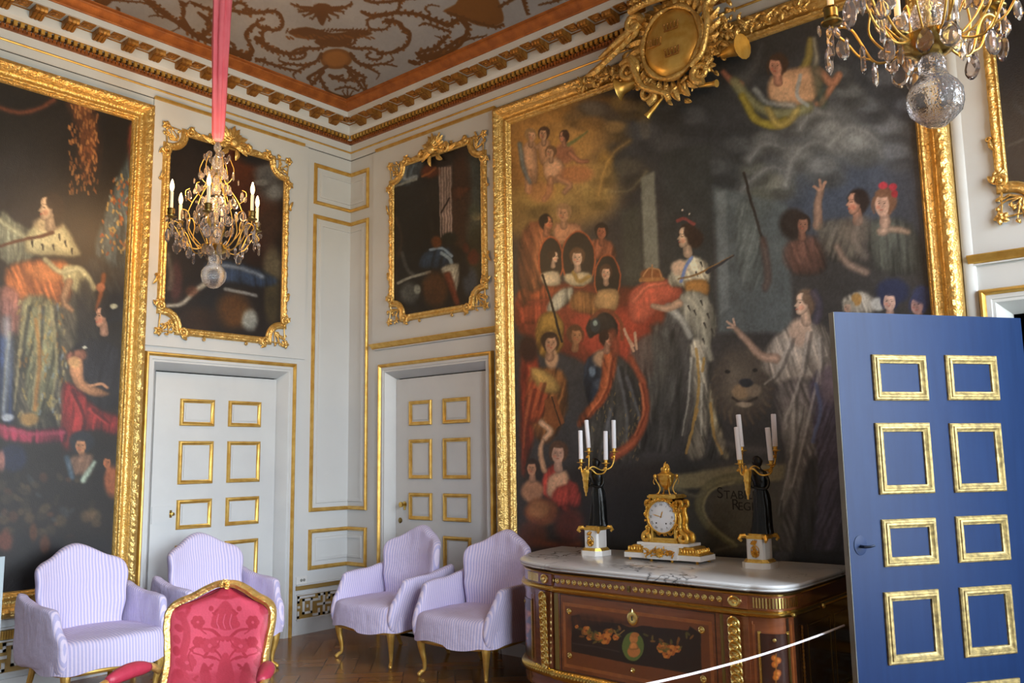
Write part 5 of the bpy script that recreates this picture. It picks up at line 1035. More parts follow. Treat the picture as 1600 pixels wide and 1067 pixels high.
# back panel, fine grid so that the damask figure can be woven into it
n_ = 150; m_ = 170; us = np.linspace(-1, 1, n_); vs = np.linspace(0, 1, m_); ola = np.array(ol); P = []
def half_w(z):
    zz = [p[1] for p in hf]; return float(np.interp(-z, [-q for q in zz], [p[0] for p in hf]))-.022
def ztop(x): return float(np.interp(abs(x), [p[0] for p in hf[:7]], [p[1] for p in hf[:7]]))-.024
for u in us:
    for v in vs:
        x = u*.235; zt = ztop(x); z = .435+(zt-.435)*v; hw = half_w(min(z, .97)); x2 = u*min(.235, hw); e = (1-abs(u)**5)*(1-abs(2*v-1)**7); P.append(RB(x2, z, .008+.042*max(0, e)**.6))
P = np.array(P); o = painted_grid('back_upholstery', 'damask', P, n_, m_, None, rc)
Mw = np.array(Matrix.Translation(rloc) @ Matrix.Rotation(rzr, 4, 'Z')); PW = P@Mw[:3, :3].T+Mw[:3, 3]
pt = Paint(PW, 'c4485c', .8, 55)
def damask(p):
    p.round = False
    d = 'a52c3c'; d2 = 'ae3445'
    p.p([(268, 930), (350, 905), (435, 930), (430, 945), (400, 940), (352, 930), (300, 945), (270, 955)], d, 6, .9); p.l([(330, 928), (353, 934), (380, 926)], 3, d, 2); p.p([(340, 950), (352, 938), (364, 950), (372, 975), (352, 985), (330, 972)], d2, 2)
    for dx, dy, r in ((0, 968, 13), (-14, 975, 9), (14, 975, 9)): p.b(352+dx, dy, r, r*.8, d2, soft=.2)
    for x in (342, 352, 362): p.l([(x, 960), (x-3, 972), (x, 982)], .7, 'c8546a', 1)
    for s in (-1, 1):
        X = lambda x: 352+s*x
        for q in range(6):
            a = q*PI/3; p.b(X(43)+6*math.cos(a), 972+6*math.sin(a), 5, 5, d, soft=.3); p.b(X(42)+5*math.cos(a), 1003+5*math.sin(a), 4.5, 4.5, d, soft=.3); p.b(X(60)+9*math.cos(a), 1035+8*math.sin(a), 6.5, 6.5, d2, soft=.3); p.b(X(24)+9*math.cos(a), 1009+7*math.sin(a), 6, 5, d2, soft=.3)
        p.b(X(22), 951, 4, 4, d, soft=.3); p.l([(X(4), 1000), (X(20), 985), (X(42), 982)], (3, 1.5), d, 1.2); p.l([(X(30), 990), (X(38), 984), (X(43), 975)], 1, d, 1); p.l([(X(68), 960), (X(60), 985), (X(62), 1005), (X(66), 1018)], (5, 7), d2, 2); p.l([(X(2), 1035), (X(10), 1022), (X(16), 1016)], 1.5, d, 1); p.l([(X(2), 1036), (X(20), 1026), (X(30), 1026)], 1.5, d, 1); p.l([(X(16), 1030), (X(50), 1020)], 1.2, d, 1)
        p.p([(X(22), 1067), (X(26), 1045), (X(34), 1035), (X(40), 1050), (X(36), 1067)], d, 2); p.p([(X(60), 1050), (X(80), 1045), (X(85), 1075), (X(55), 1075)], d2, 3); p.l([(X(72), 935), (X(58), 950), (X(62), 962)], (6, 3), d2, 3)
    p.p([(335, 995), (369, 995), (380, 1004), (352, 1000), (324, 1004)], d2, 2); p.p([(346, 1025), (358, 1025), (366, 1070), (338, 1070)], d2, 2); p.p([(280, 1060), (300, 1052), (420, 1052), (430, 1090), (270, 1090)], d2, 5, .7)
    for s in (-1, 1):
        X = lambda x: 352+s*x
        for q in range(7): y = 945+q*18; p.b(X(74-3*math.sin(q*1.3)), y, 5.5, 8, (d, d2)[q % 2], ang=s*(30+20*math.sin(q)), soft=.3, a=.85)
        for (x, y) in ((14, 955), (22, 1040), (45, 1058), (50, 1012), (34, 1000), (54, 945), (30, 1022)): p.b(X(x), y, 4.5, 2.2, d, ang=s*40, soft=.4); p.b(X(x+3), y+4, 4, 2, d, ang=-s*30, soft=.4)
        p.l([(X(52), 1048), (X(58), 1026), (X(52), 1012)], 1, d, 1); p.l([(X(8), 1000), (X(14), 1010), (X(22), 1012)], 1, d, 1); p.b(X(24), 1009, 3, 3, 'c4485c', soft=.4); p.b(X(60), 1035, 3, 3, 'c4485c', soft=.4); p.b(X(43), 972, 2, 2, 'c4485c', soft=.4)
    p.tex(.05, 1.5, 1.5)
damask(pt); pt.attr(o.data)
mb = MB(); cushion(mb, [(p[0]*.9, (p[1]-.7)*.9+.7) for p in ol[::3]], lambda x, z, off: RB(x, z, -.02+off), .002, .03); mb.build('back_rear_cover', 'red_silk_dark', rc)
so = smooth_path([(0, .34), (.22, .33), (.31, .27), (.31, .05), (.27, -.25), (0, -.27), (-.27, -.25), (-.31, .05), (-.31, .27), (-.22, .33)], 5, closed=True)
mb = MB(); lv = [(1.0, .36), (1.0, .40), (.97, .425), (.9, .44), (.6, .455), (0, .46)]; mb.grid(lambda i, j: (so[i][0]*lv[j][0], so[i][1]*lv[j][0], lv[j][1]), len(so), 6, cu=True); mb.build('seat_upholstery', 'red_silk_dark', rc, sharp=70)
mb = MB(); mb.grid(lambda i, j: (so[i][0]*(1.0, 1.04, 1.045, 1.0, .96)[j], so[i][1]*(1.0, 1.04, 1.045, 1.0, .96)[j], (.365, .355, .30, .285, .30)[j]), len(so), 5, cu=True); mb.build('seat_rail', 'carved_gold', rc, sharp=60)
for sx in (-1, 1):
    pts = smooth_path([(sx*.262, -.27, .62), (sx*.275, -.20, .655), (sx*.31, -.08, .66), (sx*.335, .06, .645), (sx*.34, .12, .635)], 5); mb = MB(); mb.tube(pts, [.017]*len(pts), 10)
    mb.tube(smooth_path([(sx*.34, .12, .635), (sx*.345, .15, .628), (sx*.348, .165, .605), (sx*.34, .155, .585), (sx*.335, .14, .595)], 4), .021, 9); mb.tube(smooth_path([(sx*.338, .12, .625), (sx*.325, .06, .56), (sx*.325, .08, .46), (sx*.315, .14, .36)], 5), .018, 9); mb.build('arm', 'carved_gold', rc, sharp=60)
    pts = smooth_path([(sx*.270, -.19, .655), (sx*.30, -.08, .665), (sx*.325, .06, .655)], 6); nn = len(pts); mb = MB(); mb.tube(pts, [.034*math.sin(PI*(i+.9)/(nn+.8))**.4 for i in range(nn)], 12); mb.build('arm_pad', 'red_silk_dark', rc, sharp=80)
    cabriole(MB(), sx*.28, .27, .32, sx*.8, .8, 1.1).build('leg', 'carved_gold', rc); mb = MB(); mb.tube([(sx*.24, -.26, .33), (sx*.25, -.30, .15), (sx*.26, -.36, 0)], [.024, .02, .014], 8); mb.build('leg', 'carved_gold', rc)
# ------------------------------------------------------------ chest of drawers
RT0 = [(2.612, -.045), (2.63, -.25), (2.665, -.43), (2.735, -.62), (2.82, -.78), (2.90, -.87), (3.0, -.935), (3.12, -.98), (3.255, -1.012)]
fr_ = [(3.27, -1.03), (3.7, -1.052), (4.15, -1.075), (4.61, -1.098)]
rt_ = [(4.625, -1.088), (4.70, -1.082), (4.765, -1.05), (4.805, -.99), (4.825, -.90), (4.83, -.80), (4.83, -.5), (4.825, -.045)]
KS = .9880
top_ol = [(CX+KS*(x-CX), CY+KS*(y-CY)) for x, y in smooth_path(RT0, 4)+fr_+smooth_path(rt_, 4)]
cm = thing('chest_of_drawers', 'marquetry chest of drawers with gilt mounts and a grey-veined marble top', 'chest of drawers', (3.8, -.5, 0))
def inset(ol_, a):
    n = len(ol_); out = []
    for i in range(n):
        p0 = Vector(ol_[max(0, i-1)]); p1 = Vector(ol_[min(n-1, i+1)]); t = (p1-p0).normalized(); nn = Vector((-t.y, t.x)); out.append((ol_[i][0]+nn.x*a, min(-.104, ol_[i][1]+nn.y*a)))
    return out
mb = MB(); pr = [(.03, .842), (.022, .846), (.010, .848), (.004, .854), (.010, .860), (.002, .866), (0, .873), (.003, .880), (.010, .883)]
rings = [inset(top_ol, a) for a, z in pr]; mb.grid(lambda i, j: (rings[j][i][0], rings[j][i][1], pr[j][1]+.005), len(top_ol), len(pr))
for j in (0, len(pr)-1): mb.cap([(x, y, pr[j][1]+.005) for x, y in rings[j]])
mb.cap([(rings[j][0][0], rings[j][0][1], pr[j][1]+.005) for j in range(len(pr))]); mb.cap([(rings[j][-1][0], rings[j][-1][1], pr[j][1]+.005) for j in range(len(pr))])
o = mb.build('marble_top', 'veined_marble', cm, sharp=50); reloc(o, cm)
body = inset(top_ol, .032); BL = [0.0]
for i in range(1, len(body)): BL.append(BL[-1]+math.hypot(body[i][0]-body[i-1][0], body[i][1]-body[i-1][1]))
BLa = np.array(BL); BXa = np.array([p[0] for p in body]); BYa = np.array([p[1] for p in body])
def WM(s, z, d):
    x = float(np.interp(s, BLa, BXa)); y = float(np.interp(s, BLa, BYa)); e = .02; x0, y0 = float(np.interp(s-e, BLa, BXa)), float(np.interp(s-e, BLa, BYa)); x1, y1 = float(np.interp(s+e, BLa, BXa)), float(np.interp(s+e, BLa, BYa))
    L = math.hypot(x1-x0, y1-y0); tx, ty = (x1-x0)/L, (y1-y0)/L; return (x+ty*d, y-tx*d, z)
def s_at_x(x): 
    k = [i for i in range(len(body)) if body[i][1] < -.6]; return float(np.interp(x, [body[i][0] for i in k], [BL[i] for i in k]))
def fpx(px, py, z_only=False):
    """pixel on the straight front -> (s, z)"""
    a = np.array([3.31, -1.052]); b = np.array([4.634, -1.118]); t = (b-a)/np.linalg.norm(b-a); n3 = np.array([t[1], -t[0], 0]); r = ray(px, py); k = ((np.array([a[0], a[1], 0])-C0)@n3)/(r@n3); q = C0+k*r
    return s_at_x(q[0]), float(q[2])
SL = BL[-1]
def cstrip(s0, s1, prof, mat, name, step=.03, orn=None):
    n = max(2, int((s1-s0)/step)+1); ss = [s0+(s1-s0)*i/(n-1) for i in range(n)]; mb = MB()
    mb.grid(lambda i, j: WM(ss[i], prof[j][1], prof[j][0]+(orn(ss[i], j) if orn else 0)), n, len(prof)); mb.cap([WM(ss[0], z, d) for d, z in prof]); mb.cap([WM(ss[-1], z, d) for d, z in prof])
    o = mb.build(name, mat, cm, sharp=40); reloc(o, cm); return o
mb = MB(); mb.grid(lambda i, j: WM(SL*i/90, (.13, .2, .3, .5, .7, .84)[j], 0), 91, 6); mb.cap([WM(SL*i/90, .842, 0) for i in range(91)]); mb.cap([WM(SL*i/90, .13, 0) for i in range(91)]); mb.box(2.70, -.12, .13, 4.80, -.104, .84)
o = mb.build('carcass', 'mahogany', cm); reloc(o, cm)
sFL, sFR = s_at_x(3.31), s_at_x(4.634)
cstrip(.03, SL-.03, [(0, .722), (.012, .724), (.022, .732), (.024, .742), (.014, .750), (.016, .757), (0, .759)], 'brass', 'gilt_band')
cstrip(.03, SL-.03, [(0, .828), (.008, .83), (.01, .838), (0, .842)], 'brass', 'gilt_band')
cstrip(.03, SL-.03, [(0, .205), (.014, .208), (.024, .222), (.026, .24), (.018, .252), (.008, .262), (0, .264)], 'brass', 'gilt_band', .008, lambda s, j: .004*math.sin(s*2*PI/.024+j) if j in (2, 3, 4) else 0)
# pilaster blocks with overlapping coins
for s_c, wd in ((s_at_x(3.226), .135), (s_at_x(4.56), .14)):
    cstrip(s_c-wd/2, s_c+wd/2, [(0, .264), (.010, .264), (.010, .722), (0, .722)], 'mahogany', 'pilaster', .03); cstrip(s_c-wd/2, s_c+wd/2, [(0, .76), (.010, .76), (.010, .828), (0, .828)], 'mahogany', 'pilaster_block', .03)
    for k in range(11):
        z = .684-k*.0400; mb = MB(); ML = lambda x, y, q, z=z: WM(s_c+x, z+y, .011+q-.004*0)
        mb.lathe([(.037, 0), (.038, .008), (.032, .013), (.024, .006), (.016, .003), (.009, .010), (0, .013)], n=20, M=lambda x, y, q, z=z, k=k: WM(s_c+x, z+y, .011+q+.0012*(11-k)+y*.12)); o = mb.build('gilt_coin', 'pale_brass', cm, sharp=50); reloc(o, cm)
    mb = MB(); mb.lathe([(.028, 0), (.03, .005), (.024, .009), (.012, .006), (.008, .010), (0, .011)], n=18, M=lambda x, y, q: WM(s_c+x*1.25, .794+y*.95, .011+q)); o = mb.build('oval_rosette', 'pale_brass', cm); reloc(o, cm)
# frieze discs and flutes
s_a, s_b = fpx(864, 907)[0], fpx(1124, 934)[0]; nd = 27; base_d = None
for k in range(nd):
    s = s_a+(s_b-s_a)*k/(nd-1)
    if k == 13:
        mb = MB(); mb.box(-.009, .776, 0, .009, .812, .006, M=lambda a, z, d, s=s: WM(s+a, z, d)); o = mb.build('keyhole', 'old_brass', cm); reloc(o, cm)
        mb = MB(); mb.box(-.002, .784, .006, .002, .800, .0065, M=lambda a, z, d, s=s: WM(s+a, z, d)); o = mb.build('keyhole_slot', 'ink', cm); reloc(o, cm); continue
    mb = MB(); mb.lathe([(.0165, 0), (.0165, .004), (.011, .006), (.008, .004), (0, .006)], n=14, M=lambda x, y, q, s=s: WM(s+x, .794+y, q)); o = mb.build('frieze_disc', 'pale_brass', cm); reloc(o, cm)
for s0, s1 in ((sFR+.03, sFR+.30), (sFL-.30, sFL-.165)):
    s = s0; mb = MB()
    while s < s1: mb.box(s-.0045, .768, 0, s+.0045, .820, .004, M=WM); s += .0165
    o = mb.build('gilt_flutes', 'pale_brass', cm); reloc(o, cm)
# centre door: veneer borders, marquetry panel, rosettes, lock plate
q = [fpx(878, 938), fpx(1116, 976), fpx(1110, 1067)]
sC0, sC1 = fpx(880, 980)[0], fpx(1114, 1010)[0]; zt, zb = .672, .292
def frect(s0, z0, s1, z1, w, d, mat, name):
    mb = MB()
    for a, b, c_, e in ((s0, z0, s1, z0+w), (s0, z1-w, s1, z1), (s0, z0+w, s0+w, z1-w), (s1-w, z0+w, s1, z1-w)): mb.box(a, b, 0, c_, e, d, M=WM)
    o = mb.build(name, mat, cm); reloc(o, cm); return o
frect(sC0-.022, .268, sC1+.022, .718, .003, .002, 'black_wood', 'door_joint')
frect(sC0, zb, sC1, zt, .02, .0025, 'veneer_gold_strip', 'veneer_border')
for s in (sFL+.035, sFR-.155):
    mb = MB(); mb.box(s-.014, .268, 0, s+.014, .718, .003, M=WM); o = mb.build('veneer_strip', 'olive_strip', cm); reloc(o, cm)
sp0, sp1 = sC0+.02, sC1-.02; nu, nv = 260, 100; P = np.array([WM(sp0+(sp1-sp0)*i/(nu-1), zb+.02+(zt-zb-.04)*j/(nv-1), .0022) for i in range(nu) for j in range(nv)])
o = painted_grid('marquetry_panel', 'marquetry', P, nu, nv, None, cm); reloc(o, cm); pt = Paint(P, '6f3b1c', .8, 91)
def marq(p):
    p.p([(893, 962), (905, 960), (908, 968), (1075, 985), (1078, 978), (1095, 990), (1096, 1055), (985, 1037), (893, 1018)], '1f0f0b', 1.5, 1, 0); p.b(988, 966, 22, 14, '6f3b1c', soft=.1); p.p([(893, 962), (935, 962), (985, 975), (940, 975), (893, 985)], '3c1d0f', 8, .7)
    p.l([(895, 1005), (940, 1012), (985, 1022)], 1, '4a3a3c', 2, .6); p.b(989, 1009, 22, 27, '181109', soft=.2); p.b(989, 1010, 17, 22.5, '5b6a2f', soft=.06); p.b(990, 1018, 10, 9, 'b9743a', soft=.2); p.b(990, 998, 6.5, 8, 'c07a3c', soft=.2); p.b(992, 992, 7, 4, 'b06a30', soft=.3); p.p([(986, 1004), (994, 1004), (997, 1014), (983, 1014)], 'c07a3c', 1)
    F = [(916, 985, 7), (921, 996, 5), (934, 994, 7), (946, 998, 9), (952, 988, 6), (962, 996, 5), (1035, 1012, 9), (1048, 1016, 9), (1058, 1014, 6), (1042, 1022, 7), (901, 979, 3)]
    for x, y, r in F:
        for a in range(6): p.b(x+r*.5*math.cos(a*1.05), y+r*.5*math.sin(a*1.05), r*.5, r*.5, ('b96a26', 'a9591e', 'c77a30')[a % 3], soft=.3)
        p.b(x, y, r*.25, r*.25, '7c3a12', soft=.5)
    rs = np.random.RandomState(3)
    for k in range(46):
        t = rs.rand(); x, y = (898+t*75, 982+math.sin(t*PI)*10+rs.randn()*6) if k % 2 else (1003+t*82, 990+math.sin(t*PI)*20+rs.randn()*6); a = rs.rand()*180; p.b(x, y, 4.5, 1.8, rs.choice(['6b5a20', '7c4c1c', '545022', '8a5a24']), ang=a, soft=.5, a=.85)
    p.l([(975, 985), (965, 992), (960, 985)], 1, '8a6a34', 1); p.tex(.05, 2, 2)
marq(pt); pt.attr(o.data)
RO = [(890, 955, .018), (1097, 984, .020), (891, 1024, .018), (1100, 1061, .020), (990, 1047, .014)]
for px, py, r in RO:
    s, z = fpx(px, py); mb = MB(); mb.lathe([(r, 0), (r, .005), (r*.7, .008), (r*.5, .005), (0, .009)], n=16, M=lambda x, y, q, s=s, z=z: WM(s+x, z+y, .003+q)); o = mb.build('rosette', 'pale_brass', cm); reloc(o, cm)
s, z = fpx(989, 966); mb = MB(); mb.lathe([(.034, 0), (.036, .006), (.028, .009), (.016, .006), (0, .008)], n=20, M=lambda x, y, q: WM(s+x, z+y*1.1, .003+q)); mb.tube([WM(s, z+.035, .008), WM(s, z+.052, .008)], [.006, .002], 6); o = mb.build('lock_plate', 'pale_brass', cm); reloc(o, cm)
mb = MB(); mb.box(s-.003, z-.012, .0, s+.003, z+.012, .0135, M=WM); o = mb.build('keyhole_slot', 'ink', cm); reloc(o, cm)
# curved end doors
for s0, s1 in ((sFR+.045, sFR+.205), (sFL-.55, sFL-.24)):
    frect(s0-.03, .275, s1+.03, .70, .014, .0025, 'veneer_gold_strip', 'veneer_border'); frect(s0, .28, s1, .655, .012, .009, 'brass', 'gilt_frame')
    nu, nv = 40, 120; P = np.array([WM(s0+.012+(s1-s0-.024)*i/(nu-1), .285+.36*j/(nv-1), .003) for i in range(nu) for j in range(nv)]); o = painted_grid('marquetry_panel', 'marquetry', P, nu, nv, None, cm); reloc(o, cm); pt = Paint(P, '33170d', .6, 93)
    cxp, cyp = to_px(np.array([WM((s0+s1)/2, .46, 0)])); cxp, cyp = float(cxp[0]), float(cyp[0])
    for dx, dy, r in ((-3, -22, 4.5), (3, -18, 5), (-2, -12, 5), (2, 2, 6), (0, 8, 5), (1, 20, 2.5), (0, 28, 2)): pt.b(cxp+dx, cyp+dy, r, r, 'a9591e', soft=.5); pt.b(cxp+dx+1, cyp+dy, r*.4, r*.4, 'c77a30', soft=.6)
    pt.l([(cxp, cyp-28), (cxp, cyp+30)], .8, '8a5a24', 1); pt.tex(.05, 2, 2); pt.attr(o.data)
    mb = MB(); mb.lathe([(.010, 0), (.009, .005), (0, .007)], n=12, M=lambda x, y, q: WM((s0+s1)/2+x, .615+y, .004+q)); o = mb.build('rosette', 'pale_brass', cm); reloc(o, cm)
# right end: straight side with a chain mount and narrow panel
sR = s_at_x(4.634)+.40
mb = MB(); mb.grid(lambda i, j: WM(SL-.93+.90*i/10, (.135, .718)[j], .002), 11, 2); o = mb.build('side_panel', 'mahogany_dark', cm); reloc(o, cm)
for k in range(20):
    z = .66-k*.02; 
    if k == 0: mb = MB()
    mb.ball((0, 0, 0), (.008, .006, .012), 7, 5, M=lambda x, y, q, z=z: WM(SL-.80+x, z+q, .006+y))
o = mb.build('chain_mount', 'dark_gold', cm); reloc(o, cm)
frect(SL-.72, .28, SL-.40, .66, .006, .005, 'old_brass', 'gilt_frame'); frect(SL-.34, .28, SL-.06, .66, .006, .005, 'old_brass', 'gilt_frame')
for s in (SL-.90, SL-.55): 
    mb = MB(); mb.ball((0, 0, 0), .014, 8, 6, M=lambda x, y, q: WM(s+x, .735+q, .026+y)); o = mb.build('gilt_bead', 'brass', cm); reloc(o, cm)
# feet
for s in (.12, s_at_x(3.24), s_at_x(4.55), SL-.12):
    x, y, z = WM(s, 0, -.05); mb = MB(); mb.lathe([(.02, .0), (.028, .01), (.022, .03), (.03, .06), (.038, .11), (.045, .135), (.045, .15)], c=(x, y, 0), n=14); o = mb.build('foot', 'brass', cm); reloc(o, cm)
# ------------------------------------------------------------ candelabra
TOPZ = .8885
def candelabrum(loc, rz, lab, arms, mirror=1):
    root = thing('candelabrum', lab, 'candelabrum', loc, rz, None)
    def octo(w, c, z0, z1, mb): 
        o_ = [(-w, -w+c), (-w+c, -w), (w-c, -w), (w, -w+c), (w, w-c), (w-c, w), (-w+c, w), (-w, w-c)]; mb.prism(o_, lambda x, y: (x, y, z0), lambda x, y: (x, y, z1)); return mb
    octo(.088, .035, 0, .034, MB()).build('marble_slab', 'white_marble', root)
    mb = MB(); octo(.078, .03, .034, .044, mb); octo(.070, .026, .044, .052, mb); mb.build('gilt_base_rim', 'ormolu', root)
    octo(.058, .012, .052, .168, MB()).build('marble_pedestal', 'white_marble', root)
    mb = MB(); octo(.062, .014, .168, .176, mb); octo(.066, .014, .176, .188, mb); octo(.05, .012, .188, .197, mb)
    for sx in (-1, 1):
        for sy in (-1, 1): mb.tube([(sx*.058, sy*.058, .186), (sx*.076, sy*.076, .184), (sx*.084, sy*.084, .168), (sx*.074, sy*.074, .156)], [.014, .014, .012, .008], 8)
    mb.build('gilt_cap', 'ormolu', root)
    def WFc(s, z, d): return (s, -.058-d, z)
    mb = MB()
    for q in range(5): leaf(mb, WFc, (0, .135), PI/2-.9+.45*q, .03, .006, .002)
    for q in range(3): leaf(mb, WFc, (0, .115-.006*q), PI/2+(.5 if q % 2 else -.5), .025, .007, .002)
    mb.ball((0, -.060, .088), (.020, .006, .022), 12, 8)
    for q in range(8): leaf(mb, WFc, (0, .088), q*PI/4, .028, .006, .004)
    for sx in (-1, 1): mb.tube([(sx*.006, -.060, .13), (sx*.024, -.060, .115), (sx*.026, -.060, .09), (sx*.018, -.060, .07), (0, -.060, .062)], .0025, 5)
    mb.build('gilt_ornament', 'ormolu', root)
    # draped standing figure: lathe with folds, then shoulders, head and arms as one surface
    mb = MB(); prof = [(.052, .197), (.050, .21), (.044, .25), (.040, .32), (.038, .38), (.034, .42), (.028, .46), (.034, .50), (.040, .535), (.036, .56), (.016, .575), (.013, .588), (.020, .60), (.024, .618), (.021, .638), (.010, .652), (0, .655)]
    n = 40
    def fg(i, j):
        r, z = prof[j]; a = 2*PI*i/n; fold = 1+(.11*math.sin(9*a+z*12)+.06*math.sin(5*a))*(1 if z < .46 else .15 if z < .57 else 0); sx = .016*math.sin((z-.2)*9)
        return (mirror*(.015+sx*.6)+r*1.3*fold*math.cos(a), .012+r*1.0*fold*math.sin(a), z)
    mb.grid(fg, n, len(prof), cu=True); mb.cap([fg(i, 0) for i in range(n)])
    for sx in (-1, 1):
        pts = smooth_path([(mirror*.02+sx*.034, .010, .55), (mirror*.02+sx*.058, .0, .50), (mirror*.02+sx*.050, -.028, .46), (-.012*mirror+sx*.012, -.048, .47)], 4); mb.tube(pts, [.013-.006*i/(len(pts)-1) for i in range(len(pts))], 8); mb.ball((-.012*mirror+sx*.013, -.052, .472), (.009, .008, .01), 8, 6)
    mb.ball((mirror*.02, .03, .622), (.018, .016, .018), 8, 6); mb.build('bronze_figure', 'black_bronze', root, sharp=70)
    # cornucopia and arms
    hx0, hy0 = -.018*mirror-.004, -.066; mb = MB(); mb.lathe([(0, .395), (.006, .40), (.005, .415), (.012, .43), (.014, .45), (.017, .455), (.016, .47), (.019, .50), (.022, .505), (.020, .52), (.026, .545), (.028, .56), (.020, .575), (0, .58)], c=(hx0, hy0, 0), n=16, flute=8, fa=.06); mb.build('gilt_torch', 'ormolu', root)
    for (lx, ly, zc) in arms:
        mb = MB(); e = (lx, ly, zc); mx_ = (hx0+(lx-hx0)*.55, hy0+(ly-hy0)*.55)
        pts = smooth_path([(hx0, hy0, .56), (hx0+(lx-hx0)*.25, hy0+(ly-hy0)*.25, .575+(zc-.6)*.2), (mx_[0], mx_[1], .545+(zc-.62)*.3), (hx0+(lx-hx0)*.88, hy0+(ly-hy0)*.88, .55+(zc-.62)*.5), (lx, ly, zc-.045), (lx, ly, zc-.02)], 5)
        mb.tube(pts, .0052, 8); mb.lathe([(.005, -.03), (.010, -.022), (.006, -.014), (.013, -.010), (.030, -.006), (.031, -.003), (.012, -.001), (.011, .012), (.014, .014), (.013, .018), (0, .018)], c=e, n=18)
        for q in range(3): leaf(mb, lambda s, z, d, e=e: (e[0]+s, e[1]-.004-d, z), (0, zc-.05), PI/2-.8+.8*q, .022, .006, .003)
        mb.build('arm', 'ormolu', root, sharp=50)
    return root
def candle(loc, tilt_x, tilt_y, h, lab, grp):
    mb = MB(); mb.lathe([(.0155, 0), (.0150, h-.003), (.012, h), (0, h)], n=16); o = mb.build('candle', 'candle_wax'); o.location = loc; o.rotation_euler = (tilt_x, tilt_y, 0); tag(o, lab, 'candle', grp)
    mb = MB(); mb.tube([(0, 0, h-.001), (0.001, 0, h+.008)], .0012, 5); mb.build('wick', 'ink', o); return o
# arm positions read in the picture plane: lateral offset (along the view's right) and height
rh = (math.cos(YAW), math.sin(YAW))
def arms_local(lst, rz):
    out = []
    for lat, dep, z in lst:
        wx = lat*rh[0]+dep*-math.sin(YAW)*-1*-1; wy = lat*rh[1]+dep*math.cos(YAW); c_, s_ = math.cos(-rz), math.sin(-rz); out.append((wx*c_-wy*s_, wx*s_+wy*c_, z))
    return out
pos = ['lowest on the left', 'second from the left, tall one', 'third from the left, standing in front', 'rightmost, tall one']
for (bp, base_z), lab, mirror, lst, tl, nm in (
    (((3.227, -.46), TOPZ), 'bronze figure candelabrum on a white pedestal, left of the gilt clock', 1, [(-.088, -.04, .630), (-.025, .055, .705), (.080, -.06, .622), (.148, .02, .700)], [(.0, 0), (-.10, 8), (.03, 0), (0.02, 0)], 'left candelabrum'),
    (((4.417, -.48), TOPZ), 'bronze figure candelabrum on a white pedestal, between the clock and the blue door', 1, [(-.100, -.04, .612), (-.060, .055, .690), (.080, -.06, .605), (.134, .02, .688)], [(-.07, 0), (-.07, 0), (-.07, 0), (0.0, 0)], 'right candelabrum')):
    al = arms_local(lst, 0); candelabrum((bp[0], bp[1], base_z), 0, lab, al, mirror)
    for (lx, ly, zc), (t_, _), pn in zip(al, tl, pos): candle((bp[0]+lx, bp[1]+ly, base_z+zc+.0195), 0, t_*.75 if abs(t_) > .01 else 0, .195, 'unlit white candle on the %s, %s' % (nm, pn), 'unlit candles in the two candelabra')
# ------------------------------------------------------------ gilt clock
ck = thing('mantel_clock', 'gilt mantel clock with white enamel dial and urn finial on a white marble base', 'clock', (3.800, -.47, TOPZ))
ck.scale = (.93, .93, .93)
def cbox(x0, y0, z0, x1, y1, z1, mb=None): mb = mb or MB(); mb.box(x0, y0, z0, x1, y1, z1); return mb
mb = cbox(-.295, -.105, .018, .295, .10, .052); cbox(-.13, -.118, .018, .13, -.09, .107, mb); cbox(-.20, -.085, .107, .20, .085, .124, mb); cbox(-.16, -.095, .100, .16, .09, .112, mb); mb.build('marble_base', 'white_marble', ck)
for sx in (-1, 1):
    mb = MB()
    vs = [(sx*.13, -.10, .052), (sx*.285, -.10, .052), (sx*.285, .09, .052), (sx*.13, .09, .052), (sx*.13, -.085, .104), (sx*.235, -.08, .104), (sx*.235, .07, .104), (sx*.13, .08, .104)]
    mb.add(vs, [(0, 1, 5, 4), (1, 2, 6, 5), (2, 3, 7, 6), (3, 0, 4, 7), (4, 5, 6, 7), (0, 1, 2, 3)])
    for k in range(6): mb.ball((sx*(.15+.022*k), -.095, .078), (.009, .010, .018), 8, 6)
    for k in range(7): mb.ball((sx*.262, -.08+.025*k, .078), (.012, .008, .018), 8, 6)
    mb.tube([(sx*.13, -.101, .057), (sx*.286, -.101, .057), (sx*.286, .09, .057)], .005, 6)
    mb.build('gilt_plinth', 'ormolu', ck, sharp=50)
def WK(s, z, d): return (s, -.118-d, z)
mb = MB(); rs = random.Random(9)
for q in range(10): leaf(mb, WK, (0, .062), q*2*PI/10, .035, .010, .004)
mb.ball((0, -.122, .062), (.016, .008, .018), 10, 7)
for sx in (-1, 1):
    for k in range(16): leaf(mb, WK, (sx*(.03+.0055*k), .062+.018*math.sin(k*1.3)), rs.uniform(0, 2*PI), rs.uniform(.018, .03), .006, .002)
    mb.tube([(sx*x, -.120, z) for x, z in smooth_path([(.02, .062), (.05, .085), (.075, .05), (.11, .075)], 5)], .003, 5)
mb.build('gilt_relief', 'ormolu', ck, sharp=60)
for x in (-.26, .26):
    for y in (-.085, .075): MB().lathe([(.010, 0), (.014, .003), (.006, .008), (.010, .014), (.012, .019)], c=(x, y, 0), n=12).build('foot', 'ormolu', ck)
for x in (-.08, .08): MB().lathe([(.010, 0), (.014, .003), (.006, .008), (.010, .014), (.012, .019)], c=(x, -.10, 0), n=12).build('foot', 'ormolu', ck)
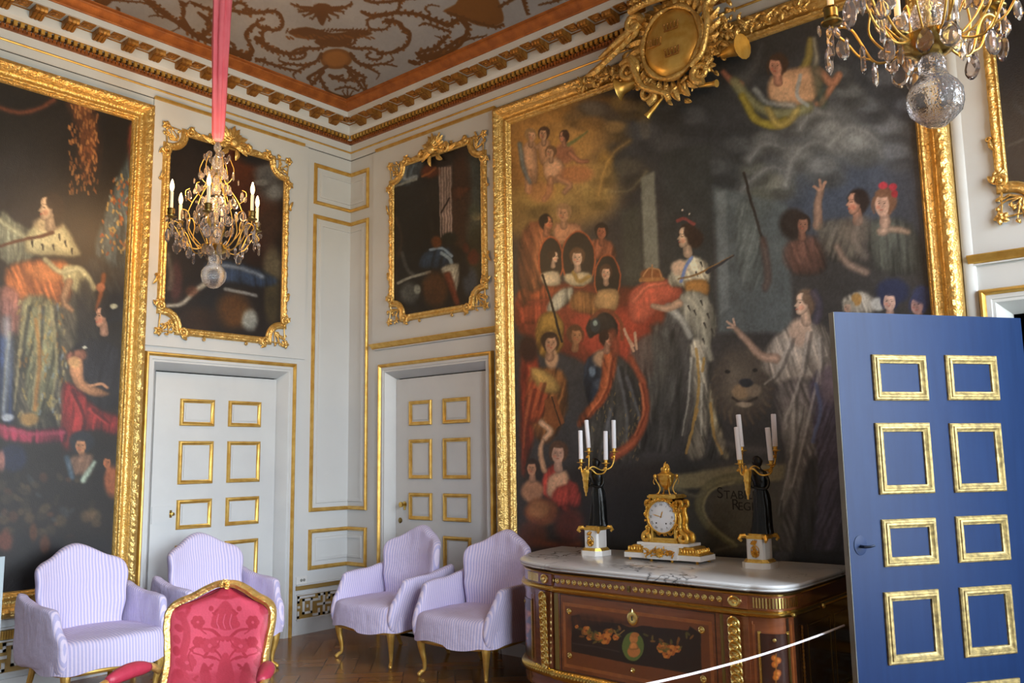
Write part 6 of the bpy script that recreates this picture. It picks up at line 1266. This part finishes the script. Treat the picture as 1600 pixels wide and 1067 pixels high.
# case
mb = cbox(-.108, -.07, .124, .108, .075, .142); cbox(-.098, -.062, .142, -.080, .065, .42, mb); cbox(.080, -.062, .142, .098, .065, .42, mb); cbox(-.098, -.062, .40, .098, .065, .425, mb); cbox(-.112, -.075, .425, .112, .075, .44, mb); cbox(-.104, -.068, .44, .104, .068, .448, mb); cbox(-.08, -.02, .142, .08, .065, .42, mb); cbox(-.08, -.062, .142, .08, -.02, .156, mb)
for k in range(9): mb.tube([(.0985, -.05+.0125*k, .16), (.0985, -.05+.0125*k, .40)], .0035, 6)
mb.build('gilt_case', 'ormolu', ck, sharp=50)
cbox(-.079, -.03, .157, .079, -.021, .40).build('dark_backing', 'black_wood', ck)
mb = MB(); WK2 = lambda s, z, d: (s, -.045-d, z)
for sx in (-1, 1):
    mb.tube([(sx*x, -.048, z) for x, z in smooth_path([(0, .168), (.02, .19), (.045, .175), (.065, .20), (.06, .225)], 5)], .004, 6); mb.tube([(sx*x, -.048, z) for x, z in smooth_path([(.01, .20), (.035, .205), (.05, .17)], 5)], .003, 6)
    for k in range(7): leaf(mb, WK2, (sx*(.01+.009*k), .17+.02*abs(math.sin(k*2.0))), rs.uniform(0, 2*PI), .022, .006, .002)
mb.build('pierced_fret', 'ormolu', ck, sharp=60)
# dial
DC = (-.004, .298)
def WDl(x, y, q): return (DC[0]+x, -.066-q, DC[1]+y)
MB().lathe([(.112, -.012), (.116, -.004), (.114, .010), (.110, .014), (.106, .010), (.1045, .004)], n=48, M=WDl).build('bezel', 'ormolu', ck)
mb = MB(); mb.lathe([(.1055, .004), (.07, .010), (.04, .0135), (.015, .015), (0, .0152)], n=48, M=WDl); dial = mb.build('dial', 'enamel_white', ck)
mb = MB(); 
for k in range(60):
    a = PI/2-k*2*PI/60; r0, r1 = (.094, .099); w = .0009 if k % 5 == 0 else .0004; mb.tube([WDl(r0*math.cos(a), r0*math.sin(a), .0072), WDl(r1*math.cos(a), r1*math.sin(a), .0062)], w, 4)
for k, t_ in enumerate(['XII', 'I', 'II', 'III', 'IIII', 'V', 'VI', 'VII', 'VIII', 'IX', 'X', 'XI']):
    a = PI/2-k*PI/6; cu = bpy.data.curves.new('t', 'FONT'); cu.body = t_; cu.size = .022; cu.align_x = 'CENTER'; cu.align_y = 'CENTER'; cu.resolution_u = 1; to = bpy.data.objects.new('t', cu); COL.objects.link(to)
    dg = bpy.context.evaluated_depsgraph_get(); dg.update(); me = bpy.data.meshes.new_from_object(to.evaluated_get(dg)); bpy.data.objects.remove(to); ra = a-PI/2; 
    vs = []
    for v in me.vertices:
        x, y = v.co.x*.9, v.co.y; X = x*math.cos(ra)-y*math.sin(ra)+.082*math.cos(a); Y = x*math.sin(ra)+y*math.cos(ra)+.082*math.sin(a); vs.append(WDl(X, Y, .0114))
    mb.add(vs, [tuple(p.vertices) for p in me.polygons])
for x, y in ((-.040, -.042), (.036, -.044)): mb.lathe([(.0055, .0125), (.0055, .0130), (0, .0130)], n=12, M=lambda a, b, q, x=x, y=y: WDl(x+a, y+b, q))
mb.build('numerals', 'ink', dial, merge=1e-7)
for nm, ang, L, w in (('hour_hand', math.radians(68), .042, .0034), ('minute_hand', math.radians(166), .066, .0026)):
    mb = MB(); c_, s_ = math.cos(ang), math.sin(ang); mb.tube([WDl(-.008*c_, -.008*s_, .018), WDl(.3*L*c_, .3*L*s_, .018), WDl(.7*L*c_, .7*L*s_, .0185), WDl(L*c_, L*s_, .018)], [w*.6, w, w*1.2, w*.3], 6); mb.ball(WDl(0, 0, .018), .005, 8, 6); mb.build(nm, 'ormolu', ck)
# scroll sides with masks and garlands
for sx in (-1, 1):
    mb = MB(); M2 = lambda s, z, d: (s, d, z)
    for yy in (-.045, .04):
        pts = [(sx*x, yy, z) for x, z in smooth_path([(.105, .40), (.135, .40), (.140, .375), (.122, .365), (.115, .33), (.125, .28), (.118, .24), (.13, .20), (.165, .175), (.168, .145), (.14, .132), (.118, .15), (.125, .17), (.14, .168)], 5)]
        mb.tube(pts, [.013+.008*min(1, i/len(pts)) for i in range(len(pts))], 8)
    pts = [(sx*x, z) for x, z in [(.10, .135), (.165, .135), (.172, .16), (.16, .185), (.13, .20), (.115, .24), (.12, .29), (.112, .34), (.10, .36)]]
    mb.prism(pts+[(sx*.095, .36)], lambda x, z: (x, -.035, z), lambda x, z: (x, .035, z))
    for k in range(26): leaf(mb, lambda s, z, d: (s, -.058-d, z), (sx*rs.uniform(.098, .135), rs.uniform(.2, .41)), rs.uniform(0, 2*PI), rs.uniform(.02, .035), .008, .002)
    mb.ball((sx*.118, -.05, .34), (.017, .018, .022), 10, 8); mb.ball((sx*.142, -.04, .385), .013, 8, 6); mb.build('scroll_console', 'ormolu', ck, sharp=60)
mb = MB()
for k in range(16):
    a = .25+k*(PI-.5)/15; leaf(mb, lambda s, z, d: (DC[0]+s, -.075-d, DC[1]+z), (.120*math.cos(a), .120*math.sin(a)), a+PI/2+rs.uniform(-.6, .6), .03, .009, .004)
mb.build('laurel_garland', 'ormolu', ck, sharp=60)
# urn
mb = MB(); mb.lathe([(0, .475), (.008, .477), (.012, .488), (.030, .50), (.044, .52), (.050, .545), (.056, .55), (.055, .572), (.060, .578), (.058, .585), (.045, .59), (.034, .60), (.018, .612), (0, .615)], n=24, flute=12, fa=.03)
for k in range(5):
    a = k*2*PI/5; mb.ball((.02*math.cos(a), .02*math.sin(a), .615), (.016, .016, .02), 8, 6)
mb.tube(smooth_path([(0, 0, .60), (.01, 0, .63), (-.006, 0, .65), (.004, 0, .672)], 4), [.02, .018, .016, .015, .013, .012, .011, .01, .009, .007, .005, .003, .001], 7)
for k in range(3): mb.tube(smooth_path([(.012*math.cos(k*2.1), .012*math.sin(k*2.1), .61), (.022*math.cos(k*2.1+.5), .022*math.sin(k*2.1+.5), .635), (.008*math.cos(k*2.1+1), .008*math.sin(k*2.1+1), .655)], 3), .006, 6)
mb.build('urn', 'ormolu', ck, sharp=60)
for k in range(4):
    a = PI/4+k*PI/2; ca, sa = math.cos(a)*1.1, math.sin(a)*.9; mb = MB(); mb.tube([(ca*r, sa*r, z) for r, z in smooth_path([(.060, .449), (.048, .47), (.044, .49), (.056, .52), (.072, .55), (.066, .575)], 4)], .0048, 7); mb.ball((ca*.074, sa*.074, .57), (.014, .014, .017), 8, 6); mb.ball((ca*.062, sa*.062, .452), (.009, .009, .006), 7, 5)
    mb.tube([(ca*r, sa*r, z) for r, z in smooth_path([(.078, .56), (.088, .535), (.08, .515)], 4)], .003, 6); mb.build('urn_leg', 'ormolu', ck, sharp=60)
# ------------------------------------------------------------ rope barrier and stand
a_ = np.array(onA(1319, 977, .80)); A0 = np.array([a_[0], -.80, a_[1]]); r = ray(1000, 1071); t = (-2.35-CY)/r[1]; B0 = C0+t*r; r = ray(1165, 1027.5); t = (-1.55-CY)/r[1]; M0 = C0+t*r
pts = []
for i in range(25):
    u = i/24; p = A0*(1-u)+B0*u; pts.append((p[0], p[1], p[2]-.022*4*u*(1-u)))
ext = np.array(pts[-1])-np.array(pts[-2]); e1 = np.array(pts[-1])+ext*6; e1[2] = max(.3, e1[2]-.02)
pts.append(tuple(e1)); o = MB().tube(pts, .0055, 8).build('barrier_rope', 'rope_white'); tag(o, 'thin white barrier rope stretched in front of the chest of drawers to the blue door', 'rope')
post = thing('rope_post', 'short metal post below the picture edge holding the white barrier rope', 'post', (e1[0]+float(ext[0]/np.linalg.norm(ext[:2]))*.022, e1[1]+float(ext[1]/np.linalg.norm(ext[:2]))*.022, 0))
MB().lathe([(.14, 0), (.14, .008), (.05, .02), (.012, .03), (.011, e1[2]-.02), (.016, e1[2]-.01), (.016, e1[2]+.02), (0, e1[2]+.03)], n=20).build('pole', 'chrome', post)
sA = onZ(8, 1067, .30); 
sp = C0+ray(4, 873)*((2.9)/(ray(4, 873)@np.array([-math.sin(YAW), math.cos(YAW), 0]))); zt = float(sp[2]); bx_, by_ = float(sp[0])-.013*math.cos(YAW), float(sp[1])-.013*math.sin(YAW)
st = thing('information_board', 'pale blue-grey upright board cut off by the left edge of the photo', 'board', (bx_, by_, 0), YAW)
MB().box(-.42, -.012, .06, -.0, .012, zt).build('panel', 'stand_panel', st); MB().box(-.004, -.018, .04, .010, .018, zt+.006).build('edge_strip', 'stand_edge', st)
mb = MB(); mb.box(-.44, -.13, 0, .01, .13, .02); mb.box(-.30, -.02, .018, -.10, .02, .07); mb.build('foot', 'chrome', st)
# ------------------------------------------------------------ chandeliers
def pendant_mb(w, h, t, pear=True):
    mb = MB(); ol = []
    for i in range(16):
        a = 2*PI*i/16; r = 1+.05*(i % 2); x = w*math.sin(a)*r*(1 if not pear else (1-.42*max(0, math.cos(a)))); z = -h/2+h/2*math.cos(a); ol.append((x, z))
    mb.grid(lambda i, j: ((ol[i][0]*(1, .72, 0)[j] if j < 3 else 0), (0, t, t)[j], -h/2+(ol[i][1]+h/2)*(1, .72, 0)[j]), 16, 3, cu=True)
    mb.grid(lambda i, j: ((ol[i][0]*(1, .72, 0)[j] if j < 3 else 0), -(0, t, t)[j], -h/2+(ol[i][1]+h/2)*(1, .72, 0)[j]), 16, 3, cu=True); return mb
def spike_mb(w, h):
    mb = MB(); mb.grid(lambda i, j: (w*(0.15, 1, .8, .9, 0)[j]*math.cos(i*PI/3), w*(0.15, 1, .8, .9, 0)[j]*math.sin(i*PI/3), -h*(0, .12, .5, .8, 1)[j]), 6, 5, cu=True); return mb
def chandelier(loc, yaw, lab, top_len, sheath=None, seed=1, sc_=1.0):
    root = thing('chandelier', lab, 'chandelier', loc, yaw); root.scale = (sc_, sc_, sc_); rs = random.Random(seed)
    mb = MB(); mb.lathe([(0, .0), (.03, .006), (.052, .022), (.083, .055), (.092, .09), (.090, .125), (.074, .155), (.05, .18), (.043, .20), (.046, .225), (.04, .25), (.030, .265), (0, .27)], n=32, flute=16, fa=.012); mb.build('glass_ball', 'cut_glass', root, sharp=25)
    mb = MB(); mb.lathe([(.014, .255), (.05, .262), (.085, .285), (.100, .318), (.104, .322), (.100, .326), (.09, .318), (.05, .295), (.012, .29)], n=32); mb.build('brass_bowl', 'brass', root)
    mb = MB(); mb.lathe([(.008, .26), (.008, 1.10), (0, 1.10)], n=8); mb.build('stem', 'brass', root)
    for prof in ([(.012, .33), (.03, .335), (.052, .37), (.060, .41), (.046, .45), (.022, .475), (.012, .48)], [(.012, .50), (.028, .505), (.022, .55), (.034, .60), (.05, .66), (.042, .70), (.012, .71)], [(.012, .72), (.03, .725), (.036, .76), (.022, .80), (.030, .85), (.012, .88)], [(.010, .90), (.03, .92), (.042, .965), (.038, 1.0), (.018, 1.04), (.012, 1.06), (.028, 1.085), (.030, 1.11), (.016, 1.135), (.012, 1.15)]):
        MB().lathe(prof, n=20).build('glass_baluster', 'cut_glass', root, sharp=25)
    cups = []
    for k in range(6):
        a = k*PI/3; ca, sa = math.cos(a), math.sin(a); Pt = lambda r, z, t=0: (r*ca-t*sa, r*sa+t*ca, z)
        mb = MB(); mb.tube([Pt(*q) for q in smooth_path([(.085, .305), (.14, .285), (.19, .30), (.225, .37), (.26, .445), (.30, .47), (.335, .455), (.35, .43), (.335, .41)], 5)], .0048, 8)
        mb.tube([Pt(*q) for q in smooth_path([(.20, .31), (.24, .335), (.28, .40), (.325, .46), (.33, .49)], 5)], .0042, 8); mb.tube([Pt(*q) for q in smooth_path([(.09, .30), (.15, .33), (.20, .41), (.19, .50), (.21, .56), (.25, .57)], 5)], .0042, 7)
        armo = mb.build('arm', 'gold_paint', root, sharp=60)
        mb = MB(); mb.lathe([(.010, .485), (.038, .497), (.040, .502), (.018, .506), (.020, .515), (.026, .52), (.026, .552), (.030, .556), (.028, .56), (.022, .558)], c=Pt(.33, 0), n=20); mb.build('candle_cup', 'old_brass', armo)
        mb = MB(); mb.lathe([(.0125, .52), (.0125, .685), (.008, .69), (0, .69)], c=Pt(.33, 0), n=12); mb.build('candle_tube', 'ivory_wax', armo)
        mb = MB(); mb.lathe([(.007, .688), (.013, .705), (.0165, .725), (.014, .748), (.007, .770), (0, .785)], c=Pt(.33, 0), n=14); mb.build('flame_bulb', 'flame_bulb', armo)
        cups.append(Pt(.33, 0))
        # cage wires rising to the crown
        mb = MB(); o_ = a+PI/6; co_, so_ = math.cos(o_), math.sin(o_); Q = lambda r, z: (r*co_, r*so_, z)
        mb.tube([Q(*q) for q in smooth_path([(.09, .32), (.17, .42), (.205, .54), (.17, .66), (.11, .76), (.06, .84), (.045, .92)], 5)], .0036, 7); mb.tube([Q(*q) for q in smooth_path([(.045, .80), (.10, .84), (.125, .92), (.10, 1.0), (.085, 1.03)], 5)], .0032, 7); mb.tube([Q(*q) for q in smooth_path([(.17, .66), (.215, .70), (.22, .75), (.19, .77)], 4)], .003, 7)
        mb.build('cage_wire', 'gold_paint', root, sharp=60)
    pear = pendant_mb(.032, .098, .009).build('crystal_pendant', 'crystal', root, sharp=10); disc = pendant_mb(.032, .064, .007, False).build('crystal_disc', 'crystal', root, sharp=10); spk = spike_mb(.013, .13).build('crystal_drop', 'crystal', root, sharp=10); bead = MB().ball((0, 0, -.012), .011, 8, 6).build('crystal_bead', 'crystal', root, sharp=10)
    used = set()
    def hang(src, p, rz, tilt=0, s=1.0):
        o = src if src.name not in used else src.copy()
        if o is not src: COL.objects.link(o); o.parent = root
        used.add(src.name); o.location = p; o.rotation_euler = (tilt, 0, rz); o.scale = (s, s, s)
    for k in range(6):
        a = k*PI/3; PC = lambda r, z, da=0: (r*math.cos(a+da), r*math.sin(a+da), z)
        for r_, z_, da, src, s in ((.33, .475, .10, spk, 1.1), (.35, .41, 0, pear, 1.15), (.31, .45, -.12, pear, .95), (.37, .49, .08, disc, .7), (.29, .49, .0, bead, 1), (.225, .37, .05, spk, .9), (.19, .30, 0, pear, 1.0), (.25, .57, 0, pear, .9), (.27, .40, .2, pear, .8), (.30, .44, .25, disc, .7)): hang(src, PC(r_, z_, da), a+PI/2+rs.uniform(-.7, .7), 0, s)
        b = PI/6
        for r_, z_, src, s, tl in ((.20, .53, pear, .95, 0), (.21, .60, pear, .8, 0), (.19, .76, pear, .85, 0), (.215, .72, disc, .8, 0), (.12, .92, pear, .8, 0), (.085, 1.05, disc, .9, 0), (.10, .80, disc, .8, 0), (.10, .33, pear, 1.0, 0), (.14, .68, bead, 1, 0), (.15, .60, pear, .9, 0), (.10, .70, pear, .85, 0), (.13, .48, disc, .9, 0), (.16, .85, disc, .7, 0), (.05, .92, pear, .7, 0)): hang(src, PC(r_, z_, b+rs.uniform(-.08, .08)), a+b+PI/2+rs.uniform(-.6, .6), tl, s)
    mb = MB(); mb.lathe([(.005, 1.14), (.005, top_len), (0, top_len)], n=8); mb.build('chain', 'old_brass', root)
    if sheath:
        n = 36; lv = [(.012, 1.15), (.032, 1.165), (.042, 1.20), (.045, 1.3), (.05, 1.5), (.055, 1.75), (.062, 2.0), (.066, top_len/1.0)]
        def fn(i, j):
            r, z = lv[j]; a = 2*PI*i/n; f_ = 1+.16*math.sin(7*a+.8*math.sin(z*4))+.09*math.sin(11*a+1+z); return (r*f_*math.cos(a), r*f_*math.sin(a), z)
        mb = MB(); zz = [(np.interp(k, range(8), [l[0] for l in lv]), np.interp(k, range(8), [l[1] for l in lv])) for k in np.linspace(0, 7, 40)]; lv = zz; mb.grid(fn, n, 40, cu=True); mb.build('silk_chain_cover', 'pink_silk', root, sharp=80)
    for i, c_ in enumerate(cups):
        ld = bpy.data.lights.new('candle_light', 'POINT'); ld.energy = CANDLE_W; ld.color = (1, .58, .26); ld.shadow_soft_size = .02; lo = bpy.data.objects.new('candle_light', ld); COL.objects.link(lo); lo.parent = root; lo.location = (c_[0], c_[1], .80)
    return root
FH = np.array([-math.sin(YAW), math.cos(YAW), 0]); RH = np.array([math.cos(YAW), math.sin(YAW), 0])
def at_depth(px, py, D): r = ray(px, py); return C0+r*(D/(r@FH))
c1 = at_depth(333, 451, 5.95); c2 = at_depth(1465, 199, 3.0)
vd = math.atan2(c1[1]-CY, c1[0]-CX); 
chandelier(tuple(c1), vd+PI-math.radians(9), 'crystal chandelier hanging from a pink silk-covered chain at the left', (RZ-c1[2])/.945, sheath=True, seed=2, sc_=.945)
chandelier(tuple(c2), 0.02, 'large near crystal chandelier cut off by the top right corner', (RZ-c2[2])/1.06, sheath=True, seed=3, sc_=1.06)
# ================================================================== LIGHT
w = bpy.data.worlds.new('sky'); sc.world = w; w.use_nodes = True; nt = w.node_tree; bg = nt.nodes['Background']
tc = nt.nodes.new('ShaderNodeTexCoord'); sx_ = nt.nodes.new('ShaderNodeSeparateXYZ'); rp = nt.nodes.new('ShaderNodeValToRGB'); nt.links.new(tc.outputs['Generated'], sx_.inputs[0]); nt.links.new(sx_.outputs['Z'], rp.inputs['Fac']); nt.links.new(rp.outputs['Color'], bg.inputs['Color'])
e = rp.color_ramp.elements; e[0].position = 0.0; e[0].color = (.36, .38, .34, 1); e[1].position = .06; e[1].color = (.84, .92, 1.0, 1); e.new(.6).color = (.74, .86, 1.0, 1); bg.inputs['Strength'].default_value = SKY
for k, (a, b, za, zb) in enumerate(WIN):
    ld = bpy.data.lights.new('window_portal', 'AREA'); ld.shape = 'RECTANGLE'; ld.size = zb-za; ld.size_y = b-a; ld.cycles.is_portal = True; lo = bpy.data.objects.new('window_portal', ld); COL.objects.link(lo); lo.location = (RX+.30, -(a+b)/2, (za+zb)/2); lo.rotation_euler = (0, PI/2, 0)
